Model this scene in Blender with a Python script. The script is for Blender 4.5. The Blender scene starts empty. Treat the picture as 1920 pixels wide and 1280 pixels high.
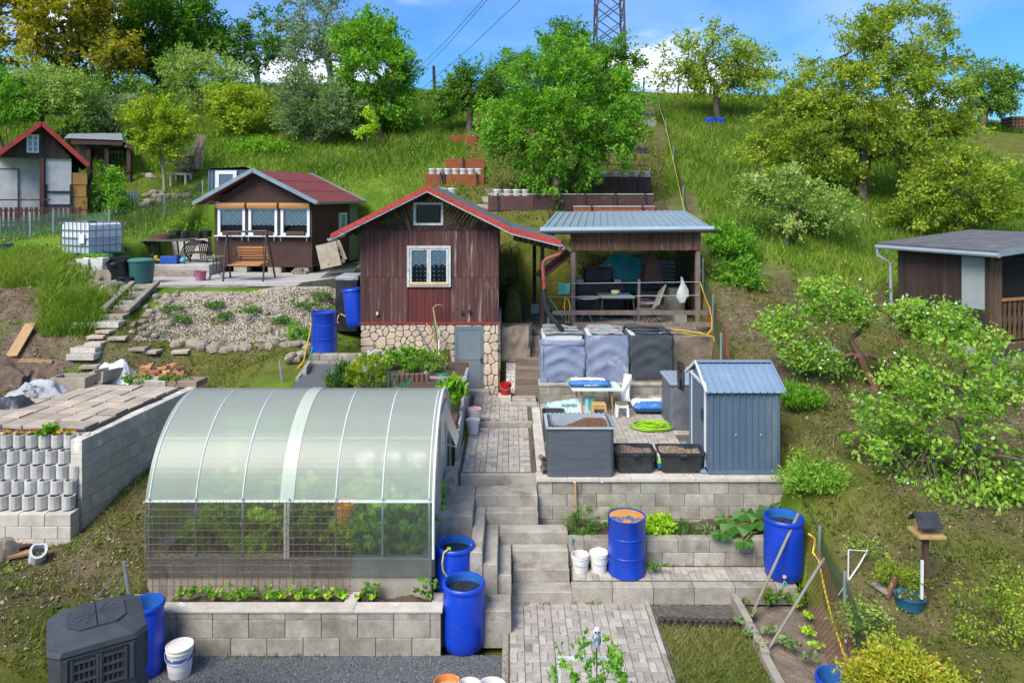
import bpy, math, random
import numpy as np
from mathutils import Vector, Matrix, Euler
random.seed(7)
R = np.random.RandomState(11)
rad = math.radians
SC = bpy.context.scene
COL = SC.collection
# camera, sky, sun, exposure
H = 6.5
FPX, CX, HY = 1400.0, 960.0, 365.0
cam_data = bpy.data.cameras.new('camera')
cam_data.sensor_width = 36.0
cam_data.lens = 36.0*FPX/1920.0
cam_data.shift_y = -(640.0-HY)/1920.0
cam_data.clip_start = 0.1
cam_data.clip_end = 3000.0
cam = bpy.data.objects.new('camera', cam_data)
cam.location = (0, 0, H)
cam.rotation_euler = (rad(90), 0, 0)
COL.objects.link(cam)
SC.camera = cam
SUN_EL, SUN_AZ = 48.0, 215.0
world = bpy.data.worlds.new('World')
SC.world = world
world.use_nodes = True
nt = world.node_tree
nt.nodes.clear()
def wn(t, **k):
 n = nt.nodes.new(t)
 for a, b in k.items():setattr(n, a, b)
 return n
sky = wn('ShaderNodeTexSky', sky_type='NISHITA', sun_disc=False, sun_elevation=rad(SUN_EL), sun_rotation=rad(SUN_AZ))
sky.air_density = 1.35;sky.dust_density = 0.45;sky.ozone_density = 3.0
tc = wn('ShaderNodeTexCoord')
sep = wn('ShaderNodeSeparateXYZ');nt.links.new(tc.outputs['Generated'], sep.inputs[0])
zadd = wn('ShaderNodeMath', operation='MAXIMUM');nt.links.new(sep.outputs[2], zadd.inputs[0]);zadd.inputs[1].default_value = 0.0
zoff = wn('ShaderNodeMath', operation='ADD');nt.links.new(zadd.outputs[0], zoff.inputs[0]);zoff.inputs[1].default_value = 0.16
dv = wn('ShaderNodeVectorMath', operation='DIVIDE')
cmb = wn('ShaderNodeCombineXYZ')
for i in range(3):nt.links.new(zoff.outputs[0], cmb.inputs[i])
nt.links.new(tc.outputs['Generated'], dv.inputs[0]);nt.links.new(cmb.outputs[0], dv.inputs[1])
def cloud(scale, lo, hi, detail, off):
 m = wn('ShaderNodeVectorMath', operation='ADD');m.inputs[1].default_value = off
 nt.links.new(dv.outputs[0], m.inputs[0])
 n = wn('ShaderNodeTexNoise');n.inputs['Scale'].default_value = scale;n.inputs['Detail'].default_value = detail
 n.inputs['Roughness'].default_value = 0.52;n.inputs['Distortion'].default_value = 0.25
 nt.links.new(m.outputs[0], n.inputs['Vector'])
 r = wn('ShaderNodeMapRange', interpolation_type='SMOOTHSTEP');r.inputs[1].default_value = lo;r.inputs[2].default_value = hi
 nt.links.new(n.outputs[0], r.inputs[0])
 return r.outputs[0]
c_soft = cloud(0.8, 0.44, 0.80, 6, (3.1,1.7,0.0))
c_puff = cloud(1.25, 0.52, 0.66, 8, (2.6,0.9,0.0))
c_shade = cloud(2.3, 0.35, 0.7, 5, (6.0,2.0,0.0))
low = wn('ShaderNodeMapRange', interpolation_type='SMOOTHSTEP');nt.links.new(sep.outputs[2], low.inputs[0])
low.inputs[1].default_value = 3.0;low.inputs[2].default_value = 0.02
pm = wn('ShaderNodeMath', operation='MULTIPLY');nt.links.new(c_puff, pm.inputs[0]);nt.links.new(low.outputs[0], pm.inputs[1])
ccol = wn('ShaderNodeMix', data_type='RGBA');nt.links.new(c_shade, ccol.inputs[0])
ccol.inputs[6].default_value = (4.6, 5.0, 6.0, 1);ccol.inputs[7].default_value = (6.6, 6.7, 6.9, 1)
sat = wn('ShaderNodeMix', data_type='RGBA', blend_type='MULTIPLY');sat.inputs[0].default_value = 1.0
nt.links.new(sky.outputs[0], sat.inputs[6]);sat.inputs[7].default_value = (0.21, 0.45, 0.80, 1)
mx0 = wn('ShaderNodeMix', data_type='RGBA');sm = wn('ShaderNodeMath', operation='MULTIPLY');sm.inputs[1].default_value = 0.62
nt.links.new(c_soft, sm.inputs[0]);nt.links.new(sm.outputs[0], mx0.inputs[0])
nt.links.new(sat.outputs[2], mx0.inputs[6]);mx0.inputs[7].default_value = (3.6, 4.5, 5.8, 1)
mx1 = wn('ShaderNodeMix', data_type='RGBA');nt.links.new(pm.outputs[0], mx1.inputs[0])
nt.links.new(mx0.outputs[2], mx1.inputs[6]);nt.links.new(ccol.outputs[2], mx1.inputs[7])
bg = wn('ShaderNodeBackground');bg.inputs[1].default_value = 0.105
wo = wn('ShaderNodeOutputWorld')
nt.links.new(mx1.outputs[2], bg.inputs[0]);nt.links.new(bg.outputs[0], wo.inputs[0])
sun_data = bpy.data.lights.new('sun', 'SUN')
sun_data.energy = 2.8;sun_data.angle = rad(34);sun_data.color = (1.0, 0.92, 0.78)
sun = bpy.data.objects.new('sun', sun_data);COL.objects.link(sun)
_az, _el = rad(SUN_AZ), rad(SUN_EL)
sun.rotation_euler = Vector((math.sin(_az)*math.cos(_el),math.cos(_az)*math.cos(_el),math.sin(_el))).to_track_quat('Z', 'Y').to_euler()
SC.view_settings.view_transform = 'Standard'
SC.view_settings.look = 'None'
SC.view_settings.gamma = 1.0
SC.view_settings.use_curve_mapping = False
SC.view_settings.exposure = 1.08
SC.render.engine = 'CYCLES'
SC.cycles.max_bounces = 8;SC.cycles.transparent_max_bounces = 24
SC.cycles.use_denoising = True
# pixel <-> place helpers (photograph at 1920 px, depth D in metres)
def w(px, py, D):return Vector(((px-CX)*D/FPX,D,H-(py-HY)*D/FPX))
def xat(px, D):return(px-CX)*D/FPX
def zat(py, D):return H-(py-HY)*D/FPX
def dat(py, z):return(H-z)*FPX/(py-HY)
# materials
_M = {}
def _ramp(t, stops):
 n = t.nodes.new('ShaderNodeValToRGB');e = n.color_ramp.elements
 while len(e)>1:e.remove(e[0])
 for i, (p, c)in enumerate(stops):
  k = e[0]if i==0 else e.new(p)
  k.position = p;k.color = (c[0], c[1], c[2], 1)
 return n
def mat(name, c1, c2=None, scale=4.0, rough=0.7, bump=0.15, bscale=60.0, metal=0.0, objvar=0.0, stain=None, stretch=None, spec=0.4, detail=6, fine=0.0, hue=0.0, band=(0.35,0.65), sub=0.0):
 if name in _M:return _M[name]
 m = bpy.data.materials.new(name);m.use_nodes = True;t = m.node_tree;L = t.links.new
 b = t.nodes['Principled BSDF'];b.inputs['Roughness'].default_value = rough;b.inputs['Metallic'].default_value = metal
 b.inputs['Specular IOR Level'].default_value = spec
 co = t.nodes.new('ShaderNodeTexCoord');oi = t.nodes.new('ShaderNodeObjectInfo')
 off = t.nodes.new('ShaderNodeVectorMath');off.operation = 'SCALE';off.inputs[0].default_value = (37.0, 91.0, 53.0);L(oi.outputs['Random'], off.inputs['Scale'])
 ad = t.nodes.new('ShaderNodeVectorMath');L(co.outputs['Object'], ad.inputs[0]);L(off.outputs[0], ad.inputs[1])
 vec = ad.outputs[0]
 if stretch:
  mp = t.nodes.new('ShaderNodeMapping');mp.inputs['Scale'].default_value = stretch;L(vec, mp.inputs[0]);vec = mp.outputs[0]
 n = t.nodes.new('ShaderNodeTexNoise');n.inputs['Scale'].default_value = scale;n.inputs['Detail'].default_value = detail;n.inputs['Roughness'].default_value = 0.6
 L(vec, n.inputs['Vector'])
 c2 = c2 or tuple(x*0.75 for x in c1)
 r = _ramp(t, [(band[0],c1),(band[1],c2)]);L(n.outputs[0], r.inputs[0])
 col = r.outputs[0]
 if fine:
  n3 = t.nodes.new('ShaderNodeTexNoise');n3.inputs['Scale'].default_value = scale*14;n3.inputs['Detail'].default_value = 3;L(vec, n3.inputs['Vector'])
  mr = t.nodes.new('ShaderNodeMapRange');mr.inputs[1].default_value = 0.3;mr.inputs[2].default_value = 0.7;mr.inputs[3].default_value = 1-fine;mr.inputs[4].default_value = 1+fine
  L(n3.outputs[0], mr.inputs[0])
  mm = t.nodes.new('ShaderNodeMix');mm.data_type = 'RGBA';mm.blend_type = 'MULTIPLY';mm.inputs[0].default_value = 1
  cb = t.nodes.new('ShaderNodeCombineColor')
  for i in range(3):L(mr.outputs[0], cb.inputs[i])
  L(col, mm.inputs[6]);L(cb.outputs[0], mm.inputs[7]);col = mm.outputs[2]
 if stain:
  n2 = t.nodes.new('ShaderNodeTexNoise');n2.inputs['Scale'].default_value = stain[1];n2.inputs['Detail'].default_value = 7;n2.inputs['Roughness'].default_value = 0.65
  L(vec, n2.inputs['Vector'])
  mr = t.nodes.new('ShaderNodeMapRange');mr.inputs[1].default_value = stain[2];mr.inputs[2].default_value = stain[3];L(n2.outputs[0], mr.inputs[0])
  mm = t.nodes.new('ShaderNodeMix');mm.data_type = 'RGBA';L(mr.outputs[0], mm.inputs[0]);L(col, mm.inputs[6]);mm.inputs[7].default_value = (*stain[0], 1);col = mm.outputs[2]
 if objvar or hue:
  hs = t.nodes.new('ShaderNodeHueSaturation')
  mr = t.nodes.new('ShaderNodeMapRange');mr.inputs[3].default_value = 1-objvar;mr.inputs[4].default_value = 1+objvar;L(oi.outputs['Random'], mr.inputs[0]);L(mr.outputs[0], hs.inputs['Value'])
  if hue:
   ml = t.nodes.new('ShaderNodeMath');ml.operation = 'MULTIPLY';ml.inputs[1].default_value = 7.13;L(oi.outputs['Random'], ml.inputs[0])
   fr = t.nodes.new('ShaderNodeMath');fr.operation = 'FRACT';L(ml.outputs[0], fr.inputs[0])
   m3 = t.nodes.new('ShaderNodeMapRange');m3.inputs[3].default_value = 0.5-hue;m3.inputs[4].default_value = 0.5+hue;L(fr.outputs[0], m3.inputs[0]);L(m3.outputs[0], hs.inputs['Hue'])
  L(col, hs.inputs['Color']);col = hs.outputs[0]
 L(col, b.inputs['Base Color'])
 if bump:
  nb = t.nodes.new('ShaderNodeTexNoise');nb.inputs['Scale'].default_value = bscale;nb.inputs['Detail'].default_value = 4;L(vec, nb.inputs['Vector'])
  bp = t.nodes.new('ShaderNodeBump');bp.inputs['Strength'].default_value = bump;bp.inputs['Distance'].default_value = 0.02
  L(nb.outputs[0], bp.inputs['Height']);L(bp.outputs[0], b.inputs['Normal'])
 _M[name] = m
 return m
def leafmat(name, cols, transl=0.35, rough=0.5, attr='v'):
 if name in _M:return _M[name]
 m = bpy.data.materials.new(name);m.use_nodes = True;t = m.node_tree;L = t.links.new
 t.nodes.clear()
 a = t.nodes.new('ShaderNodeAttribute');a.attribute_name = attr
 r = _ramp(t, [(i/max(1,len(cols)-1),c)for i,c in enumerate(cols)]);L(a.outputs['Fac'], r.inputs[0])
 p = t.nodes.new('ShaderNodeBsdfPrincipled');p.inputs['Roughness'].default_value = rough;p.inputs['Specular IOR Level'].default_value = 0.3
 L(r.outputs[0], p.inputs['Base Color'])
 tr = t.nodes.new('ShaderNodeBsdfTranslucent')
 hs = t.nodes.new('ShaderNodeHueSaturation');hs.inputs['Hue'].default_value = 0.50;hs.inputs['Saturation'].default_value = 1.1;hs.inputs['Value'].default_value = 1.5
 L(r.outputs[0], hs.inputs['Color']);L(hs.outputs[0], tr.inputs[0])
 mx = t.nodes.new('ShaderNodeMixShader');mx.inputs[0].default_value = transl
 L(p.outputs[0], mx.inputs[1]);L(tr.outputs[0], mx.inputs[2])
 o = t.nodes.new('ShaderNodeOutputMaterial');L(mx.outputs[0], o.inputs[0])
 _M[name] = m
 return m
class MB:
 def __init__(s):s.v = [];s.f = [];s.mi = [];s.cur = 0
 def add(s, vs, fs):
  o = len(s.v);s.v+=[tuple(p)for p in vs]
  for f in fs:s.f.append(tuple(i+o for i in f));s.mi.append(s.cur)
  return s
 def box(s, x0, x1, y0, y1, z0, z1, M=None):
  vs = [(x0,y0,z0), (x1,y0,z0), (x1,y1,z0), (x0,y1,z0), (x0,y0,z1), (x1,y0,z1), (x1,y1,z1), (x0,y1,z1)]
  if M is not None:vs = [M@Vector(p)for p in vs]
  return s.add(vs, [(0,3,2,1),(4,5,6,7),(0,1,5,4),(1,2,6,5),(2,3,7,6),(3,0,4,7)])
 def cbox(s, c, size, rot=None):
  M = Matrix.Translation(c)@(Euler(rot).to_matrix().to_4x4()if rot else Matrix())
  a, b, d = (q/2 for q in size)
  return s.box(-a, a, -b, b, -d, d, M)
 def bbox(s, x0, x1, y0, y1, z0, z1, bv=0.01, M=None):
  b = min(bv, (x1-x0)/3, (y1-y0)/3, (z1-z0)/3)
  vs = [(x0,y0,z0), (x1,y0,z0), (x1,y1,z0), (x0,y1,z0), (x0,y0,z1-b), (x1,y0,z1-b), (x1,y1,z1-b), (x0,y1,z1-b), (x0+b,y0+b,z1), (x1-b,y0+b,z1), (x1-b,y1-b,z1), (x0+b,y1-b,z1)]
  if M is not None:vs = [M@Vector(p)for p in vs]
  return s.add(vs, [(0,3,2,1),(0,1,5,4),(1,2,6,5),(2,3,7,6),(3,0,4,7),(4,5,9,8),(5,6,10,9),(6,7,11,10),(7,4,8,11),(8,9,10,11)])
 def beam(s, a, b, wd, ht, up=(0,0,1)):
  a = Vector(a);b = Vector(b);d = (b-a).normalized();u = Vector(up)
  if abs(d.dot(u))>0.97:u = Vector((0,1,0))
  sd = d.cross(u).normalized();u = sd.cross(d).normalized()
  vs = []
  for p in(a, b):
   for i, j in((-1,-1), (1,-1), (1,1), (-1,1)):vs.append(p+sd*(i*wd/2)+u*(j*ht/2))
  return s.add(vs, [(0,1,2,3),(7,6,5,4),(0,4,5,1),(1,5,6,2),(2,6,7,3),(3,7,4,0)])
 def tube(s, pts, r, n=8, cap=True):
  pts = [Vector(p)for p in pts];rs = r if isinstance(r, (list,tuple))else[r]*len(pts)
  vs, fs = [], [];ref = None
  for i, p in enumerate(pts):
   d = (pts[min(i+1,len(pts)-1)]-pts[max(i-1,0)])
   d = d.normalized()if d.length>1e-9 else Vector((0,0,1))
   if ref is None:ref = Vector((0,0,1))if abs(d.z)<0.9 else Vector((1,0,0))
   u = (ref-d*ref.dot(d))
   if u.length<1e-4:u = Vector((1,0,0))-d*d.x
   u.normalize();ref = u;q = d.cross(u)
   for k in range(n):
    a = 2*math.pi*k/n;vs.append(p+(u*math.cos(a)+q*math.sin(a))*rs[i])
  for i in range(len(pts)-1):
   for k in range(n):
    fs.append((i*n+k,i*n+(k+1)%n,(i+1)*n+(k+1)%n,(i+1)*n+k))
  if cap:fs.append(tuple(range(n))[::-1]);fs.append(tuple((len(pts)-1)*n+k for k in range(n)))
  return s.add(vs, fs)
 def lathe(s, prof, n=20, c=(0,0,0), sx=1.0, sy=1.0, M=None, close=False, open0=False):
  vs, fs = [], []
  for r, z in prof:
   for k in range(n):
    a = 2*math.pi*k/n;p = Vector((c[0]+r*sx*math.cos(a),c[1]+r*sy*math.sin(a),c[2]+z));vs.append(M@p if M is not None else p)
  for i in range(len(prof)-1):
   for k in range(n):fs.append((i*n+k,i*n+(k+1)%n,(i+1)*n+(k+1)%n,(i+1)*n+k))
  if prof[0][0]>1e-4 and not open0:fs.append(tuple(range(n))[::-1])
  if close and prof[-1][0]>1e-4:fs.append(tuple((len(prof)-1)*n+k for k in range(n)))
  return s.add(vs, fs)
 def prism(s, poly, t, M=None):
  n = len(poly);vs = [(x,0,z)for x, z in poly]+[(x,t,z)for x, z in poly]
  if M is not None:vs = [M@Vector(p)for p in vs]
  return s.add(vs, [tuple(range(n)),tuple(range(2*n-1,n-1,-1))]+[(i,n+i,n+(i+1)%n,(i+1)%n)for i in range(n)])
 def slab(s, poly, z0, z1):
  n = len(poly);vs = [(x,y,z0)for x, y in poly]+[(x,y,z1)for x, y in poly]
  return s.add(vs, [tuple(range(n))[::-1],tuple(range(n,2*n))]+[(i,(i+1)%n,n+(i+1)%n,n+i)for i in range(n)])
 def grid(s, fn, nu, nv, closed=False):
  vs = [fn(i/(nu-1),j/(nv-1))for j in range(nv)for i in range(nu)]
  fs = [(j*nu+i,j*nu+i+1,(j+1)*nu+i+1,(j+1)*nu+i)for j in range(nv-1)for i in range(nu-1)]
  return s.add(vs, fs)
 def build(s, name, m, parent=None, smooth=False, world=True, mats=None):
  me = bpy.data.meshes.new(name)
  vs = s.v
  if parent is not None and world:
   I = WM(parent).inverted();vs = [I@Vector(p)for p in vs]
  me.from_pydata([tuple(p)for p in vs], [], s.f)
  for q in(mats or[m]):me.materials.append(q)
  if mats:me.polygons.foreach_set('material_index', s.mi)
  if smooth:
   me.polygons.foreach_set('use_smooth', [True]*len(me.polygons))
   try:me.set_sharp_from_angle(angle=rad(40))
   except Exception:pass
  me.update()
  o = bpy.data.objects.new(name, me);COL.objects.link(o)
  if parent is not None:o.parent = parent
  return o
def WM(o):
 m = Matrix.LocRotScale(o.location, o.rotation_euler, o.scale)
 return WM(o.parent)@m if o.parent else m
def tag(o, label=None, cat=None, group=None, kind=None):
 if label:o['label'] = label
 if cat:o['category'] = cat
 if group:o['group'] = group
 if kind:o['kind'] = kind
 return o
def thing(name, label, cat, loc=(0,0,0), rotz=0.0, group=None):
 o = bpy.data.objects.new(name, None);o.empty_display_size = 0.2;COL.objects.link(o)
 o.location = loc;o.rotation_euler = (0, 0, rotz)
 return tag(o, label, cat, group)
def recentre(o):
 me = o.data;n = len(me.vertices);a = np.empty(n*3, 'f');me.vertices.foreach_get('co', a);a = a.reshape(-1, 3)
 c = np.array([(a[:,0].min()+a[:,0].max())/2,(a[:,1].min()+a[:,1].max())/2,a[:,2].min()])
 a-=c;me.vertices.foreach_set('co', a.ravel());me.update();o.location = Vector(o.location)+Vector(c.tolist())
 return o
def solo(mb, name, m, label, cat, group=None, smooth=False, mats=None):
 return tag(recentre(mb.build(name,m,smooth=smooth,mats=mats)), label, cat, group)
def dup(root, loc, rotz=None, label=None, group=None, scale=None):
 def kids(o):return[c for c in ALLKIDS(o)]
 r = root.copy();COL.objects.link(r);r.location = loc
 if rotz is not None:r.rotation_euler = (0, 0, rotz)
 if scale:r.scale = (scale, )*3 if isinstance(scale, (int,float))else scale
 if label:r['label'] = label
 if group:r['group'] = group
 for ch in list(root.children):
  c = ch.copy();COL.objects.link(c);c.parent = r
  for g in list(ch.children):
   d = g.copy();COL.objects.link(d);d.parent = c
 return r
def mesh_np(name, V, F, m, parent=None, attr=None, smooth=False):
 V = np.asarray(V, 'f');F = np.asarray(F, 'i')
 me = bpy.data.meshes.new(name);k = F.shape[1]
 me.vertices.add(len(V));me.vertices.foreach_set('co', V.ravel())
 me.loops.add(F.size);me.loops.foreach_set('vertex_index', F.ravel())
 me.polygons.add(len(F));me.polygons.foreach_set('loop_start', np.arange(0,F.size,k,dtype='i'))
 try:me.polygons.foreach_set('loop_total', np.full(len(F),k,dtype='i'))
 except Exception:pass
 if smooth:me.polygons.foreach_set('use_smooth', np.ones(len(F),bool))
 me.update(calc_edges=True)
 if attr is not None:
  at = me.attributes.new('v', 'FLOAT', 'POINT');at.data.foreach_set('value', np.asarray(attr,'f'))
 me.materials.append(m)
 o = bpy.data.objects.new(name, me);COL.objects.link(o)
 if parent is not None:o.parent = parent
 return o
ORD = 'leftmost,second from left,third from left,fourth from left,fifth from left,sixth from left,seventh from left,eighth from left,ninth from left,tenth from left,eleventh from left,twelfth from left,second from right,rightmost'.split(',')
def piece(name, me, parent, loc, rot=(0,0,0), scale=(1,1,1)):
 o = bpy.data.objects.new(name, me);COL.objects.link(o);o.parent = parent
 o.location = loc;o.rotation_euler = rot;o.scale = scale
 return o
_cp = []
for px, py, D in[(0,1150,9.45), (0,1000,12.2), (130,1005,12.5), (60,1080,11), (290,860,15.0), (450,700,16.5), (480,660,17.3), (400,650,17.6), (560,660,17.0), (450,545,19.9), (600,545,19.9), (200,640,17), (60,690,16.3), (60,612,17.6), (60,560,18.5), (50,500,20.5), (150,520,20), (20,470,23), (220,470,22.5), (330,350,30), (200,350,31), (250,378,28), (60,442,24.5), (40,436,26.5), (120,330,33), (300,300,33), (450,260,35), (600,250,36), (700,300,32), (650,350,28.5), (690,420,24.5), (780,330,29), (780,178,48), (600,165,50), (300,165,50), (100,170,46), (0,200,44), (480,165,50), (200,250,38), (400,320,31), (1010,500,21.5), (1010,430,24), (960,540,20.3), (1000,600,18.6), (950,420,24.3), (1150,398,25.2), (940,392,25), (1070,391,25), (850,350,27), (1150,358,26.8), (870,319,29), (865,272,33), (1200,276,33), (1200,310,29.5), (1000,300,30), (1210,190,44), (1000,180,46), (1340,640,17.5), (1310,520,20.5), (1275,390,25.5), (1255,300,31.5), (1237,200,43), (1400,640,17.3), (1500,560,20.5), (1420,500,22.5), (1600,500,22.5), (1600,600,19), (1550,700,15.6), (1600,800,13.7), (1560,900,12.2), (1600,1000,11.2), (1700,1100,10.4), (1850,1200,9.5), (1575,1100,10.7), (1650,1250,9.2), (1480,450,23.5), (1620,385,26.5), (1400,300,33), (1300,250,38), (1345,232,40), (1300,185,47), (1500,190,47), (1700,218,44), (1840,247,41), (1900,330,32), (1800,420,26), (1760,610,19.5), (1900,740,16.5), (1750,750,15.8), (1920,900,13)]:
 p = w(px, py, D);_cp.append((p.x,p.y,p.z))
_cp+=[(-6.75,12.2,1.05), (-6.7,13.3,1.3), (-6.5,14.7,1.5), (-6.3,16,2.15), (-5.9,10.4,.92), (-5.6,12,.85), (-5.6,13.5,1.05), (-5.5,8,1.0), (-7,8,1.1), (-9,7,1.3), (-6,5,.95), (-3,15,2.6), (-4.2,14.6,2.6), (-1.4,15,2.5), (-2.5,16.5,2.6), (-4.6,16.8,2.85), (-1.5,20,3.2), (-3,20,3.3), (-4.3,19,3.1), (-6,19.5,3.9), (-11,22,4.1), (-8,22,4.1), (-6,24,4.3), (-9,26,4.9), (-6,27,5.6), (-14,21,4.6), (-2,5,0), (2,5,.1), (-2,9,0), (2,9,.1), (4,9,.2), (4.2,10.5,.3), (3,12,.6), (1,12.5,.8), (0,15,1.5), (3,15,1.5), (2.5,18,2.2), (2.5,20.5,2.9), (2.5,22.5,3.0), (-30,12,2.5), (-30,25,7), (-34,40,11), (30,10,1), (30,20,3.5), (32,32,7.5), (-35,60,13), (0,60,13), (35,58,11.5), (-40,100,12), (0,100,12), (40,100,11), (-80,60,12), (80,60,10), (0,-6,-.3), (-25,-6,1), (25,-6,0), (-20,8,1.8), (16,8,.9), (100,10,-2), (-100,10,2), (0,400,6), (300,300,4), (-300,300,6), (0,-80,-6)]
_cp = np.array(_cp)
def _phi(r2):return np.sqrt(r2+0.6)
_A = _phi(((_cp[:,None,:2]-_cp[None,:,:2])**2).sum(2))+np.eye(len(_cp))*-0.05
_n = len(_cp);_B = np.zeros((_n+3,_n+3));_B[:_n, :_n] = _A;_B[:_n, _n] = 1;_B[:_n, _n+1:] = _cp[:, :2];_B[_n:, :_n] = _B[:_n, _n:].T
_cf = np.linalg.solve(_B, np.concatenate([_cp[:,2],np.zeros(3)]))
_CUT = [(-5.12,2.1,-2,11.4,0.02), (2.0,4.8,-2,11.4,.27), (-1.25,4.55,11.2,12.9,.25), (-5.25,-1.12,10.4,13.95,.5), (-1.0,.7,12.8,18.0,1.45), (-1.45,.2,15.7,18.0,1.6), (.4,4.72,12.6,17.4,1.45), (.6,4.4,17.0,18.8,1.95), (.2,5.15,18.5,23.3,2.88), (0.0,.9,17.3,19.8,1.6), (-3.75,-.2,17.95,21.6,2.4), (-10.6,-4.4,19.75,24.4,3.98), (-10.4,-6.95,12.3,16.2,1.9), (11.2,14.5,16.2,19.5,1.9), (-.5,.5,17.2,18.5,1.75), (4.2,5.0,16.9,18.7,1.9), (-.4,.55,18.3,20.2,2.95), (-3.9,.6,20.9,22.2,3.9), (-4.4,-.9,13.8,17.9,2.45), (-5.5,-3.9,14.2,16.7,2.6), (-11.6,-4.6,20.3,28,3.6)]
def noise2(x, y, s, seed=0):
 x = np.asarray(x)*s+seed*17.3;y = np.asarray(y)*s+seed*9.1
 xi = np.floor(x);yi = np.floor(y);fx = x-xi;fy = y-yi;fx = fx*fx*(3-2*fx);fy = fy*fy*(3-2*fy)
 def h(a, b):q = np.sin(a*127.1+b*311.7+seed*74.7)*43758.5453;return(q-np.floor(q))*2-1
 return(h(xi,yi)*(1-fx)+h(xi+1,yi)*fx)*(1-fy)+(h(xi,yi+1)*(1-fx)+h(xi+1,yi+1)*fx)*fy
def ground_np(X, Y):
 X = np.asarray(X, float);Y = np.asarray(Y, float);sh = X.shape;x = X.ravel();y = Y.ravel();out = np.empty(len(x))
 for i in range(0, len(x), 20000):
  a = x[i:i+20000];b = y[i:i+20000]
  r2 = (a[:,None]-_cp[None,:,0])**2+(b[:,None]-_cp[None,:,1])**2
  out[i:i+20000] = _phi(r2)@_cf[:_n]+_cf[_n]+_cf[_n+1]*a+_cf[_n+2]*b
 out+=0.05*noise2(x, y, 0.9, 1)+0.025*noise2(x, y, 2.7, 2)+0.012*noise2(x, y, 7, 3)
 for x0, x1, y0, y1, zm in _CUT:
  d = np.maximum(np.maximum(x0-x,x-x1), np.maximum(y0-y,y-y1))
  k = np.clip(-d/0.1, 0, 1)
  out = np.where(out>zm, out*(1-k)+zm*k, out)
 return out.reshape(sh)
def gz(x, y):return float(ground_np(np.array([x]),np.array([y]))[0])
def hit(px, py, d0=7.0, d1=60.0):
 D = np.linspace(d0, d1, 900);X = (px-CX)*D/FPX;Z = H-(py-HY)*D/FPX
 g = ground_np(X, D);k = np.nonzero(Z<=g)[0]
 if len(k)==0:return w(px, py, d1)
 i = k[0]
 if i==0:return Vector((X[0],D[0],g[0]))
 a = Z[i-1]-g[i-1];b = g[i]-Z[i];t = a/(a+b+1e-9);d = D[i-1]+(D[i]-D[i-1])*t
 x = (px-CX)*d/FPX
 return Vector((x,d,gz(x,d)))
def axis(*segs):
 a = []
 for s, e, st in segs:a+=list(np.arange(s,e,st))
 return np.array(a+[segs[-1][1]])
_gx = axis((-300,-60,20), (-60,-26,2), (-26,-12,.35), (-12,12,.14), (12,26,.35), (26,60,2), (60,300,20))
_gy = axis((-80,-6,8), (-6,6,.8), (6,24,.14), (24,56,.4), (56,100,3), (100,400,25))
_GX, _GY = np.meshgrid(_gx, _gy)
_GZ = ground_np(_GX, _GY)
def inpix(X, Y, Z):
 return CX+X*FPX/np.maximum(Y, 1), HY+(H-Z)*FPX/np.maximum(Y, 1)
def dirt_at(X, Y):
 d = np.zeros(X.shape)
 def blob(cx, cy, rx, ry, a, rot=0.0):
  c, s = math.cos(rot), math.sin(rot);u = ((X-cx)*c+(Y-cy)*s)/rx;v = (-(X-cx)*s+(Y-cy)*c)/ry
  return a*np.clip(1.6*(1-np.sqrt(u*u+v*v)), 0, 1)
 for b in[(-11.0,16.6,1.7,2.3,1.4), (-12.5,18.3,2.2,1.4,1.3), (-7.0,11.2,2.4,1.6,.75), (-9.5,10.5,3.5,1.6,.8), (-8.5,9.3,3,1.2,.6), (-6.0,12.6,.8,2.6,.7), (-9,16.9,2,.9,.8), (6.6,15.5,2.8,3.2,.75), (8.3,13,3.6,3,.72), (6.6,18.6,2.6,2,.55), (9,20,3.2,2.4,.7), (7.2,21.8,1.6,1.5,.6), (10.5,15.5,3.4,2.6,.8), (5.6,18.2,1,2.5,.7), (5.9,24.5,.6,7,.6,-.1), (7.0,34,.6,8,.5,-.12), (4.4,25.5,2.4,1.3,.6), (-.6,19.6,1.2,2,.6), (3,27,4,.6,.55), (3.5,30,4,.6,.55), (4,33.5,4,.7,.5), (-5.2,17.1,1.5,.8,.3), (5.6,10.2,1.2,1.5,.5), (-5.3,23,1.2,2.4,.4), (-18.5,36,3,2,.7)]:
  d = np.maximum(d, blob(*b))
 n = 0.5*noise2(X, Y, .8, 5)+0.35*noise2(X, Y, 2.3, 6)+0.2*noise2(X, Y, 6, 7)
 return np.clip(.85*d+n*0.6*(d>0.02), 0, 1)
def mown_at(X, Y):
 m = np.clip((X-4.6)*3, 0, 1)*np.clip((22.2+0.9*noise2(X,Y,.5,9)-Y)*1.3, 0, 1)
 m = np.maximum(m, np.clip((14.6-Y),0,1)*np.clip((-5-X)*4,0,1))
 m = np.maximum(m, np.clip(1.4-np.sqrt(((X+6.6)/3)**2+((Y-17)/1.4)**2),0,1))
 m = np.maximum(m, np.clip((X-(-1.5-.02*Y))*2,0,1)*np.clip((5.2+(Y-24)*.2-X)*2,0,1)*np.clip((40-Y)*.5,0,1))
 m = np.maximum(m, np.clip(1.4-np.sqrt(((X+16.5)/4.5)**2+((Y-30)/1.8)**2),0,1)*.8)
 m = np.maximum(m, np.clip((X-22)*.6,0,1)*np.clip((42-Y)*.6,0,1)*np.clip((Y-32)*.4,0,1))
 return np.clip(m, 0, 1)
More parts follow.
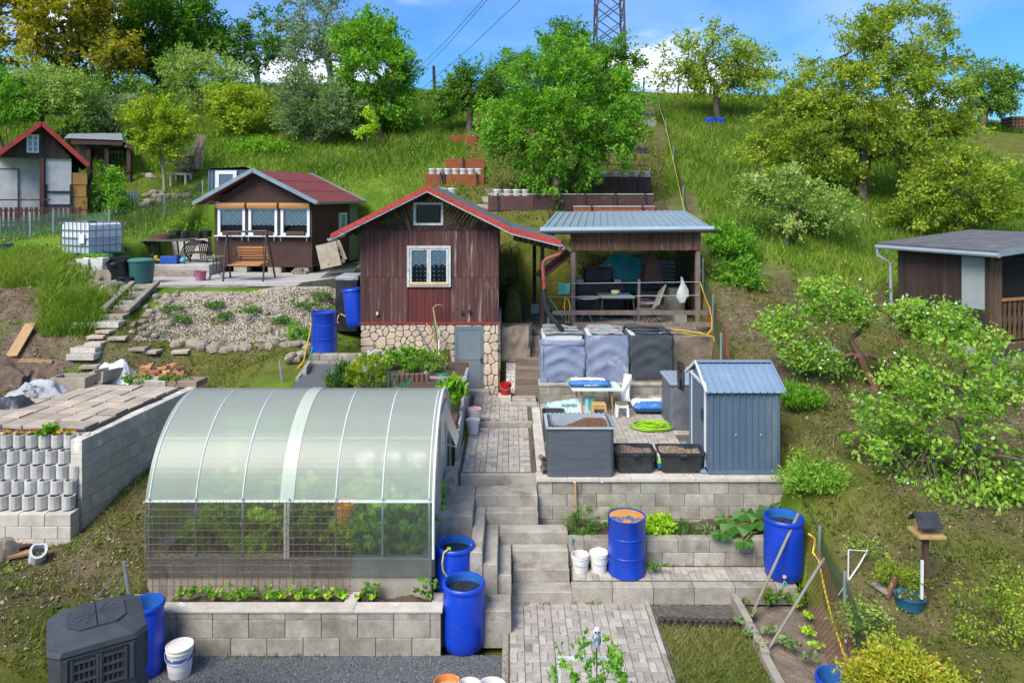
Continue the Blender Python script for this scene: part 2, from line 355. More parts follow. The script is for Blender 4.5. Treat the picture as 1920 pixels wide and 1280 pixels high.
def ground_material():
 m = bpy.data.materials.new('ground_turf');m.use_nodes = True;t = m.node_tree;L = t.links.new;b = t.nodes['Principled BSDF']
 b.inputs['Roughness'].default_value = 0.95;b.inputs['Specular IOR Level'].default_value = 0.1
 def at(n):a = t.nodes.new('ShaderNodeAttribute');a.attribute_name = n;return a.outputs['Fac']
 co = t.nodes.new('ShaderNodeTexCoord')
 def noise(s, d=6, r=.65):
  n = t.nodes.new('ShaderNodeTexNoise');n.inputs['Scale'].default_value = s;n.inputs['Detail'].default_value = d;n.inputs['Roughness'].default_value = r;L(co.outputs['Object'], n.inputs['Vector']);return n.outputs[0]
 lush = _ramp(t, [(.3,(.06,.12,.012)),(.5,(.10,.175,.018)),(.7,(.15,.21,.03))]);L(noise(1.3), lush.inputs[0])
 mow = _ramp(t, [(.25,(.045,.070,.010)),(.42,(.085,.105,.018)),(.56,(.13,.135,.030)),(.72,(.21,.175,.07))]);L(noise(2.2,9,.75), mow.inputs[0])
 soil = _ramp(t, [(.28,(.06,.040,.028)),(.5,(.135,.098,.068)),(.62,(.20,.152,.11)),(.8,(.28,.23,.175))]);L(noise(3.1,10,.78), soil.inputs[0])
 m1 = t.nodes.new('ShaderNodeMix');m1.data_type = 'RGBA';L(at('mown'), m1.inputs[0]);L(lush.outputs[0], m1.inputs[6]);L(mow.outputs[0], m1.inputs[7])
 m2 = t.nodes.new('ShaderNodeMix');m2.data_type = 'RGBA';L(at('dirt'), m2.inputs[0]);L(m1.outputs[2], m2.inputs[6]);L(soil.outputs[0], m2.inputs[7])
 L(m2.outputs[2], b.inputs['Base Color'])
 bp = t.nodes.new('ShaderNodeBump');bp.inputs['Strength'].default_value = .8;bp.inputs['Distance'].default_value = .06;L(noise(16,8,.7), bp.inputs['Height']);L(bp.outputs[0], b.inputs['Normal'])
 return m
_ny, _nx = _GX.shape
_idx = np.arange(_ny*_nx).reshape(_ny, _nx)
_F = np.stack([_idx[:-1,:-1],_idx[:-1,1:],_idx[1:,1:],_idx[1:,:-1]], -1).reshape(-1, 4)
ground = mesh_np('ground', np.stack([_GX,_GY,_GZ],-1).reshape(-1,3), _F, ground_material(), smooth=True)
ground['kind'] = 'structure'
for nm, fn in(('dirt',dirt_at), ('mown',mown_at)):
 a = ground.data.attributes.new(nm, 'FLOAT', 'POINT');a.data.foreach_set('value', fn(_GX,_GY).ravel().astype('f'))
def blades(name, X, Y, h, wd, lean, m, label, Zoff=-.01, Z=None):
 n = len(X);Z = ground_np(X, Y)+Zoff if Z is None else Z
 a = R.rand(n)*2*np.pi;sx, sy = np.cos(a), np.sin(a);b = R.rand(n)*2*np.pi;l = lean*h*(0.4+R.rand(n))
 lx, ly = np.cos(b)*l, np.sin(b)*l
 V = np.empty((n,5,3));hw = wd/2
 V[:, 0] = np.stack([X-sx*hw,Y-sy*hw,Z], -1);V[:, 1] = np.stack([X+sx*hw,Y+sy*hw,Z], -1)
 V[:, 2] = np.stack([X+lx*.35+sx*hw*.75,Y+ly*.35+sy*hw*.75,Z+h*.6], -1);V[:, 3] = np.stack([X+lx*.35-sx*hw*.75,Y+ly*.35-sy*hw*.75,Z+h*.6], -1)
 V[:, 4] = np.stack([X+lx,Y+ly,Z+h], -1)
 i = np.arange(n)*5;F = np.concatenate([np.stack([i,i+1,i+2],-1),np.stack([i,i+2,i+3],-1),np.stack([i+3,i+2,i+4],-1)])
 v = np.clip(.5+.32*noise2(X,Y,.55,21)+.2*R.randn(n), 0, 1)
 o = mesh_np(name, V.reshape(-1,3), F, m, attr=np.repeat(v,5))
 return tag(o, label, kind='stuff')
def scatter(x0, x1, y0, y1, dens):n = int((x1-x0)*(y1-y0)*dens);return x0+R.rand(n)*(x1-x0), y0+R.rand(n)*(y1-y0)
_grass_far = leafmat('tall_grass', [(.065,.14,.012),(.125,.235,.018),(.19,.30,.028),(.31,.36,.07)], .35, .7)
_grass_low = leafmat('short_grass', [(.05,.085,.010),(.10,.135,.018),(.17,.175,.035),(.28,.235,.10)], .3, .8)
def visible_zone(X, Y):
 px = CX+X*FPX/Y;return(px>-60)&(px<1980)
X, Y = scatter(-26, 34, 17, 52, 210)
k = visible_zone(X, Y)&(mown_at(X,Y)<.35)&(dirt_at(X,Y)<.35)&(ground_np(X,Y)>2.6)
for x0, x1, y0, y1, zm in _CUT:k&=~((X>x0)&(X<x1)&(Y>y0)&(Y<y1))
k&=~((X>-16.5)&(X<-4.2)&(Y>19.5)&(Y<29))|((X<-11.2)&(Y<21.5))
k&=~((X>-9.6)&(X<-3.6)&(Y<21))
X, Y = X[k], Y[k]
_far = (Y>30)
blades('tall_grass', X, Y, np.where(_far,.30,.24)*(.4+1.1*R.rand(len(X))), np.where(_far,.042,.028), .7, _grass_far, 'tall lush grass covering the hillside')
X, Y = scatter(-13, 14, 8.5, 23, 620)
k = visible_zone(X, Y)&(R.rand(len(X))>.25+.7*dirt_at(X,Y))
k&=(mown_at(X,Y)>.3)&(noise2(X,Y,1.6,31)+.6*noise2(X,Y,5,32)>-.55)
for x0, x1, y0, y1, zm in _CUT:k&=~((X>x0-.03)&(X<x1+.03)&(Y>y0)&(Y<y1))
X, Y = X[k], Y[k]
blades('short_grass', X, Y, .05+.09*R.rand(len(X))*(.5+.8*(noise2(X,Y,.9,33)>.1)), .018, .9, _grass_low, 'patchy short turf with dry straw in the trodden garden slopes')
X, Y = scatter(-14.5, -8.6, 17.2, 21.4, 1100)
g = ground_np(X, Y);px, py = inpix(X, Y, g)
k = (py>455)&(py<640)&(px>0)&(px<200-(py-560).clip(0)*.35)&~((px<75)&(py>540))&~((px>108)&(py<562))
X, Y = X[k], Y[k]
blades('bank_grass', X, Y, .20+.34*R.rand(len(X)), .02, .9, _grass_far, 'thick bright tall grass on the bank by the plank steps')
X, Y = scatter(-21, -4, 24, 33, 160)
k = visible_zone(X, Y)&(noise2(X,Y,1.2,35)>-.7);k&=~((X>-11.6)&(X<-4.6)&(Y<28.2));X, Y = X[k], Y[k]
blades('lawn_grass', X, Y, .06+.12*R.rand(len(X)), .03, .8, _grass_far, 'lawn grass around the left cabins')
X, Y = scatter(-3, 7, 20, 40, 120)
k = (mown_at(X,Y)>.3)&(R.rand(len(X))>.3+.6*dirt_at(X,Y))&~((X>-3.9)&(X<-.2)&(Y<22))&~((X>.2)&(X<5.2)&(Y<23.3));X, Y = X[k], Y[k]
blades('trodden_grass', X, Y, .06+.12*R.rand(len(X)), .035, .8, _grass_low, 'short trodden grass between the raised beds on the slope')
def flecks(name, X, Y, size, up, m, label, dz=.01, Z=None, aspect=.6, v=None):
 n = len(X);P_ = np.stack([X,Y,(ground_np(X,Y)if Z is None else Z)+dz], -1);d = R.randn(n, 3)*.8;d[:, 2] = R.rand(n)*up;d/=np.linalg.norm(d, axis=1)[:, None]
 u = np.stack([-d[:,1],d[:,0],.2*R.randn(n)], -1);u/=np.linalg.norm(u, axis=1)[:, None];s = (size*(.5+R.rand(n)))[:, None]
 V = np.stack([P_,P_+d*s*.5+u*s*aspect*.5,P_+d*s,P_+d*s*.5-u*s*aspect*.5], 1);i = np.arange(n)*4
 return tag(mesh_np(name,V.reshape(-1,3),np.stack([i,i+1,i+2,i+3],-1),m,attr=np.repeat(R.rand(n)if v is None else v,4)), label, kind='stuff')
def offcuts(X, Y):
 k = visible_zone(X, Y)
 for x0, x1, y0, y1, zm in _CUT:k&=~((X>x0-.02)&(X<x1+.02)&(Y>y0)&(Y<y1))
 return X[k], Y[k]
X, Y = offcuts(*scatter(-13,14,8.6,23,190));k = (dirt_at(X,Y)>.1)|(R.rand(len(X))>.5);X, Y = X[k], Y[k]
flecks('ground_litter', X, Y, .035, .5, leafmat('litter',[(.06,.045,.03),(.17,.12,.07),(.30,.23,.13),(.42,.35,.22)],.1,.8), 'dead leaves and straw lying on the garden slopes')
c = np.stack(offcuts(*scatter(-13,14,8.8,23,3.2)), -1);c = c[R.rand(len(c))>.35*dirt_at(c[:,0],c[:,1])];k = np.repeat(np.arange(len(c)), 16)
flecks('low_weeds', c[k,0]+.07*R.randn(len(k)), c[k,1]+.07*R.randn(len(k)), .075, .9, leafmat('weed_leaf',[(.05,.10,.012),(.09,.16,.02),(.14,.21,.03),(.22,.27,.06)],.3,.6), 'low broad leaved weeds in the garden slopes', aspect=.45, v=np.clip(.5+.2*R.randn(len(k)),0,1))
X, Y = offcuts(*scatter(-13,14,8.8,21,60));k = dirt_at(X, Y)>.22;X, Y = X[k], Y[k]
flecks('soil_clods', X, Y, .05, 1.0, leafmat('clod',[(.07,.05,.035),(.14,.10,.07),(.22,.17,.12),(.34,.29,.22)],0,.95), 'small clods and stones on the bare soil', aspect=.9)
X, Y = scatter(-24, 30, 19, 48, 3.2);k = visible_zone(X, Y)&(mown_at(X,Y)<.4)&(dirt_at(X,Y)<.3)&(noise2(X,Y,.4,41)>-.2);k&=~((X>-12)&(X<-3.6)&(Y<28.5));X, Y = X[k], Y[k]
flecks('meadow_flowers', X, Y, .05, 2.0, leafmat('meadow_petal',[(.55,.45,.02),(.65,.52,.05),(.75,.75,.7),(.5,.25,.12)],.2,.8), 'yellow and white flowers dotted through the hillside grass', dz=.22, aspect=.9)
X, Y = scatter(-24, 30, 18, 44, 9);k = visible_zone(X, Y)&(mown_at(X,Y)<.4)&(dirt_at(X,Y)<.4)&(noise2(X,Y,.6,42)>0);k&=~((X>-12)&(X<-3.6)&(Y<28.5));X, Y = X[k], Y[k]
blades('dry_stems', X, Y, .35+.35*R.rand(len(X)), .018, .35, leafmat('dry_stem',[(.22,.20,.07),(.33,.29,.12),(.42,.36,.18),(.16,.22,.04)],.3,.8), 'taller seeding stems standing in the hillside grass')
X, Y = scatter(-4, 7, 22.3, 33, 60);k = (mown_at(X,Y)>.3)&~((X>.2)&(X<5.2)&(Y<23.3));X, Y = X[k], Y[k]
flecks('slope_litter', X, Y, .085, .8, leafmat('slope_leaf',[(.06,.05,.03),(.10,.12,.025),(.15,.19,.035),(.24,.23,.11)],.2,.8), 'low weeds and dry leaves on the trodden slope', v=np.clip(.45+.3*noise2(X,Y,1.1,61)+.25*R.randn(len(X)),0,1))
# trees and shrubs
def leaves(C, size, out, v, fold=.25, aspect=.5, droop=.2):
 n = len(C);d = out+R.randn(n, 3)*.7;d[:, 2]-=droop;d/=np.linalg.norm(d, axis=1)[:, None]+1e-9
 u = np.cross(d, R.randn(n,3));u/=np.linalg.norm(u, axis=1)[:, None]+1e-9
 q = np.cross(d, u);s = (size*(.65+.7*R.rand(n)))[:, None]
 V = np.empty((n,4,3));V[:, 0] = C-d*s*.5;V[:, 1] = C+u*s*aspect*.5+q*s*fold*.4;V[:, 2] = C+d*s*.5;V[:, 3] = C-u*s*aspect*.5+q*s*fold*.4
 i = np.arange(n)*4;F = np.concatenate([np.stack([i,i+1,i+2],-1),np.stack([i,i+2,i+3],-1)])
 return V.reshape(-1, 3), F, np.repeat(v, 4)
BARK = mat('bark_brown', (.075,.055,.04), (.16,.125,.095), scale=6, rough=.9, bump=.5, bscale=30, stretch=(1,1,.3))
BARK_G = mat('bark_grey', (.14,.13,.115), (.28,.27,.24), scale=9, rough=.9, bump=.4, bscale=40)
BARK_R = mat('bark_red', (.11,.052,.036), (.19,.10,.065), scale=7, rough=.85, bump=.5, bscale=25, stretch=(1,1,.3))
BARK_Y = mat('bark_pale', (.20,.19,.13), (.32,.30,.22), scale=8, rough=.9, bump=.4, bscale=30, stretch=(1,1,.3))
def tree(name, label, cat, base, lobes, lm, nclump=90, nleaf=6000, leaf=.11, clump=.42, trunk_r=.12, bark=None, fork=.35, group=None, sub=2, lean=None, up=0.0, shell=.55, seed=1, stems=1, bend=.12, blossom=None, aspect=.5, flat=.8, trunk_h=None):
 if nleaf>1900:nclump, nleaf, clump = int(nclump*1.3), int(nleaf*1.75), clump*1.2
 rg = np.random.RandomState(seed*13+5);base = Vector(base)
 t = thing(name, label, cat, base, group=group)
 lb = np.array(lobes, float);vol = (lb[:,3]*lb[:,4]*lb[:,5])**.75;vol/=vol.sum()
 li = rg.choice(len(lb), nclump, p=vol)
 d = rg.randn(nclump, 3);d/=np.linalg.norm(d, axis=1)[:, None]
 rr = (1-shell)*rg.rand(nclump)**.5+shell*(1-.25*rg.rand(nclump)**2);rr*=1+.17*rg.randn(nclump)
 C = lb[li, :3]+d*rr[:, None]*lb[li, 3:]
 C[:, 2] = np.maximum(C[:,2], .12)
 cen = (lb[:,:3]*vol[:,None]).sum(0)
 topz = max(.12, (lb[:,2]-lb[:,5]).min()*.9+fork*(cen[2]-(lb[:,2]-lb[:,5]).min()))
 if trunk_h:topz = trunk_h
 nodes = [np.zeros(3)];par = [-1]
 lx, ly = lean or(cen[0]*.35, cen[1]*.35)
 for s_ in range(stems):
  o = np.zeros(3)if stems==1 else np.array([math.cos(s_*6.28/stems+1),math.sin(s_*6.28/stems+1),0])*trunk_r*1.5
  nodes.append(o*.8+np.array([0,0,.05]));par.append(0);prev = len(nodes)-1
  for j in range(1, 4):
   f = j/3;q = o*(1+3*f)+np.array([lx*f,ly*f,topz*f])+rg.randn(3)*bend*topz*.25*(j<3)
   nodes.append(q);par.append(prev);prev = len(nodes)-1
 order = np.argsort(np.linalg.norm(C-np.array([lx,ly,topz]),axis=1))
 tips = []
 for i in order:
  N = np.array(nodes[1:]);dd = np.linalg.norm(N-C[i], axis=1)+.6*np.maximum(0, N[:,2]-C[i,2])+(N[:,2]<topz*.55)*9
  j = int(dd.argmin())+1;a = nodes[j];L_ = np.linalg.norm(C[i]-a);prev = j
  for s_ in range(1, sub+1):
   f = s_/sub;q = a+(C[i]-a)*f
   if s_<sub:q = q+rg.randn(3)*bend*L_+np.array([0,0,.12*L_])
   nodes.append(q);par.append(prev);prev = len(nodes)-1
  tips.append(prev)
 n = len(nodes);cnt = np.zeros(n)
 kid = np.zeros(n, int)
 for i in range(1, n):kid[par[i]]+=1
 for i in range(n-1, 0, -1):
  if kid[i]==0:cnt[i]+=1
  cnt[par[i]]+=cnt[i]
 rad_ = trunk_r*np.sqrt(np.maximum(cnt,1)/max(1,cnt[0]));rad_ = np.maximum(rad_, trunk_r*.05)
 Vs, Fs = [], [];k = 0;S = 6
 for i in range(1, n):
  p = par[i]
  a, b = nodes[p], nodes[i];r0 = min(rad_[p], rad_[i]*1.5)if p else rad_[i]*1.35;r1 = rad_[i]
  if r0<.004:continue
  dr = b-a;L_ = np.linalg.norm(dr)
  if L_<1e-5:continue
  dr/=L_;u = np.cross(dr, [.3,.9,.1]);u/=np.linalg.norm(u)+1e-9;q = np.cross(dr, u)
  an = np.arange(S)*2*np.pi/S;ring = np.cos(an)[:, None]*u+np.sin(an)[:, None]*q
  Vs.append(a-dr*r0*.4+ring*r0);Vs.append(b+dr*r1*.3+ring*r1)
  for s_ in range(S):Fs.append((k+s_,k+(s_+1)%S,k+S+(s_+1)%S,k+S+s_))
  k+=2*S
 mesh_np('trunk', np.concatenate(Vs), np.array(Fs), bark or BARK, parent=t, smooth=True)
 per = np.maximum(4, (nleaf/nclump*(.5+rg.rand(nclump)))).astype(int)
 ci = np.repeat(np.arange(nclump), per);m = len(ci)
 ax = rg.randn(nclump, 3)*.35+1;ax[:, 2]*=flat
 tw = rg.randn(nclump, 5, 3);tw+=.9*((C-cen)/(np.linalg.norm(C-cen,axis=1)[:,None]+1e-6))[:, None, :];tw[:, :, 2]+=up;tw/=np.linalg.norm(tw, axis=2)[:, :, None]
 q_ = R.rand(m)**.7;P_ = C[ci]+tw[ci, R.randint(0,5,m)]*np.array([1,1,flat])*((q_-.25)*1.5*clump*np.abs(ax[ci,0]))[:, None]+R.randn(m, 3)*(.10+.16*(1-q_))[:, None]*clump
 out = (P_-cen)/(np.linalg.norm(P_-cen,axis=1)[:,None]+1e-6)*.8;out[:, 2]+=up
 v = np.clip(.5+.17*rg.randn(nclump)[ci]+.17*R.randn(m), 0, 1)
 V, F, A = leaves(P_, np.full(m,leaf), out, v, aspect=aspect)
 mesh_np('crown', V, F, lm, parent=t, attr=A)
 if blossom:
  bm, nb, bs = blossom;j = R.randint(0, m, nb);V, F, A = leaves(P_[j]+R.randn(nb,3)*.04+np.array([0,-.03,.04]), np.full(nb,bs), out[j], R.rand(nb), aspect=.9, fold=.1)
  mesh_np('blossom', V, F, bm, parent=t, attr=A)
 return t
LF = {k:leafmat('leaf_'+k,[tuple(min(.75,x*1.78)for x in q)for q in c],tr)for k, c, tr in[('golden',[(.075,.085,.008),(.14,.14,.012),(.215,.20,.018),(.29,.26,.03)],.42),('deep',[(.022,.066,.007),(.042,.115,.010),(.072,.16,.014),(.12,.21,.02)],.38),('mid',[(.035,.085,.012),(.06,.13,.018),(.10,.18,.03),(.16,.24,.05)],.35),('grey',[(.045,.085,.026),(.08,.13,.042),(.12,.175,.065),(.21,.25,.12)],.35),('pale',[(.07,.135,.02),(.125,.20,.032),(.19,.265,.055),(.32,.37,.14)],.4),('yellow',[(.07,.13,.008),(.13,.20,.012),(.20,.26,.018),(.29,.32,.04)],.4),('bright',[(.035,.105,.008),(.065,.175,.012),(.11,.24,.018),(.20,.31,.035)],.4),('olive',[(.05,.09,.009),(.11,.17,.015),(.19,.245,.025),(.33,.36,.05)],.42),('orange',[(.10,.16,.015),(.20,.24,.02),(.29,.27,.028),(.32,.20,.028)],.35),('apple',[(.05,.115,.012),(.10,.20,.02),(.17,.28,.035),(.30,.38,.07)],.4),('herb',[(.02,.055,.010),(.04,.10,.015),(.07,.15,.025),(.12,.21,.04)],.3),('lime',[(.10,.20,.008),(.17,.30,.012),(.25,.38,.02),(.36,.45,.05)],.4),('dry',[(.25,.19,.10),(.34,.27,.16),(.44,.36,.23),(.55,.46,.32)],.2),]}
WHITE_BLOOM = leafmat('blossom_white', [(.75,.68,.68),(.8,.78,.76)], .3)
def px2m(n, D):return n*D/FPX
def crown_px(D, base, lobes_px):
 out = []
 for l in lobes_px:
  cx, cy, rx, ry = l[:4];dd = l[4]if len(l)>4 else 0.0
  c = w(cx, cy, D+dd);a = px2m(rx, D+dd);b = px2m(ry, D+dd);out.append((c.x-base.x,c.y-base.y,c.z-base.z,a,l[5]if len(l)>5 else(a+b)/2*.85,b))
 return out
def ptree(name, label, cat, px, py, lobes_px, lm, D=None, **k):
 b = hit(px, py)if D is None else w(px, py, D)
 if D is not None:b.z = gz(b.x, b.y)
 return tree(name, label, cat, b, crown_px(b.y,b,lobes_px), LF[lm], **k)
T = 'trees along the hilltop'
ptree('walnut_tree', 'big golden leaved tree on the hilltop, behind the white walled hut', 'tree', 112, 172, [(60,40,150,110),(190,100,65,60),(20,-30,110,60),(110,30,90,60),(150,-20,100,60)], 'golden', D=43, nclump=210, nleaf=15000, leaf=.26, clump=.75, trunk_r=.3, fork=.2, seed=1, group=T)
ptree('beech_tree', 'tall dense deep green tree right of the golden tree on the hilltop', 'tree', 300, 158, [(315,60,85,80),(310,0,75,55),(265,95,45,45),(360,85,45,45)], 'deep', D=47, nclump=200, nleaf=15000, leaf=.24, clump=.8, trunk_r=.35, seed=2, group=T)
ptree('birch_tree', 'slim open crowned tree with pale forked trunk, against the blue sky', 'tree', 484, 160, [(445,75,35,38),(500,60,42,45),(520,95,30,30),(470,110,40,25)], 'deep', D=49, nclump=70, nleaf=3800, leaf=.2, clump=.55, trunk_r=.2, bark=BARK_Y, seed=3, shell=.6, group=T)
ptree('poplar_tree', 'sparse greyish tree in front of the sky, left of the bushy bright tree', 'tree', 622, 165, [(600,45,70,60),(640,85,50,50),(570,95,40,45)], 'grey', D=47, nclump=120, nleaf=5200, leaf=.17, clump=.7, trunk_r=.22, bark=BARK_G, seed=4, group=T)
ptree('hornbeam_tree', 'round bushy bright green tree with upright twigs, on the crest left of the wires', 'tree', 712, 243, [(690,130,78,80),(700,70,45,42),(740,130,38,50),(660,190,55,45),(735,205,40,28)], 'bright', D=35, nclump=190, nleaf=13000, leaf=.16, clump=.5, trunk_r=.24, fork=.15, up=.5, seed=5)
ptree('willow_shrub', 'large grey green willow bush on the slope, under the sparse tree', 'shrub', 600, 262, [(590,205,62,52),(560,180,32,50),(640,215,40,40)], 'grey', D=34, nclump=110, nleaf=6500, leaf=.14, clump=.5, trunk_r=.12, fork=.1, stems=3, up=.4, seed=6)
ptree('round_shrub', 'rounded yellow green bush alone in the tall grass', 'shrub', 452, 256, [(450,205,60,42),(430,185,35,22),(470,225,40,25)], 'yellow', D=35, nclump=100, nleaf=6500, leaf=.14, clump=.42, trunk_r=.1, fork=.1, stems=3, seed=7)
ptree('plum_tree', 'pale spring green tree in front of the dense dark tree', 'tree', 385, 200, [(370,125,62,32),(335,150,35,30),(420,150,40,30),(400,180,50,20)], 'pale', D=40, nclump=110, nleaf=5200, leaf=.15, clump=.5, trunk_r=.14, seed=8)
ptree('cherry_tree', 'pale blossoming tree behind the white walled hut roof', 'tree', 70, 232, [(75,165,75,45),(120,190,42,35),(140,165,22,28)], 'pale', D=34, nclump=120, nleaf=7000, leaf=.14, clump=.45, trunk_r=.13, seed=9)
ptree('elder_shrub', 'leafy green bush at the left edge, behind the white walled hut', 'shrub', 20, 240, [(20,200,50,42),(-20,170,40,40)], 'bright', D=33, nclump=70, nleaf=5000, leaf=.14, clump=.42, trunk_r=.08, stems=3, fork=.1, seed=10)
ptree('lilac_shrub', 'grey green bush behind the ochre shed', 'shrub', 222, 250, [(222,205,42,28),(200,225,30,20)], 'grey', D=35, nclump=60, nleaf=3500, leaf=.13, clump=.42, trunk_r=.07, stems=3, fork=.1, seed=11)
ptree('sapling_tree', 'small lime green tree with a bare white trunk on the lawn', 'tree', 309, 325, [(290,225,50,38),(300,262,40,28),(265,215,32,25),(335,230,20,28)], 'yellow', D=29.5, nclump=100, nleaf=6500, leaf=.12, clump=.36, trunk_r=.075, bark=BARK_Y, fork=.35, up=.3, seed=12)
ptree('hill_shrub', 'low green bush in the grass, right of the yellow green bush', 'shrub', 495, 300, [(495,285,40,22)], 'bright', D=33, nclump=35, nleaf=2000, leaf=.12, clump=.4, trunk_r=.05, stems=3, fork=.1, seed=13)
ptree('ridge_shrub', 'dark low bush on the crest under the slim tree', 'shrub', 520, 178, [(520,170,38,14)], 'herb', D=46, nclump=30, nleaf=1800, leaf=.16, clump=.5, trunk_r=.06, stems=3, fork=.1, seed=14)
ptree('hedge_shrub', 'thick green undergrowth on the slope below the golden tree', 'shrub', 250, 225, [(215,165,60,22),(270,180,50,22),(160,160,40,22)], 'mid', D=42, nclump=70, nleaf=4200, leaf=.16, clump=.5, trunk_r=.06, stems=4, fork=.1, seed=15)
ptree('young_shrub', 'small upright shrub in the grass, below the bushy bright tree', 'shrub', 690, 262, [(692,225,16,30),(680,245,14,14)], 'lime', D=33, nclump=24, nleaf=1000, leaf=.12, clump=.28, trunk_r=.03, fork=.1, up=.8, seed=16)
ptree('hill_apple_tree', 'dark green apple tree with a short bent trunk above the rusty planters', 'tree', 880, 243, [(845,190,42,35),(895,165,48,35),(930,150,40,30),(870,150,30,18)], 'deep', D=35, nclump=100, nleaf=6500, leaf=.14, clump=.42, trunk_r=.16, seed=17, bark=BARK)
ptree('crest_plum_tree', 'upright dark green tree on the crest behind the big bright garden tree', 'tree', 1110, 205, [(1080,120,75,62),(1150,120,50,60),(1050,75,40,30),(960,130,40,28)], 'deep', D=38, nclump=130, nleaf=8000, leaf=.15, clump=.45, trunk_r=.16, up=.7, seed=18)
ptree('garden_tree', 'big bright green tree with two leaning stems, just behind the pavilion roof', 'tree', 1055, 394, [(1060,190,118,95),(1000,255,95,75),(1130,240,80,80),(1050,125,90,48),(1060,315,70,48),(945,225,50,45),(1165,180,35,60)], 'bright', D=25.2, nclump=330, nleaf=24000, leaf=.115, clump=.36, trunk_r=.15, fork=.25, stems=2, seed=19, bark=BARK)
ptree('crest_walnut_tree', 'open tree with forked dark trunk standing on the crest over two blue drums', 'tree', 1345, 232, [(1290,115,55,50),(1345,90,55,45),(1395,130,50,48),(1340,140,70,40)], 'olive', D=40.5, nclump=130, nleaf=4600, leaf=.19, clump=.55, trunk_r=.2, seed=20, shell=.65)
ptree('old_cherry_tree', 'largest tree of the right slope, with layered yellow green branches and a thick dark trunk', 'tree', 1617, 388, [(1690,75,110,70),(1620,160,130,60),(1740,170,90,60),(1560,230,130,60),(1690,240,115,50),(1480,190,60,40),(1620,60,60,45),(1450,270,60,35),(1790,220,45,40),(1500,295,85,40),(1735,310,80,38),(1570,320,60,30)], 'olive', D=27, nclump=380, nleaf=31000, leaf=.125, clump=.45, trunk_r=.20, fork=.45, seed=21, flat=.55)
ptree('yellow_cherry_tree', 'yellowish low spreading tree between the big slope tree and the dark hut', 'tree', 1800, 425, [(1800,345,105,55),(1740,390,75,40),(1860,380,55,40),(1780,300,60,30)], 'olive', D=24.5, nclump=150, nleaf=9500, leaf=.115, clump=.36, trunk_r=.13, fork=.3, seed=22, flat=.55)
ptree('small_cherry_tree', 'small pale tree with a low forked trunk in front of the big slope tree', 'tree', 1476, 452, [(1460,350,68,38),(1540,385,62,38),(1500,410,70,22),(1420,375,35,25)], 'pale', D=23.3, nclump=120, nleaf=5600, leaf=.10, clump=.32, trunk_r=.09, seed=23, flat=.6)
ptree('far_cherry_tree', 'rounded tree on the crest at the right edge beside a wood stack', 'tree', 1838, 247, [(1845,165,38,42),(1880,165,32,36),(1865,190,35,28)], 'mid', D=41.5, nclump=80, nleaf=4800, leaf=.17, clump=.5, trunk_r=.24, seed=24)
G2 = 'currant bushes beside the pavilion fence'
ptree('currant_bush', 'loose green bush in tall grass, upper one of two by the pavilion', 'shrub', 1372, 495, [(1372,462,38,30),(1350,445,18,18)], 'bright', D=22.5, nclump=50, nleaf=2800, leaf=.09, clump=.25, trunk_r=.04, stems=4, fork=.1, seed=25)
ptree('currant_bush', 'compact fresh green bush on the bare slope, lower one of two by the pavilion', 'shrub', 1385, 557, [(1378,522,36,28),(1395,510,20,22)], 'bright', D=20.2, nclump=60, nleaf=3600, leaf=.08, clump=.2, trunk_r=.035, stems=4, fork=.1, seed=26)
# shared masonry
CONC = mat('concrete_block', (.39,.36,.305), (.29,.265,.22), scale=5, rough=.92, bump=.35, bscale=90, objvar=.18, stain=((.15,.135,.10),2.1,.47,.74), fine=.18)
CONC_L = mat('concrete_light', (.54,.505,.445), (.41,.38,.33), scale=4, rough=.92, bump=.3, bscale=90, objvar=.10, stain=((.74,.73,.71),2.2,.60,.68), fine=.12)
CONC_D = mat('concrete_worn', (.39,.365,.32), (.265,.24,.20), scale=3, rough=.95, bump=.5, bscale=50, objvar=.08, stain=((.12,.095,.07),2.0,.55,.75), fine=.15)
MORTAR = mat('mortar', (.20,.185,.16), (.15,.135,.115), scale=9, rough=.95, bump=.3)
PAVER = mat('grey_paver', (.425,.39,.35), (.33,.30,.265), scale=8, rough=.9, bump=.3, bscale=120, objvar=.17, hue=.008, stain=((.17,.15,.11),.9,.54,.76), fine=.16)
JOINT = mat('paver_joint', (.085,.075,.06), (.13,.115,.085), scale=14, rough=.95, bump=.3)
SOIL = mat('dark_soil', (.055,.037,.027), (.115,.08,.058), scale=22, rough=.97, bump=.9, bscale=60, stain=((.33,.28,.22),90,.70,.74))
GRAVEL = mat('dark_gravel', (.07,.078,.09), (.16,.168,.18), scale=55, rough=.8, bump=1.0, bscale=70, band=(.4,.62))
WOOD_G = mat('grey_wood', (.30,.265,.225), (.19,.16,.13), scale=3, rough=.9, bump=.3, bscale=30, stretch=(3,3,3), objvar=.15, stain=((.12,.09,.07),6,.6,.75))
def shared(fn, name, m, smooth=False):
 mb = MB();fn(mb);o = mb.build(name, m, smooth=smooth);me = o.data;bpy.data.objects.remove(o);return me
_BLK = {}
def block_mesh(m, d=.2, h=.205, L=.49):
 k = (m.name, d, h, L)
 if k not in _BLK:_BLK[k] = shared(lambda b:b.bbox(0,L,0,d,0,h,.008), 'block', m)
 return _BLK[k]
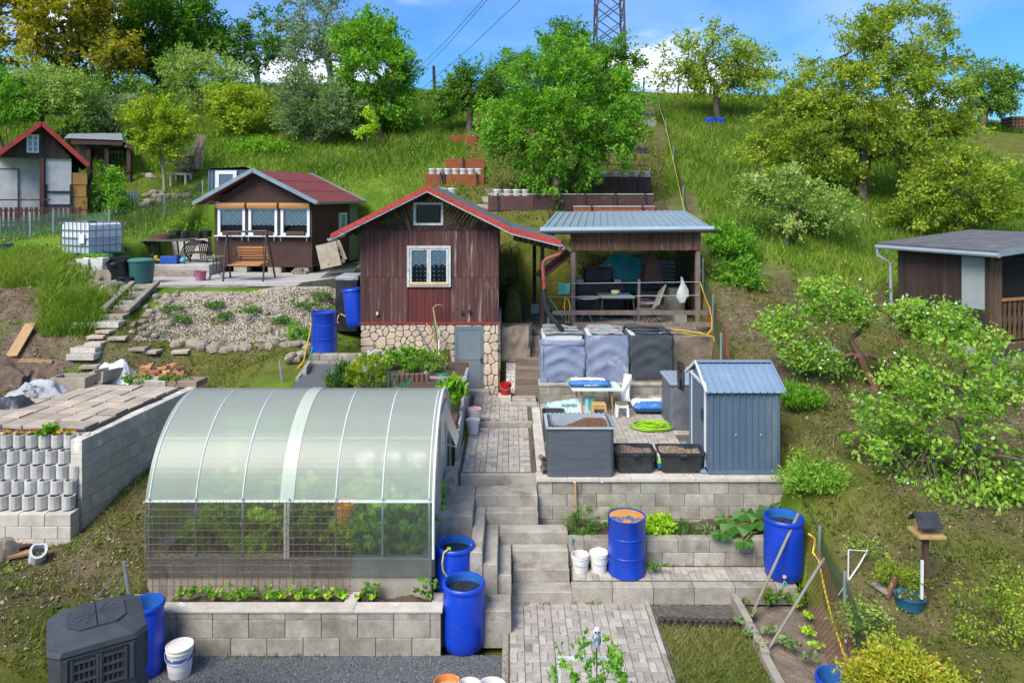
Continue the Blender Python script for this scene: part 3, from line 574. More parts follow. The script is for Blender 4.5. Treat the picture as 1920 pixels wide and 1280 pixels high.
def blockwall(t, length, courses, h=.215, d=.2, L=.5, m=None, z0=0.0, y0=0.0, first=0, x0=0.0, name='block'):
 m = m or CONC;me = block_mesh(m, d, h-.010, L-.012)
 for c in range(courses):
  x = x0-(L/2 if(c+first)%2 else 0)
  while x<x0+length-.02:
   a = max(x, x0);b = min(x+L, x0+length)
   if b-a>.04:piece(name, me, t, (a+.004,y0+random.uniform(-.003,.003),z0+c*h+.004), (0,0,0), ((b-a-.012)/(L-.012)+.001,1,1))
   x+=L
 mb = MB().box(x0+.012, x0+length-.012, y0+.014, y0+d-.014, z0, z0+courses*h-.012);mb.build('mortar', MORTAR, t, world=False)
PAV = shared(lambda b:b.bbox(-.097,.097,-.0475,.0475,-.05,0,.005), 'paver', PAVER)
def basket(t, x0, y0, nx, ny, z, limit=300, skip=None, s=.203, near=True):
 cells = [(i,j)for j in range(ny)for i in range(nx)];k = 0;rest = MB()
 for i, j in cells:
  cx, cy = x0+(i+.5)*s, y0+(j+.5)*s
  if skip and skip(cx, cy):continue
  v = (i+j)%2
  for q in(-1, 1):
   dx, dy = (q*s/4, 0)if v else(0, q*s/4);rz = rad(90)*v+random.gauss(0, .008);dz = random.gauss(0, .0018)
   if k<limit:piece('paver', PAV, t, (cx+dx,cy+dy,z+dz), (random.gauss(0,.006),random.gauss(0,.006),rz))
   else:
    M = Matrix.Translation((cx+dx,cy+dy,z+dz))@Matrix.Rotation(rz, 4, 'Z');rest.bbox(-.097, .097, -.0475, .0475, -.05, 0, .005, M)
   k+=1
 if rest.v:tag(rest.build('paver_field',PAVER,t,world=False), kind='stuff')
def setting(name, loc=(0,0,0), rotz=0):
 o = thing(name, None, None, loc, rotz);o['kind'] = 'structure';return o
mb = MB().box(-5.1, -.12, -2, 10.32, -.2, .14);g = mb.build('gravel_yard', GRAVEL);g['kind'] = 'structure'
def pebbles(name, pts, s0, s1, m, label, parent=None, flat=.6):
 n = len(pts);s = (s0+(s1-s0)*R.rand(n))[:, None]
 base = np.array([[1,0,0],[-.5,.87,0],[-.5,-.87,0],[0,0,1.1],[0,0,-.5]])
 a = R.rand(n)*6.28;ca, sa = np.cos(a), np.sin(a);V = np.empty((n,5,3));tl = R.randn(n, 2)*.4
 st = .6+.8*R.rand(n)
 for i, b in enumerate(base):
  bx = b[0]*st
  x = bx*ca-b[1]*sa;y = bx*sa+b[1]*ca;z = b[2]*flat+tl[:, 0]*x*.5+tl[:, 1]*y*.5
  V[:, i] = np.asarray(pts)+np.stack([x,y,z], -1)*s
 i = np.arange(n)*5;F = np.concatenate([np.stack([i+a_,i+b_,i+c_],-1)for a_,b_,c_ in[(0,1,3),(1,2,3),(2,0,3),(1,0,4),(2,1,4),(0,2,4)]])
 o = mesh_np(name, V.reshape(-1,3), F, m, parent=parent, attr=np.repeat(R.rand(n),5))
 return tag(o, label, kind='stuff')
def stonemat(name, cols):
 m = leafmat(name, cols, 0.0, .85);return m
PEB_D = stonemat('pebble_dark', [(.05,.055,.065),(.10,.108,.12),(.16,.17,.185),(.24,.25,.26)])
PEB_L = stonemat('pebble_light', [(.15,.115,.08),(.29,.24,.18),(.40,.35,.28),(.58,.54,.48)])
n = 15000;x = -5.05+R.rand(n)*4.9;y = 8.6+R.rand(n)*1.72
pebbles('gravel_chips', np.stack([x,y,np.full(n,.142)],-1), .007, .018, PEB_D, 'dark grey gravel chips in the front yard')
# low bed wall in front of the greenhouse
t = thing('planter_wall', 'concrete block planter wall along the foot of the greenhouse', 'wall', (-4.88,10.3,.14))
blockwall(t, 3.9, 2, h=.25, m=CONC, d=.2);blockwall(t, 3.9, 1, h=.1, m=CONC, z0=.5, d=.2, L=.5, first=1)
MB().bbox(-4.9, -2.30, 10.285, 10.51, .742, .775, .006).build('cap', CONC_L, t);MB().bbox(-2.24, -.96, 10.285, 10.51, .742, .775, .006).build('cap', CONC_L, t)
MB().bbox(-1.13, -.955, 10.52, 10.77, .14, .77, .008).build('side_block', CONC, t);MB().bbox(-2.36, -2.18, 10.28, 10.76, .744, .785, .008).build('divider', CONC_L, t)
mb = MB().grid(lambda u, v:(-4.85+u*3.72,10.49+v*.28,.70+.03*math.sin(u*40+v*3)+random.uniform(-.012,.012)), 90, 8);mb.build('soil', SOIL, t)
# lower path
t = setting('lower_path', (-.04,8.4,.33))
MB().box(-.09, 2.17, -10, 2.93, -.3, -.012).build('bedding', JOINT, t, world=False)
basket(t, .01, -.35, 10, 16, 0, limit=300)
MB().bbox(-.09, -.005, -10, 2.4, -.25, .012, .006).build('kerb', WOOD_G, t, world=False)
for i in range(4):MB().bbox(2.045, 2.115, -2.2+i*1.28, -.93+i*1.28, -.2, .02, .006).build('kerb', CONC, t, world=False)
# low step wall with paved ledge
t = thing('ledge_wall', 'lowest concrete block wall, carrying the paved ledge with the rusty topped drum', 'wall', (.90,11.28,.31))
blockwall(t, 3.42, 1, h=.278, d=.16, L=.62, m=CONC)
t = setting('paved_ledge', (.92,11.44,.59))
MB().box(0, 3.44, -.01, .5, -.28, -.012).build('bedding', JOINT, t, world=False);basket(t, .02, .03, 17, 2, 0, s=.202)
t = thing('herb_bed_wall', 'concrete block wall of the herb bed behind the rusty topped blue drum', 'wall', (.90,11.9,.585))
blockwall(t, 3.45, 2, h=.215, d=.18, m=CONC)
mb = MB().grid(lambda u, v:(.93+u*3.75,12.06+v*.66,.955+.03*math.sin(u*31)+random.uniform(-.015,.015)), 70, 10);solo = solo
o = mb.build('herb_bed_soil', SOIL);o['kind'] = 'structure'
# terrace
t = thing('terrace_wall', 'tall concrete block retaining wall under the tiled terrace with the metal shed', 'wall', (.44,12.7,.77))
blockwall(t, 4.25, 4, h=.215, d=.2, m=CONC)
for i in range(8):MB().bbox(-.03+i*.542, -.03+(i+1)*.542-.006, -.035, .27, .862, .92, .006).build('cap', CONC_L, t, world=False)
t = thing('terrace_side_wall', 'concrete block side wall of the terrace, behind the metal shed', 'wall', (4.69,12.9,.77), rad(90))
blockwall(t, 4.3, 4, h=.215, d=.2, m=CONC)
MB().bbox(0, 4.3, -.02, .24, .862, .915, .006).build('cap', CONC_L, t, world=False)
t = setting('terrace_paving', (.63,12.97,1.69))
MB().box(-.2, 4.1, -.04, 4.3, -.6, -.012).build('bedding', JOINT, t, world=False);basket(t, 0, 0, 19, 21, 0, skip=lambda x, y:x>2.7+.02*y and y<2.0 or x>3.85)
for i in range(5):MB().bbox(-.20, -.01, -.27+.29+i*.86, .02+(i+1)*.86-.006, -.5, .03, .008).build('kerb', CONC_L, t, world=False)
# lower stairs
t = thing('concrete_stairs', 'worn concrete garden stairs with stepped side ledges between greenhouse and terrace wall', 'stairs', (0,11.3,.2))
xl = [-.90, -.62, -.43, -.21, -.005, -.005, -.02];xr = [.43, .43, .43, .90, .89, .89, .905];dd = [12.98, 12.55, 12.3, 12.02, 11.79, 11.57, 11.27];dr = [4.85, 5.04, 5.23, 5.42, 5.61, 5.80, 5.99]
for i in range(7):
 nd = 13.05 if i==0 else dd[i-1]-.012
 MB().bbox(xl[i]+.003*i, xr[i]+(0 if i>2 else .0), dd[i], nd if i else 13.06, .2 if i>2 else .3, H-dr[i]-(.006 if i==0 else 0), .012).build('step', CONC_D, t)
for x0, x1, d0, d1, dr_ in[(-1.14,-.625,11.75,13.0,5.05), (-.62,-.435,10.95,12.54,5.235), (-.43,-.215,10.98,12.29,5.425), (-.212,-.01,11.03,12.01,5.615), (-.42,-.014,10.52,10.97,5.86), (-1.14,-.95,12.5,13.1,4.75)]:
 MB().bbox(x0, x1, d0, d1, .12, H-dr_, .012).build('side_ledge', CONC_D, t)
t = setting('upper_path', (-.90,13.0,1.65))
MB().box(-.06, 1.33, .05, 2.62, -.6, -.012).build('bedding', JOINT, t, world=False);MB().box(-.60, 1.33, 2.63, 5.0, -.6, .088).build('bedding', JOINT, t, world=False)
MB().bbox(-.02, 1.325, 2.60, 2.70, -.02, .104, .008).build('kerb', CONC_D, t, world=False)
basket(t, .02, .10, 6, 12, 0, s=.2035, limit=150);basket(t, .02, 2.71, 6, 10, .1, s=.2035, limit=150)
MB().bbox(-.13, -.03, .0, 2.6, -.5, .05, .01).build('kerb', CONC_D, t, world=False)
# stairs beside the red cabin
t = thing('plank_stairs', 'narrow stone and timber stairs climbing between the red cabin and the covered tanks', 'stairs', (.3,17.4,1.75))
WOOD_D = mat('step_wood', (.22,.175,.135), (.13,.10,.075), scale=3, rough=.95, bump=.5, stretch=(.5,3,3), stain=((.33,.29,.24),5,.58,.75), objvar=.12)
MB().bbox(.0, .55, 17.02, 17.36, 1.6, 1.84, .015).build('step', CONC_D, t);MB().bbox(-.02, .57, 16.8, 17.01, 1.55, 1.80, .015).build('step', CONC_D, t)
for i in range(7):MB().bbox(.07+.02*i*.3, .68, 17.37+i*.31, 17.37+(i+1)*.31-.01, 1.6, 2.0+i*.165, .02).build('step', WOOD_D, t)
o = MB().grid(lambda u, v:(-.14+u*.30,17.55+v*1.5,1.80+v*.95+.02*random.random()), 8, 24).build('pebble_strip', mat('pebble_bed',(.22,.2,.18),(.35,.33,.3),scale=40), None);o['kind'] = 'structure'
n = 900;u, v = R.rand(n), R.rand(n)
pebbles('white_pebbles', np.stack([-.14+u*.30,17.55+v*1.5,1.81+v*.95],-1), .014, .032, stonemat('pebble_white',[(.25,.25,.26),(.5,.5,.5),(.72,.72,.72),(.8,.8,.8)]), 'white and grey pebbles between the cabin and the stairs')
# tank platform and pavilion floor
t = thing('tank_platform_wall', 'low concrete block wall carrying the three covered water tanks', 'wall', (.63,17.2,1.70))
blockwall(t, 3.8, 2, h=.20, d=.2, m=CONC)
MB().bbox(-.02, 3.85, -.02, 1.65, .40, .45, .008).build('cap', CONC_D, t, world=False)
ROUGH = mat('rough_wall', (.25,.215,.17), (.16,.125,.095), scale=3, rough=.95, bump=.8, bscale=14, stain=((.44,.42,.37),2.4,.55,.68))
t = thing('rubble_wall', 'old rubble concrete wall under the right end of the pavilion', 'wall', (4.5,18.65,1.7))
mb = MB().grid(lambda u, v:(.45+u*4.65,18.62+.04*noise2(u*9,v*3,1,3)-.02*(v>.9),1.7+v*1.26+.03*float(noise2(u*7,0,1,4))*v), 60, 14);mb.build('wall_face', ROUGH, t, smooth=True)
MB().box(.45, 5.1, 18.66, 18.95, 1.7, 2.94).build('wall_core', ROUGH, t)
t = setting('pavilion_floor', (.3,18.9,3.0))
MB().box(-.3, 4.85, 0, 4.3, -.4, -.008).build('bedding', JOINT, t, world=False)
FLOORP = mat('floor_paver', (.27,.235,.20), (.19,.165,.14), scale=5, rough=.9, bump=.3, objvar=.15)
pm_ = shared(lambda b:b.bbox(-.145,.145,-.145,.145,-.04,0,.008), 'paver', FLOORP)
for i in range(15):
 for j in range(10):piece('paver', pm_, t, (.2+i*.3,.2+j*.3,0), (0,0,random.gauss(0,.01)))
STONEF = mat('rough_stone', (.33,.27,.205), (.22,.175,.13), scale=4, rough=.95, bump=.7, bscale=22)
t = thing('stone_planter', 'round cornered block of rough stone beside the top of the narrow stairs', 'planter', (-.05,18.6,2.5))
mb = MB()
def _sp(u, v):
 a = -.2+u*2.0;p = Vector((-.25+.75*min(1,u*1.6)-.0,18.35+.9*max(0,u-.55)/.45,2.45+v*.82))
 return p+Vector((.04*float(noise2(u*8,v*4,1,8)),.05*float(noise2(u*8,v*4,1,9)),.05*float(noise2(u*5,1,1,2))*v))
mb.grid(_sp, 30, 12);mb.build('face', STONEF, t, smooth=True);MB().slab([(-.3,18.38),(.44,18.40),(.48,19.2),(-.3,19.2)], 2.4, 3.2).build('core', STONEF, t)
# greenhouse
def polycarb(fac=.4, name='polycarbonate'):
 m = bpy.data.materials.new(name);m.use_nodes = True;t = m.node_tree;L = t.links.new;t.nodes.clear()
 co = t.nodes.new('ShaderNodeTexCoord');mp = t.nodes.new('ShaderNodeMapping');mp.inputs['Scale'].default_value = (.25, 7, 7);L(co.outputs['Object'], mp.inputs[0])
 n = t.nodes.new('ShaderNodeTexNoise');n.inputs['Scale'].default_value = 1.2;n.inputs['Detail'].default_value = 3;L(mp.outputs[0], n.inputs['Vector'])
 bp = t.nodes.new('ShaderNodeBump');bp.inputs['Strength'].default_value = .12;bp.inputs['Distance'].default_value = .02;L(n.outputs[0], bp.inputs['Height'])
 tr = t.nodes.new('ShaderNodeBsdfTransparent');tr.inputs[0].default_value = (.97, .99, .97, 1)
 rf = t.nodes.new('ShaderNodeBsdfRefraction');rf.inputs[0].default_value = (.97, .99, .97, 1);rf.inputs['Roughness'].default_value = .22;rf.inputs['IOR'].default_value = 1.08
 df = t.nodes.new('ShaderNodeBsdfDiffuse');df.inputs[0].default_value = (.86, .94, .84, 1)
 tl = t.nodes.new('ShaderNodeBsdfTranslucent');tl.inputs[0].default_value = (.86, .92, .80, 1)
 gl = t.nodes.new('ShaderNodeBsdfGlossy');gl.inputs['Roughness'].default_value = .30;L(bp.outputs[0], gl.inputs['Normal'])
 def mix(f, a, b):
  x = t.nodes.new('ShaderNodeMixShader')
  if isinstance(f, float):x.inputs[0].default_value = f
  else:L(f, x.inputs[0])
  L(a.outputs[0], x.inputs[1]);L(b.outputs[0], x.inputs[2]);return x
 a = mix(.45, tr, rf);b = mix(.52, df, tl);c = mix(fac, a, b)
 fr = t.nodes.new('ShaderNodeFresnel');fr.inputs['IOR'].default_value = 1.38;L(bp.outputs[0], fr.inputs['Normal'])
 d = mix(fr.outputs[0], c, gl);o = t.nodes.new('ShaderNodeOutputMaterial');L(d.outputs[0], o.inputs[0])
 return m
POLY = polycarb(.08);POLY_LIT = polycarb(.50, 'skylit_polycarbonate');POLY_S = polycarb(.80, 'film_strip')  # arch sheet milkier than the clear sides: skylight brightness painted into its material
STRIP = mat('white_strip', (.72,.76,.74), (.64,.69,.66), scale=3, rough=.35, bump=0)
GALV = mat('galvanised', (.48,.53,.54), (.38,.43,.45), scale=6, rough=.35, metal=.6, bump=.05)
GX0, GX1, GY0, GY1, GZ0 = -5.28, -1.17, 10.80, 13.80, 1.25
def gprof(t, off=0.0):
 leg = .5;r = 1.5;tot = 2*leg+math.pi*r;s = t*tot
 if s<leg:return GY0-off, GZ0+s
 if s>tot-leg:return GY1+off, GZ0+tot-s
 a = (s-leg)/r;return GY0+1.5-(1.5+off)*math.cos(a), GZ0+leg+(r+off)*math.sin(a)
t = thing('greenhouse', 'arched polycarbonate greenhouse on a block base', 'greenhouse', ((GX0+GX1)/2,12.3,.75))
def sheet(x0, x1, off, name, m, t0=0.0, t1=1.0, nu=6, low=0.0):
 mb = MB();N = 56
 pts = [gprof(t0+(t1-t0)*i/(N-1),off)for i in range(N)]
 if low:pts = [(pts[0][0],GZ0-low)]+pts+[(pts[-1][0],GZ0-low)]
 for i in range(len(pts)-1):
  for j in range(nu):
   a = x0+(x1-x0)*j/nu;b = x0+(x1-x0)*(j+1)/nu
   mb.add([(a,*pts[i]),(b,*pts[i]),(b,*pts[i+1]),(a,*pts[i+1])], [(0,1,2,3)])
 return mb.build(name, m, t, smooth=True)
xm = (GX0+GX1)/2-.02
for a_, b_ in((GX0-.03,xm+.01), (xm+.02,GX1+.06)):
 sheet(a_, b_, .022, 'polycarbonate_sheet', POLY_LIT, t0=.144, t1=.856)
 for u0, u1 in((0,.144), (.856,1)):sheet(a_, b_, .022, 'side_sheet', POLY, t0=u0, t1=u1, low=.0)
 MB().add([(a_,GY0-.022,GZ0-.26),(b_,GY0-.022,GZ0-.26),(b_,GY0-.022,GZ0),(a_,GY0-.022,GZ0)], [(0,1,2,3)]).build('apron_sheet', POLY, t)
sheet(xm-.11, xm+.09, .034, 'overlap_strip', POLY_S, t0=.144, nu=1);sheet(xm-.05, xm+.03, .034, 'overlap_strip', POLY_LIT, t1=.144, nu=1)
for i in range(7):
 x = GX0+.03+(GX1-GX0-.06)*i/6
 MB().tube([(x,*gprof(j/40,.0))for j in range(41)], .017, 6).build('hoop', GALV, t)
 if i!=3:MB().tube([(x,*gprof(.144+j*.356/30,.03))for j in range(31)], .010, 4).build('clamp_strip', STRIP, t)
 MB().lathe([(.022,0),(.018,.012),(0,.014)], 8, (x,GY0-.028,GZ0+.86), M=None).build('bolt', GALV, t)
for tt in(.0, .142, .30, .5, .70, .858, 1.0):
 y, z = gprof(tt);MB().beam((GX0,y,z), (GX1,y,z), .03, .03).build('purlin', GALV, t)
y, z = gprof(.142, .03);MB().beam((GX0-.02,y,z), (GX1+.05,y,z), .012, .035).build('seam_strip', STRIP, t)
for x, nm in((GX0-.005,'end_panel'), (GX1+.02,'end_panel')):
 pts = [gprof(i/40)for i in range(41)];mb = MB();n_ = len(pts);c = (x, GY0+1.5, GZ0+.4)
 mb.add([(x,*p)for p in pts]+[c]+[(x,GY1,GZ0-.26),(x,GY0,GZ0-.26)], [(i,i+1,n_)for i in range(n_-1)]+[(n_-1,n_+1,n_),(n_+1,n_+2,n_),(n_+2,0,n_)])
 mb.build(nm, POLY, t)
x = GX1+.035
d_ = MB()
for a, b in[((11.75,1.05),(11.75,3.0)), ((12.85,1.05),(12.85,3.0)), ((11.75,3.0),(12.85,3.0)), ((11.75,2.05),(12.85,2.05)), ((11.75,1.08),(12.85,1.08))]:d_.beam((x,a[0],a[1]), (x,b[0],b[1]), .03, .03)
d_.build('door_frame', GALV, t)
MB().tube([(x+d__,*gprof(i/40,.03))for i in range(41)for d__ in(0,)], .02, 6).build('end_rim', STRIP, t)
MB().add([(x+.02,12.0,2.98),(x+.02,12.6,3.0),(x+.24,12.62,2.45),(x+.24,12.02,2.43)], [(0,1,2,3)]).build('vent_pane', POLY, t)
MB().beam((x,12.05,2.5), (x+.24,12.05,2.43), .012, .012).build('vent_stay', GALV, t)
base = MB()
for x0, x1, y0, y1 in[(GX0,GX1,GY0+.01,GY0+.16), (GX0,GX1,GY1-.16,GY1), (GX0,GX0+.15,GY0+.17,GY1-.17), (GX1-.15,GX1,GY0+.17,GY1-.17)]:base.bbox(x0, x1, y0, y1, .1, GZ0-.02, .01)
base.build('foundation', mat('stained_concrete',(.40,.36,.29),(.25,.22,.18),scale=2.2,rough=.95,bump=.4,stretch=(1,1,.4),stain=((.10,.09,.08),1.6,.6,.7)), t)
MB().bbox(GX0+.05, -3.3, GY0+.02, GY0+.1, GZ0-.015, GZ0+.035, .008).build('sill_plank', mat('yellow_plank',(.55,.42,.22),(.44,.32,.16),scale=3,bump=.2), t)
MB().box(GX0+.15, GX1-.15, GY0+.16, GY1-.16, .3, 1.08).build('floor_soil', SOIL, t)
for i, (x, y, sx, hh, lm)in enumerate([(-4.55,11.5,.5,.62,'deep'),(-3.95,11.35,.4,.42,'lime'),(-3.4,11.6,.5,.7,'deep'),(-2.75,11.5,.45,.75,'mid'),(-2.2,11.4,.42,.75,'bright'),(-1.68,11.35,.40,.70,'bright'),(-4.3,12.4,.4,.8,'deep'),(-2.4,12.5,.5,.9,'mid')]):
 lab = ['dark leafy crop at the left inside the greenhouse', 'lime green low crop near the left front inside the greenhouse', 'dark leafy crop left of the middle strip inside the greenhouse', 'leafy crop beside the orange bucket inside the greenhouse', 'bright tomato plant right of the wire mesh inside the greenhouse', 'rightmost bright tomato plant inside the greenhouse by the door', 'tall crop at the back left inside the greenhouse', 'tall crop at the back centre inside the greenhouse'][i]
 tree('crop_plant', lab, 'plant', (x,y,1.08), [(0,0,hh*.55,sx*1.15,.4,hh*.55)], LF['lime' if i in(1,4)else 'bright'], nclump=34, nleaf=1400, leaf=.10, clump=.16, trunk_r=.012, fork=.1, stems=3, seed=40+i, aspect=.75)
for i in range(6):tree('crop_plant', ORD[i]+' leafy crop in the second row inside the greenhouse', 'plant', (-4.75+i*.62,12.15,1.08), [(0,0,.5,.42,.35,.42)], LF['bright' if i%2 else 'lime'], nclump=30, nleaf=900, leaf=.11, clump=.16, trunk_r=.012, fork=.1, stems=3, seed=300+i, aspect=.75, group='second crop row in the greenhouse')
# weeds and dirt in the joints
def line(x0, y0, x1, y1, z, n, j=.02):u = R.rand(n);k = noise2(u*9+x0*3, u*0+y0, 1.3, 51)>-.15;u = u[k];return np.stack([x0+(x1-x0)*u+j*R.randn(len(u)),y0+(y1-y0)*u+j*R.randn(len(u)),np.full(len(u),z)], -1)
J = np.concatenate([line(.9,11.26,2.1,11.26,.33,120),line(-4.8,10.28,-1,10.28,.14,160),line(2.08,8.6,2.1,11.2,.33,160,.03),line(-.06,8.6,-.05,10.4,.33,60),line(.95,11.88,4.3,11.88,.59,160),line(.63,17.18,4.3,17.18,1.69,170),line(.42,13.2,.42,17,1.66,160),line(-.9,13.1,-.9,15.6,1.66,160),line(-.9,15.7,.4,15.72,1.755,60),line(-.6,17.0,-.1,17.2,1.75,60,.05),line(.0,11.27,.9,11.26,.33,60),line(2.9,12.85,4.6,12.85,1.69,40)])
blades('joint_weeds', J[:,0], J[:,1], .02+.06*R.rand(len(J)), .012, .9, _grass_low, 'tiny weeds growing in the paving and wall joints', Z=J[:,2])
n = 5200;X = np.concatenate([-.04+R.rand(900)*2.1,-.9+R.rand(700)*1.3,.6+R.rand(1100)*3.9,.95+R.rand(300)*3.3]);Y = np.concatenate([8.7+R.rand(900)*2.5,13+R.rand(700)*4.2,13+R.rand(1100)*4.1,11.46+R.rand(300)*.4]);Zc = np.concatenate([np.full(900,.333),np.where(Y[900:1600]>15.6,1.753,1.653),np.full(1100,1.693),np.full(300,.593)])
flecks('paving_litter', X, Y, .018, .3, leafmat('litter',[]), 'crumbs of soil and leaf bits on the paving', dz=.002, Z=Zc)
# barrels, drums, buckets
BLUE = mat('blue_plastic', (.006,.052,.50), (.005,.040,.40), scale=3, rough=.38, bump=.04, bscale=20, spec=.5, objvar=.10, stain=((.09,.15,.42),3.0,.60,.86), fine=.06)
BLUE_IN = mat('blue_inside', (.03,.16,.50), (.02,.11,.42), scale=4, rough=.4, bump=.02)
STEELBLUE = mat('blue_steel', (.004,.045,.40), (.004,.034,.32), scale=4, rough=.30, bump=.04, spec=.6, stain=((.02,.05,.25),8,.66,.8))
WATER = mat('dark_water', (.012,.018,.018), (.02,.03,.028), scale=3, rough=.05, bump=.02, spec=.8)
WHITEP = mat('white_plastic', (.72,.71,.68), (.64,.62,.58), scale=5, rough=.45, bump=.03, objvar=.05, stain=((.42,.38,.31),6,.64,.80))
YELLOWH = mat('yellow_hose', (.70,.50,.03), (.62,.43,.02), scale=8, rough=.45, bump=0)
GREENH = mat('green_hose', (.30,.55,.02), (.24,.48,.02), scale=8, rough=.45, bump=0)
TEALH = mat('teal_hose', (.06,.42,.34), (.05,.36,.30), scale=8, rough=.45, bump=0)
BLACKP = mat('black_plastic', (.020,.022,.026), (.035,.038,.043), scale=6, rough=.45, bump=.06, objvar=.15)
DARKGREY = mat('charcoal_plastic', (.040,.045,.053), (.055,.061,.070), scale=5, rough=.5, bump=.1, bscale=90)
def barrel(name, label, loc, r=.292, h=.90, water=.72, debris=False, taper=.93, group=None, tilt=0.0, lidded=False):
 t = thing(name, label, 'barrel', loc, group=group)
 prof = [(r*taper*.92,0), (r*taper,.03), (r*.985,h*.18), (r*1.0,h*.45), (r*.995,h*.75), (r*.955,h*.90), (r*.94,h*.925), (r*1.02,h*.935), (r*1.035,h*.955), (r*1.02,h*.985), (r*.97,h)]
 MB().lathe(prof+([(r*.90,h*.995)]if not lidded else[(r*.9,h*1.0),(0,h*.99)]), 36).build('body', BLUE, t, smooth=True, world=False)
 if not lidded:
  MB().lathe([(r*.90,h*.995),(r*.90,h*.93),(r*.955,h*.85),(r*.96,h*.4),(r*.9,.03)], 36, open0=True).build('inner_wall', BLUE_IN, t, smooth=True, world=False)
  MB().lathe([(r*.955,h*water),(0,h*water+.001)], 32).build('water', WATER, t, world=False)
 if debris:
  n = 160;a = R.rand(n)*6.28;q = np.sqrt(R.rand(n))*r*.85
  pebbles('floating_leaves', np.stack([q*np.cos(a),q*np.sin(a)*.7+.06,np.full(n,h*water+.004)],-1), .008, .022, stonemat('debris',[(.02,.02,.015),(.04,.035,.02),(.07,.06,.04),(.03,.03,.02)]), None, parent=t, flat=.2)
 return t
b1 = barrel('water_barrel', 'blue barrel full of dark water, behind the foremost one at the greenhouse corner', (-.85,11.12,.43), r=.285, h=.89, water=.86)
MB().tube([w(840,1029,10.84),w(832,1036,10.82),w(829,1055,10.80),w(831,1070,10.82),w(838,1080,10.84)], .011, 6).build('hose', YELLOWH, b1)
MB().cbox(w(842,1028,10.86), (.05,.03,.03)).build('hose_tap', GREENH, b1)
barrel('water_barrel', 'blue barrel with leaves floating on its water, nearest the bottom of the stairs', (-.68,10.54,.14), r=.295, h=.91, water=.85, debris=True)
b3 = barrel('water_barrel', 'blue barrel with a pink tap on the paved ledge behind the rusty fence mesh', (4.22,11.6,.6), r=.30, h=.92, water=.84, debris=True)
MB().lathe([(.018,0),(.03,.01),(.03,.04),(.012,.05)], 10, w(1471,1084,11.27), close=True).build('tap_knob', mat('pink',(.75,.35,.38),rough=.4,bump=0), b3)
mb = MB();c = w(1471, 1092, 11.26)
for a in(-.03, .03):mb.tube([c+Vector((0,0,.03)),c+Vector((a,-.02,-.01)),c+Vector((a*1.5,-.02,-.04))], .009, 6)
mb.build('tap', TEALH, b3)
barrel('water_barrel', 'slim open blue barrel between the black composter and the planter wall', (xat(273,9.95),9.95,.14), r=.235, h=.94, water=.7, taper=.9)
barrel('water_barrel', 'blue barrel with only its rim showing at the bottom edge by the rusty mesh', (xat(1568,9.05),9.05,-.28), r=.24, h=.94, water=.7)
def drum(label, loc, lid):
 t = thing('steel_drum', label, 'drum', loc);r, h = .29, .88
 pr = [(r,0), (r+.008,.012), (r,.03)]
 for zc in(.30, .59):pr+=[(r,zc-.016), (r+.011,zc-.006), (r+.011,zc+.006), (r,zc+.016)]
 pr+=[(r,h-.03), (r+.010,h-.015), (r+.010,h), (r-.012,h+.002), (r-.014,h-.018)]
 MB().lathe(pr, 40).build('body', STEELBLUE, t, smooth=True, world=False)
 MB().lathe([(r-.014,h-.018),(0,h-.016)], 40).build('lid', lid, t, world=False)
 MB().lathe([(.035,0),(.035,.016),(0,.016)], 14, (.15,.12,h-.017)).build('bung', lid, t, world=False);MB().lathe([(.018,0),(.018,.012),(0,.012)], 12, (-.05,-.18,h-.017)).build('bung', lid, t, world=False)
 return t
RUST_LID = mat('rusty_lid', (.50,.22,.035), (.58,.30,.07), scale=3, rough=.6, bump=.1, stain=((.05,.11,.26),2.6,.56,.60))
drum('blue steel drum with an orange rusty lid on the paved ledge', (1.80,11.72,.592), RUST_LID)
d2 = drum('blue steel drum with two white ribs on the low wall left of the red cabin', (xat(608,17.15),17.15,2.93), STEELBLUE)
def bucket(label, loc, r=.15, h=.29, m=None, lid=None, fill=None, group=None, rot=None, handle=True, name='bucket', cat='bucket', inner=None):
 t = thing(name, label, cat, loc, group=group)
 if rot:t.rotation_euler = rot
 MB().lathe([(r*.84,0),(r*.86,.008),(r*.985,h*.84),(r*1.05,h*.85),(r*1.05,h*.90),(r*1.0,h*.905),(r*1.03,h*.965),(r*1.05,h)]+([(r*.97,h),(r*.94,h*.9),(r*.82,.02),(0,.02)]if not lid else[]), 26).build('body', m or WHITEP, t, smooth=True, world=False)
 if lid:MB().lathe([(r*1.06,h*.965),(r*1.07,h*1.02),(r*.98,h*1.03),(r*.94,h*1.0),(0,h*1.0)], 26).build('lid', lid, t, smooth=True, world=False)
 if fill:MB().lathe([(r*.93,h*.78),(r*.4,h*.83),(0,h*.84)], 20).build('fill', fill, t, world=False)
 if handle:
  MB().tube([(r*1.05*math.cos(a),-.25*r-r*.85*math.sin(a)*.9,h*.86-r*.75*math.sin(a))for a in[math.pi*i/14 for i in range(15)]], .004, 5).build('handle', GALV, t, world=False)
 return t
def onlow(px, py, z, ):D = dat(py, z);return Vector((xat(px,D),D,z))
bucket('dirty white open bucket on the paved ledge, left of the closed one', onlow(1088,1070,.59), .135, .27)
bucket('clean white lidded bucket on the paved ledge beside the steel drum', onlow(1123,1069,.59), .14, .29, lid=WHITEP)
ORANGE = mat('orange_paint', (.62,.16,.03), (.66,.23,.06), scale=5, rough=.5, bump=.03, stain=((.72,.66,.58),4,.58,.66))
STRAW = mat('straw_fill', (.52,.45,.28), (.38,.32,.18), scale=20, rough=.9, bump=.5)
bucket('orange bucket at the bottom edge, left of two dirty white ones', (xat(838,9.2),9.2,.14), .16, .36, m=ORANGE, fill=STRAW)
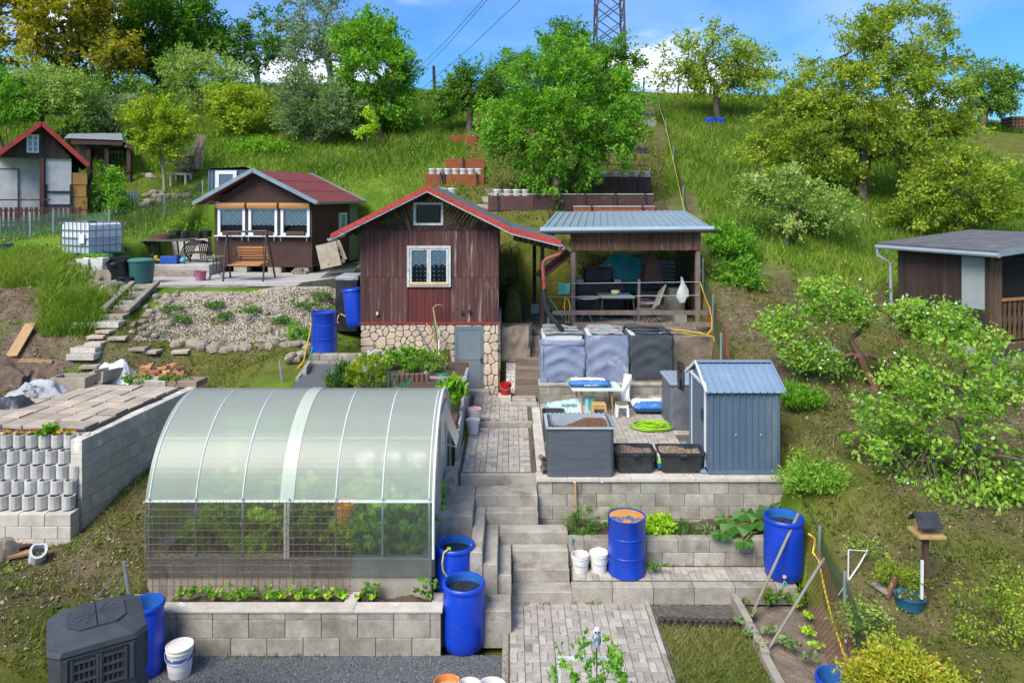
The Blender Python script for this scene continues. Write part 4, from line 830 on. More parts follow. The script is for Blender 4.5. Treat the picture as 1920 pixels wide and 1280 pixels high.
bucket('dirty white bucket in the middle of three at the bottom edge', (xat(880,9.2),9.2,.14), .145, .33, fill=STRAW)
bucket('white bucket with soil, rightmost of three at the bottom edge', (xat(922,9.18),9.18,.14), .17, .33, fill=SOIL)
LILAC = mat('lilac_label', (.70,.68,.74), (.62,.58,.70), scale=3, rough=.5, bump=.02, stain=((.05,.12,.42),2.0,.60,.62))
t = bucket('white paint bucket with blue and lilac label, upside down on the gravel', (xat(337,9.92),9.92,.14), .165, .38, m=WHITEP, lid=WHITEP)
MB().lathe([(.152,.10),(.160,.22)], 26).build('label', LILAC, t, world=False);MB().lathe([(.1605,.225),(.163,.27)], 26).build('label', mat('blue_label',(.05,.12,.45),bump=0,stain=((.7,.7,.72),14,.6,.62)), t, world=False)
bucket('white bucket with a red lid on the upper path, behind its twin', onlow(889,792,1.76), .145, .29, lid=mat('reddish_lid',(.70,.60,.58),(.45,.16,.15),scale=5,bump=.02,rough=.5))
bucket('white lidded bucket with a raised handle on the upper path, nearest of the pair', onlow(886,812,1.66), .135, .28, lid=mat('spotted_lid',(.74,.71,.70),(.55,.35,.35),scale=7,bump=.02,rough=.5,band=(.5,.62)))
REDP = mat('red_enamel', (.45,.012,.015), (.36,.01,.012), scale=4, rough=.3, bump=.02)
bucket('red bucket at the foot of the narrow stairs', (xat(948,17.3),17.3,1.88), .13, .26, m=REDP, fill=SOIL)
MB().bbox(-.32, -.02, 17.1, 17.45, 1.6, 1.88, .01).build('doorstep', CONC_L)['kind'] = 'structure'
# black composter
t = thing('composter', 'black plastic composter with a two flap lid at the lower left', 'composter', (xat(176,8.0),8.05,.35), rad(32))
S, HH = .44, 1.62
def oct8(s, c):return[(-s+c,-s), (s-c,-s), (s,-s+c), (s,s-c), (s-c,s), (-s+c,s), (-s,s-c), (-s,-s+c)]
mb = MB().slab(oct8(S,.10), 0, HH-.12);mb.build('body', DARKGREY, t, world=False)
def frus(z0, s0, c0, z1, s1, c1, nm):
 a, b = oct8(s0, c0), oct8(s1, c1);mb = MB();mb.add([(x,y,z0)for x,y in a]+[(x,y,z1)for x,y in b], [tuple(range(8))[::-1],tuple(range(8,16))]+[(i,(i+1)%8,8+(i+1)%8,8+i)for i in range(8)]);return mb.build(nm, DARKGREY, t, world=False)
frus(HH-.118, S+.02, .11, HH-.07, S+.015, .13, 'roof');frus(HH-.068, S+.012, .13, HH+.01, S-.16, .12, 'roof')
for s_ in(-1, 1):
 q = S-.17;poly = [(.008*s_,-q), (.008*s_,q), (s_*(q-.1),q), (s_*q,q-.1), (s_*q,-q+.1), (s_*(q-.1),-q)]
 if s_>0:poly = poly[::-1]
 fl = MB().slab(poly, HH+.012, HH+.028).build('flap', DARKGREY, t, world=False)
 for k in range(5):
  a = rad(-60+30*k);e = (s_*(.02+.19*math.cos(a)), .21*math.sin(a));MB().beam((s_*.015,0,HH+.03), (e[0],e[1],HH+.03), .008, .006).build('rib', DARKGREY, fl, world=False)
for k in range(4):MB().beam((-.16+.1*k,-S+.19,HH+.0), (-.16+.1*k,-S+.12,HH-.022), .03, .012).build('hinge', DARKGREY, t, world=False)
for k in range(4):MB().beam((S-.19,-.16+.1*k,HH+.0), (S-.12,-.16+.1*k,HH-.022), .03, .012).build('hinge', DARKGREY, t, world=False)
VENTD = mat('vent_dark', (.008,.008,.009), bump=0, rough=.8)
for face in range(2):
 M = Matrix.Rotation(rad(90)*face, 4, 'Z')
 for tier in range(3):
  zb = HH-.52-tier*.46
  MB().box(-.30, .30, -S-.012, -S-.002, zb-.03, zb-.015, M).build('band', DARKGREY, t, world=False);MB().box(-.34, .34, -S-.014, -S-.002, zb+.36, zb+.375, M).build('band', DARKGREY, t, world=False)
  for sx in(-1, 1):
   MB().box(sx*.13-.10, sx*.13+.10, -S-.006, -S-.001, zb+.02, zb+.33, M).build('vent', VENTD, t, world=False)
   for r_ in range(4):MB().box(sx*.13-.105, sx*.13+.105, -S-.02, -S-.004, zb+.01+r_*.095, zb+.035+r_*.095, M).build('louvre', DARKGREY, t, world=False)
   for c_ in range(5):MB().box(sx*.13-.10+c_*.045, sx*.13-.085+c_*.045, -S-.012, -S-.002, zb+.03, zb+.32, M).build('vent_bar', DARKGREY, t, world=False)
   for e in(-.115, .115):MB().box(sx*.13+e-.012, sx*.13+e+.012, -S-.025, -S-.004, zb, zb+.34, M).build('vent_frame', DARKGREY, t, world=False)
   MB().box(sx*.30-.02, sx*.30+.02, -S-.03, -S-.003, zb+.0, zb+.36, M).build('post_rib', DARKGREY, t, world=False)
RUST = mat('rusty_iron', (.13,.055,.035), (.22,.10,.055), scale=12, rough=.85, bump=.3)
mb = MB();nb = 30
for i in range(nb):
 x = -5.25+i*.101;mb.tube([(x,10.70,.76),(x-.02,10.755,2.09)], .0048, 4)
for j in range(14):mb.tube([(-5.28,10.698+.04*j/13,.80+j*.098),(-2.28,10.698+.04*j/13,.80+j*.098)], .0048, 4)
solo(mb, 'welded_mesh', RUST, 'rusty welded wire mesh standing against the greenhouse front', 'wire mesh')
for i in range(14):
 x = -4.7+i*.175+R.randn()*.02
 tree('pea_plant', ORD[i]+' young pea plant at the foot of the wire mesh', 'plant', (x,10.62,.71), [(0,0,.12,.07,.06,.11)], LF['bright']if i%3 else LF['pale'], nclump=9, nleaf=70, leaf=.05, clump=.05, trunk_r=.004, fork=.1, seed=60+i, group='young pea plants in the greenhouse planter', aspect=.9)
for i in range(8):
 x = -3.45+i*.21
 tree('bean_seedling', ORD[i]+' yellow green bean seedling near the planter rim', 'plant', (x,10.54,.71), [(0,0,.07,.04,.03,.03)], LF['lime'], nclump=3, nleaf=12, leaf=.06, clump=.02, trunk_r=.004, fork=.5, seed=80+i, group='bean seedlings along the planter rim', aspect=.9)
for i, (px, py)in enumerate([(690,1120),(800,1125)]):
 p = w(px, py, 10.6);tree('kohlrabi_plant', ['kohlrabi seedling next to the planter divider','kohlrabi seedling in the right corner of the planter'][i], 'plant', (p.x,10.62,.71), [(0,0,.16,.14,.08,.13)], LF['herb'], nclump=12, nleaf=40, leaf=.10, clump=.05, trunk_r=.006, fork=.1, seed=90+i, aspect=.6)
SHED = mat('blue_sheet', (.088,.135,.19), (.07,.11,.16), scale=2, rough=.45, bump=.08, bscale=9, spec=.45, stretch=(1,1,.25), stain=((.17,.20,.22),2.6,.56,.80))
SHEDR = mat('blue_roof_sheet', (.19,.27,.37), (.16,.24,.335), scale=2, rough=.4, bump=.06, bscale=12, spec=.45, stain=((.28,.31,.33),3,.56,.8))
WHITET = mat('white_trim', (.66,.70,.72), (.60,.64,.66), scale=4, rough=.5, bump=.02)
t = thing('metal_shed', 'blue ribbed metal garden shed with a pitched roof and sliding door', 'shed', (4.04,13.4,1.70))
SX0, SX1, SY0, SY1, SZ0, SZ1 = 3.39, 4.62, 12.88, 14.25, 1.75, 3.12
def ribbed(x0, x1, z0, z1, n, d, at, axis='x', prof=(.0,.25,.35,.65,.75)):
 us = []
 for i in range(n):
  for p, q in zip((0,.30,.38,.62,.70), (0,0,1,1,0)):us.append(((i+p)/n,q*d))
 us.append((1.0,0));mb = MB()
 for i in range(len(us)-1):
  a = at(*us[i]);b = at(*us[i+1]);mb.add([(*a,z0),(*b,z0),(*b,z1),(*a,z1)], [(0,1,2,3)])
 return mb
fr = MB()
for i in range(11):piece
ribbed(0, 1, SZ0, SZ1, 11, .022, lambda u, d:(SX0+u*(SX1-SX0),SY0-d)).build('front_panel', SHED, t)
ribbed(0, 1, SZ0, SZ1, 11, .022, lambda u, d:(SX0+u*(SX1-SX0),SY1+d)).build('back_panel', SHED, t)
ribbed(0, 1, SZ0, SZ1, 12, .022, lambda u, d:(SX1+d,SY0+u*(SY1-SY0))).build('side_panel', SHED, t)
ribbed(0, 1, SZ0, SZ1, 12, .022, lambda u, d:(SX0-d,SY0+u*(SY1-SY0))).build('side_panel', SHED, t)
RZ = SZ1+.34;ym = (SY0+SY1)/2
for x in(SX0-.012, SX1+.012):MB().add([(x,SY0,SZ1),(x,SY1,SZ1),(x,ym,RZ-.03)], [(0,1,2)]).build('gable', SHED, t)
for sgn in(0, 1):
 us = [];n_ = 11
 for i in range(n_):us+=[((i)/n_,0), ((i+.42)/n_,0), ((i+.46)/n_,.022), ((i+.54)/n_,.022), ((i+.58)/n_,0)]
 us.append((1,0));mb = MB()
 def rp(u, d, e):x = SX0-.05+u*(SX1-SX0+.12);y0_ = SY0-.07 if sgn==0 else SY1+.07;return(x, ym+(y0_-ym)*e, RZ+(SZ1-.02-RZ)*e+d)
 for i in range(len(us)-1):a, b = us[i], us[i+1];mb.add([rp(*a,0),rp(*b,0),rp(*b,1),rp(*a,1)], [(0,1,2,3)])
 mb.build('roof_panel', SHEDR, t)
 for x in(SX0-.06, SX1+.075):MB().beam((x,ym,RZ+.012), (x,rp(0,0,1)[1],SZ1-.005), .03, .045).build('verge_trim', WHITET if x<SX1 else SHEDR, t)
MB().beam((SX0-.06,ym,RZ+.02), (SX1+.08,ym,RZ+.02), .14, .02).build('ridge_cap', SHEDR, t)
MB().bbox(SX0-.035, SX0-.015, 13.02, 13.90, SZ0+.05, SZ1+.02, .006).build('door', SHED, t)
for y in(13.0, 13.93):MB().beam((SX0-.03,y,SZ0+.02), (SX0-.03,y,SZ1+.12), .03, .035).build('door_post', WHITET, t)
MB().beam((SX0-.035,12.9,SZ1+.06), (SX0-.035,14.3,SZ1+.06), .03, .05).build('door_rail', WHITET, t)
MB().bbox(SX0-.075, SX0-.035, 13.06, 13.13, 2.55, 2.76, .01).build('door_handle', BLACKP, t)
MB().beam((SX0-.09,12.86,SZ0-.02), (SX0-.09,14.4,SZ0-.02), .10, .04).build('sill', SHEDR, t);MB().beam((SX0-.02,SY0-.03,SZ0-.02), (SX1+.03,SY0-.03,SZ0-.02), .05, .06).build('sill', SHED, t)
for px in(1379, 1426):MB().lathe([(.012,0),(.009,.01),(0,.011)], 8, (xat(px,SY0),SY0-.028,zat(814,SY0)), M=None).build('bolt', WHITET, t)
# covered box behind the shed door
GREYC = mat('grey_cover', (.135,.145,.165), (.105,.115,.135), scale=3, rough=.55, bump=.25, bscale=8)
GREYC_L = mat('grey_lid', (.27,.33,.39), (.235,.29,.35), scale=3, rough=.5, bump=.06, bscale=15)
def drape(x0, x1, y0, y1, z0, z1, amp, seed, hem=0.0, nu=70, nv=26, cor=.08, fold=1.0):
 per = [];r = cor
 def arc(cx, cy, a0):return[(cx+r*math.cos(a0+i*math.pi/8),cy+r*math.sin(a0+i*math.pi/8))for i in range(5)]
 pts = [(x0+(x1-x0)*i/18+0,y0)for i in range(1,18)]+arc(x1-r, y0+r, -math.pi/2)+[(x1,y0+(y1-y0)*i/14)for i in range(2,13)]+arc(x1-r, y1-r, 0)+[(x1+(x0-x1)*i/18,y1)for i in range(1,18)]+arc(x0+r, y1-r, math.pi/2)+[(x0,y1+(y0-y1)*i/14)for i in range(2,13)]+arc(x0+r, y0+r, math.pi)
 n = len(pts);cx, cy = (x0+x1)/2, (y0+y1)/2;vs = []
 for j in range(nv):
  v = j/(nv-1)
  for i, (x, y)in enumerate(pts):
   u = i/n;nx, ny = x-cx, y-cy;l = math.hypot(nx, ny);nx/=l;ny/=l
   k = math.sin(v*math.pi)**.6
   a = math.atan2(ny, nx)
   sag = abs(math.sin(v*9+3*abs(math.cos(a*2))+seed))**3
   f = amp*k*(.55*float(noise2(u*15,v*2.2,1,seed))+.14*float(noise2(u*44+v*9,v*7,1,seed+1))+fold*.75*sag*(.55+.45*float(noise2(u*9,v*2,1,seed+4))))
   zz = z1-(z1-z0)*v-(hem*(.5+.5*float(noise2(u*14,0,1,seed+2)))if j==nv-1 else 0)
   vs.append((x+nx*f,y+ny*f,zz))
 fs = [(j*n+i,(j+1)*n+i,(j+1)*n+(i+1)%n,j*n+(i+1)%n)for j in range(nv-1)for i in range(n)]
 return MB().add(vs, fs)
bx0, bx1, by0, by1 = xat(1252, 15.6), xat(1292, 15.6)+.22, 15.25, 16.3
t = thing('storage_box', 'grey fabric covered storage box with a flat light lid behind the metal shed', 'box', ((bx0+bx1)/2,15.7,1.7))
drape(bx0, bx1, by0, by1, 1.70, 2.62, .03, 4).build('cover', GREYC, t, smooth=True)
MB().bbox(bx0-.02, bx1+.02, by0-.02, by1+.02, 2.61, 2.66, .012).build('lid', GREYC_L, t)
for x in(bx0+.07, bx0+.20):MB().beam((x,by0+.05,2.672), (x,by1-.05,2.672), .05, .02).build('lid_rib', GREYC_L, t)
CABLE = mat('black_cable', (.02,.02,.022), bump=0, rough=.5)
mb = MB()
for k in range(5):mb.tube([(SX0-.06-.02*k,14.55+.13*math.sin(a),2.95+.27*math.cos(a)+.01*k)for a in[i*.35 for i in range(19)]], .009, 5)
solo(mb, 'coiled_cable', CABLE, 'coil of black cable hanging at the rear corner of the metal shed', 'cable')
# big grey fabric planter and black tubs on the terrace
BARKM = mat('bark_mulch', (.17,.085,.05), (.09,.045,.028), scale=30, rough=.95, bump=1.0, bscale=50, stain=((.42,.30,.22),45,.64,.70))
GREYW = mat('grey_fabric', (.085,.10,.115), (.07,.083,.098), scale=2.2, rough=.6, bump=.4, bscale=6, stretch=(.5,.5,5))
GREYI = mat('grey_lining', (.36,.42,.47), (.30,.36,.41), scale=3, rough=.6, bump=.1)
t = thing('fabric_planter', 'large square grey fabric planter half filled with brown bark at the terrace edge', 'planter', (1.12,13.1,1.70))
fx0, fx1, fy0, fy1, fz = .60, 1.74, 12.72, 13.55, 2.52
drape(fx0, fx1, fy0, fy1, 1.58, fz, .018, 9, hem=.06, fold=.3).build('outer_cloth', GREYW, t, smooth=True)
drape(fx0+.05, fx1-.05, fy0+.05, fy1-.05, 1.85, fz+.004, .01, 10, fold=.2).build('lining', GREYI, t, smooth=True)
for a, b in[((fx0,fy0),(fx1,fy0)), ((fx1,fy0),(fx1,fy1)), ((fx1,fy1),(fx0,fy1)), ((fx0,fy1),(fx0,fy0))]:MB().beam((*a,fz+.006), (*b,fz+.006), .055, .022).build('rim', GREYI, t)
rm = MB()
for i in range(14):x = fx0+.04+i*.08;rm.beam((x,fy1-.03,fz+.02), (x+.03,fy1+.03,fz+.02), .012, .006)
for i in range(9):y = fy0+.06+i*.09;rm.beam((fx1-.03,y,fz+.02), (fx1+.03,y+.03,fz+.02), .012, .006)
rm.build('rim_lacing', BLACKP, t)
MB().grid(lambda u, v:(fx0+.05+u*(fx1-fx0-.1),fy0+.05+v*(fy1-fy0-.1),2.16+.17*v+.14*max(0,min(1,(u-.3)*3))*(.4+.6*v)+random.uniform(-.012,.012)), 50, 36).build('bark_fill', BARKM, t)
for x in(1.06, 1.53):MB().lathe([(.022,0),(.018,.02),(0,.022)], 8, (x,12.68,1.62)).build('eyelet', WHITET, t)
def tub(label, c, sx, sy, h, z, fill=None, m=None, round_=False, name='planting_tub', rotz=0, taper=.82):
 t = thing(name, label, 'tub', (c[0],c[1],z), rotz);m = m or BLACKP
 if round_:
  MB().lathe([(sx*taper,0),(sx*.97,h*.9),(sx*1.05,h*.93),(sx*1.05,h),(sx*.96,h),(sx*.92,h*.9),(sx*taper*.95,.05),(0,.05)], 32, sy=sy/sx).build('body', m, t, smooth=True, world=False)
 else:
  mb = MB()
  def ring(s, z_):a, b = sx*s, sy-(sx-sx*s);c_ = .05;return[(-a+c_,-b,z_), (a-c_,-b,z_), (a,-b+c_,z_), (a,b-c_,z_), (a-c_,b,z_), (-a+c_,b,z_), (-a,b-c_,z_), (-a,-b+c_,z_)]
  rs = [ring(1-(1-taper)*.6,0), ring(.985,h*.86), ring(1.03,h*.87), ring(1.04,h), ring(.97,h), ring(.95,h*.86), ring(.88,h*.4)]
  vs = [p for r_ in rs for p in r_];fs = [tuple(range(8))[::-1]]+[(i*8+k,i*8+(k+1)%8,i*8+8+(k+1)%8,i*8+8+k)for i in range(len(rs)-1)for k in range(8)]+[tuple(range(48,56))]
  mb.add(vs, fs).build('body', m, t, world=False)
  MB().bbox(-.06, .06, -sy-.045, -sy-.005, h*.84, h*.97, .01).build('grip', m, t, world=False)
 if fill:
  if round_:MB().lathe([(sx*.9,h*.7),(0,h*.78)], 24, sy=sy/sx).build('fill', fill, t, world=False)
  else:MB().grid(lambda u, v:(-sx*.94+u*sx*1.88,-sy*.9+v*sy*1.8,h*.66+.07*v+.03*math.sin(u*6)+random.uniform(-.012,.012)), 34, 18).build('fill', fill, t, world=False)
 return t
MULCH = mat('mulch_mix', (.30,.23,.17), (.12,.075,.05), scale=34, rough=.95, bump=1.0, bscale=50, band=(.42,.58))
tub('black mortar tub with bark, left one of two at the terrace edge', (xat(1189,13.05),13.10), .345, .25, .36, 1.70, fill=MULCH)
tub('black mortar tub with bark, right one beside the metal shed', (xat(1276,13.05),13.10), .385, .25, .35, 1.70, fill=MULCH)
tub('round empty black tub on the terrace behind the grey fabric planter', (xat(1102,14.6),14.6), .31, .29, .30, 1.70, round_=True)
tub('square dark planter with bark at the terrace corner behind the fabric planter', (xat(1038,14.75),14.75), .215, .24, .52, 1.70, fill=MULCH, m=DARKGREY, taper=.95)
def sack_mat(name, top, side, spots):
 m = mat(name, top, tuple(c*.93 for c in top), scale=3, rough=.35, bump=.15, bscale=9, stain=(spots,5,.64,.67));return m
SK_W = sack_mat('sack_print', (.72,.76,.76), None, (.45,.10,.10));SK_B = mat('sack_blue', (.03,.13,.38), (.04,.17,.45), scale=5, rough=.35, bump=.1, stain=((.75,.78,.8),9,.62,.64));SK_G = mat('sack_green', (.18,.50,.05), (.12,.42,.05), scale=5, rough=.35, bump=.1);SK_R = mat('sack_fruit', (.62,.10,.07), (.15,.32,.06), scale=14, rough=.4, bump=.05, band=(.46,.54))
def sack(label, c, lx, ly, h, rotz=0.0, ends=True, text=None):
 t = thing('soil_sack', label, 'sack', c, rotz)
 def f(e):
  def g(u, v):
   x = (u-.5)*2;y = (v-.5)*2;k = (1-abs(x)**4)**.5*(1-abs(y)**4)**.5 if abs(x)<1 and abs(y)<1 else 0
   return(x*lx/2, y*ly/2, h*.5+e*h*.5*k+.008*float(noise2(u*9,v*7,1,int(c[0]*10)%9)))
  return g
 mb = MB();nu, nv = 26, 16
 mb.grid(f(1), nu, nv);top = len(mb.f);mb.grid(f(-1), nu, nv)
 for i, q in enumerate(mb.f):
  vx = [mb.v[k]for k in q];mx = sum(p[0]for p in vx)/4/lx;my = sum(p[1]for p in vx)/4/ly
  mb.mi[i] = 1 if(i>=top or my<-.33)else(2 if mx<-.40 and ends else(1 if(mx>.36 and ends)else(3 if(-.25<mx<-.02 and my>.08)else 0)))
 mb.build('bag', SK_W, t, smooth=True, world=False, mats=[SK_W,SK_B,SK_G,SK_R])
 return t
def printed(parent, txt, loc, size, rot, m):
 cu = bpy.data.curves.new('lettering', 'FONT');cu.body = txt;cu.size = size;cu.extrude = .001;cu.align_x = 'CENTER';cu.materials.append(m)
 q = bpy.data.objects.new('lettering', cu);COL.objects.link(q);me = bpy.data.meshes.new_from_object(q);bpy.data.objects.remove(q);o = bpy.data.objects.new('lettering', me);COL.objects.link(o);o.parent = parent;o.location = loc;o.rotation_euler = rot;return o
INK = mat('ink_blue', (.03,.08,.30), bump=0, rough=.6);INK_W = mat('ink_white', (.8,.82,.84), bump=0, rough=.6)
TABLEW = mat('mint_table', (.62,.72,.66), (.52,.62,.56), scale=3, rough=.5, bump=.05, stain=((.40,.42,.36),6,.6,.72))
WOODL = mat('pale_wood', (.42,.27,.13), (.34,.21,.09), scale=4, rough=.6, bump=.15, stretch=(4,4,.5), objvar=.1)
WOODM = mat('tan_plastic', (.52,.33,.13), (.46,.28,.11), scale=3, rough=.45, bump=.03)
t = thing('garden_table', 'small mint topped table with wooden legs carrying a soil sack', 'table', (xat(1122,16.45),16.5,1.70))
tx0, tx1 = xat(1073, 16.35), xat(1166, 16.35)
MB().add([(tx0,16.22,2.235),(tx1,16.22,2.235),(tx1-.06,16.9,2.235),(tx0-.08,16.9,2.235),(tx0,16.22,2.27),(tx1,16.22,2.27),(tx1-.06,16.9,2.27),(tx0-.08,16.9,2.27)], [(0,3,2,1),(4,5,6,7),(0,1,5,4),(1,2,6,5),(2,3,7,6),(3,0,4,7)]).build('tabletop', TABLEW, t)
for x, y in((tx0+.2,16.35), (tx1-.22,16.35), (tx0+.12,16.8), (tx1-.22,16.8)):MB().tube([(x,y,2.235),(x+.02,y-.01,1.705)], [.024,.016], 8).build('leg', WOODL, t)
s = sack('white soil sack with a green end lying on the mint topped table', (xat(1104,16.5),16.52,2.272), .95, .42, .17, rotz=rad(-2));printed(s, 'SUBSTRAT', (.05,-.215,.05), .07, (rad(75),0,0), INK_W)
s = sack('soil sack with fruit print lying against the tank platform wall', (xat(1219,16.5),16.55,1.72), .80, .55, .26, rotz=0, ends=False);printed(s, 'RAŠELINA', (-.12,.02,.268), .075, (0,0,0), INK)
sack('flat soil sack half hidden behind the left black mortar tub', (xat(1195,13.65),13.62,1.70), .75, .42, .14, rotz=.05)
sack('green ended soil sack squeezed between the two black mortar tubs', (xat(1234,13.2),13.24,1.70), .62, .12, .30, rotz=rad(90))
MINT = mat('mint_print', (.60,.72,.72), (.50,.65,.66), scale=3, rough=.5, bump=.02, stain=((.10,.48,.45),2.5,.55,.58))
t = thing('carton', 'long flat white and turquoise carton lying against the platform wall', 'box', (xat(1068,16.5),16.45,1.70), rad(-3))
MB().prism([(-.56,0),(.50,0),(.54,.33),(-.50,.16)], .22).build('carton_body', MINT, t, world=False);MB().bbox(.40, .53, -.006, .02, .05, .32, .004).build('end_print', mat('teal_print',(.06,.48,.45),bump=0), t, world=False)
printed(t, 'FARMER', (.0,-.008,.13), .09, (rad(90),0,0), mat('ink_grey',(.12,.15,.17),bump=0))
def stool(label, c, m, wd, h, seatm=None):
 t = thing('stool', label, 'stool', (c[0],c[1],1.70))
 MB().bbox(-wd/2, wd/2, -wd*.4, wd*.4, h-.03, h, .008).build('seat', seatm or m, t, world=False)
 for sx in(-1, 1):
  for sy in(-1, 1):MB().beam((sx*wd*.42,sy*wd*.33,h-.03), (sx*wd*.5,sy*wd*.38,0), .05, .04).build('leg', m, t, world=False)
 MB().bbox(-wd*.42, wd*.42, -wd*.36, -wd*.32, h-.1, h-.03, .006).build('apron', m, t, world=False)
stool('tan plastic step stool under the mint topped table', (xat(1122,16.3),16.25), WOODM, .30, .27)
stool('white wooden stool with a dark seat right of the mint topped table', (xat(1166,16.2),16.2), WHITET, .25, .30, mat('moss_seat',(.17,.16,.09),(.12,.11,.06),bump=.1))
mb = MB()
for k in range(11):
 a0 = k*1.3;rx = .16+.30*((k*37)%10)/10;ry = rx*.75
 mb.tube([(xat(1222,15.4)+.05*math.sin(k)+rx*math.cos(a),15.4+.04*math.cos(k*2)+ry*math.sin(a),1.715+.006*k+.006*math.sin(3*a+k))for a in[a0+i*.35 for i in range(19)]], .012, 6)
solo(mb, 'garden_hose', GREENH, 'bright green hose coiled on the terrace paving', 'hose')
mb = MB();
for k in range(6):mb.cbox((.54+random.uniform(-.03,.03),12.88+random.uniform(-.06,.1),1.76+k*.045), (.07,.10,.055), (random.random(),random.random(),random.random()))
solo(mb, 'pine_root', BARK, 'small knobbly brown root ornament at the terrace corner', 'ornament')
solo(MB().beam((xat(1080,12.6),12.62,.95),(xat(1079,12.6),12.66,zat(905,12.65)),.03,.03), 'wooden_stake', WOODL, 'thin wooden stake leaning on the terrace wall in the herb bed', 'stake')
bucket('orange bucket among the crops inside the greenhouse', (-2.52,11.3,1.55), .15, .30, m=mat('bright_orange',(.75,.33,.02),(.68,.28,.02),bump=0,rough=.5))
solo(MB().bbox(-2.8,-1.4,12.9,13.2,1.6,1.64,.005).box(-2.75,-2.7,12.95,13.15,1.08,1.6).box(-1.5,-1.45,12.95,13.15,1.08,1.6), 'plant_shelf', WOODL, 'low plank shelf at the back of the greenhouse carrying white buckets', 'shelf')
for i in range(3):bucket(ORD[i if i<2 else 13]+' white bucket on the shelf at the back of the greenhouse', (-2.55+i*.45,13.05,1.645), .16, .28, group='white buckets in the greenhouse')
# helpers for walls
def clip_poly(poly, a, b, c):
 out = []
 for i in range(len(poly)):
  p, q = poly[i], poly[(i+1)%len(poly)];dp = a*p[0]+b*p[1]-c;dq = a*q[0]+b*q[1]-c
  if dp<=0:out.append(p)
  if dp*dq<0:t_ = dp/(dp-dq);out.append((p[0]+(q[0]-p[0])*t_,p[1]+(q[1]-p[1])*t_))
 return out
def strips(poly, ang, wd, gap=.004):
 nx, nz = -math.sin(ang), math.cos(ang);ds = [nx*x+nz*z for x, z in poly];d = min(ds);out = []
 while d<max(ds):
  q = clip_poly(clip_poly(poly,-nx,-nz,-(d+gap)), nx, nz, d+wd-gap)
  if len(q)>=3:out.append(q)
  d+=wd
 return out
def holes(poly, rects):
 ps = [poly]
 for x0, x1, z0, z1 in rects:
  nx_ = []
  for p in ps:
   l = clip_poly(p, 1, 0, x0);r = clip_poly(p, -1, 0, -x1);m = clip_poly(clip_poly(p,1,0,x1), -1, 0, -x0)
   b = clip_poly(m, 0, 1, z0)if len(m)>2 else[];u = clip_poly(m, 0, -1, -z1)if len(m)>2 else[]
   nx_+=[q for q in(l,r,b,u)if len(q)>2]
  ps = nx_
 return ps
def area(p):return abs(sum(p[i][0]*p[(i+1)%len(p)][1]-p[(i+1)%len(p)][0]*p[i][1]for i in range(len(p))))/2
def boards(t, poly, ang, wd, y, th, m, rects=(), jit=.006, name='plank', M=None, gap=.003):
 for p in holes(poly, rects):
  for q in strips(p, ang, wd, gap):
   if area(q)<.0008:continue
   yy = y+random.uniform(-jit, jit);mt = Matrix.Translation((0,yy,0));MB().prism(q, th, mt if M is None else M@mt).build(name, m, t, world=False)
def voronoi(poly, n, seed, relax=2):
 rg = np.random.RandomState(seed);xs = [p[0]for p in poly];zs = [p[1]for p in poly]
 S = np.stack([min(xs)+rg.rand(n)*(max(xs)-min(xs)),min(zs)+rg.rand(n)*(max(zs)-min(zs))], -1)
 for it in range(relax+1):
  cells = []
  for i in range(n):
   c = list(poly)
   for j in np.argsort(((S-S[i])**2).sum(1))[1:22]:
    a, b = S[j]-S[i];m_ = (S[j]+S[i])/2;c = clip_poly(c, a, b, a*m_[0]+b*m_[1])
    if len(c)<3:break
   cells.append(c if len(c)>2 else None)
  if it<relax:S = np.array([np.mean(c,0)*.7+S[i]*.3 if c else S[i]for i,c in enumerate(cells)])
 return[c for c in cells if c]
def inset(c, d):
 n = len(c);cx = sum(p[0]for p in c)/n;cz = sum(p[1]for p in c)/n;out = list(c)
 sgn = 1 if sum(c[i][0]*c[(i+1)%n][1]-c[(i+1)%n][0]*c[i][1]for i in range(n))>0 else-1
 for i in range(n):
  p, q = c[i], c[(i+1)%n];ex, ez = q[0]-p[0], q[1]-p[1];l = math.hypot(ex, ez)
  if l<1e-5:continue
  nx, nz = ez/l*sgn, -ex/l*sgn;out = clip_poly(out, nx, nz, nx*p[0]+nz*p[1]-d)
  if len(out)<3:return None
 return out
def chaikin(c, k=1):
 for _ in range(k):
  c = [q for i in range(len(c))for q in((c[i][0]*.75+c[(i+1)%len(c)][0]*.25,c[i][1]*.75+c[(i+1)%len(c)][1]*.25),(c[i][0]*.25+c[(i+1)%len(c)][0]*.75,c[i][1]*.25+c[(i+1)%len(c)][1]*.75))]
 return c
def stonework(t, poly, n, seed, m, y, M=None, rects=(), gap=.012, name='stone'):
 for p in holes(poly, rects):
  k = max(2, int(n*area(p)/max(area(poly),1e-6)))
  for c in voronoi(p, k, seed):
   q = inset(c, gap)
   if not q or area(q)<.002:continue
   q = chaikin(q, 1)if random.random()<.55 else q;mt = Matrix.Translation((0,y+random.uniform(-.008,.004),0));cx = sum(a for a, _ in q)/len(q);cz = sum(b for _, b in q)/len(q)
   nn = len(q);A = M@mt if M is not None else mt
   vs = [A@Vector((a,.05,b))for a, b in q]+[A@Vector((a,.008,b))for a, b in q]+[A@Vector((cx+(a-cx)*.86,-.012,cz+(b-cz)*.86))for a, b in q]
   MB().add(vs, [(i,(i+1)%nn,nn+(i+1)%nn,nn+i)for i in range(nn)]+[(nn+i,nn+(i+1)%nn,2*nn+(i+1)%nn,2*nn+i)for i in range(nn)]+[tuple(range(2*nn,3*nn))]).build(name, m, t, world=False)
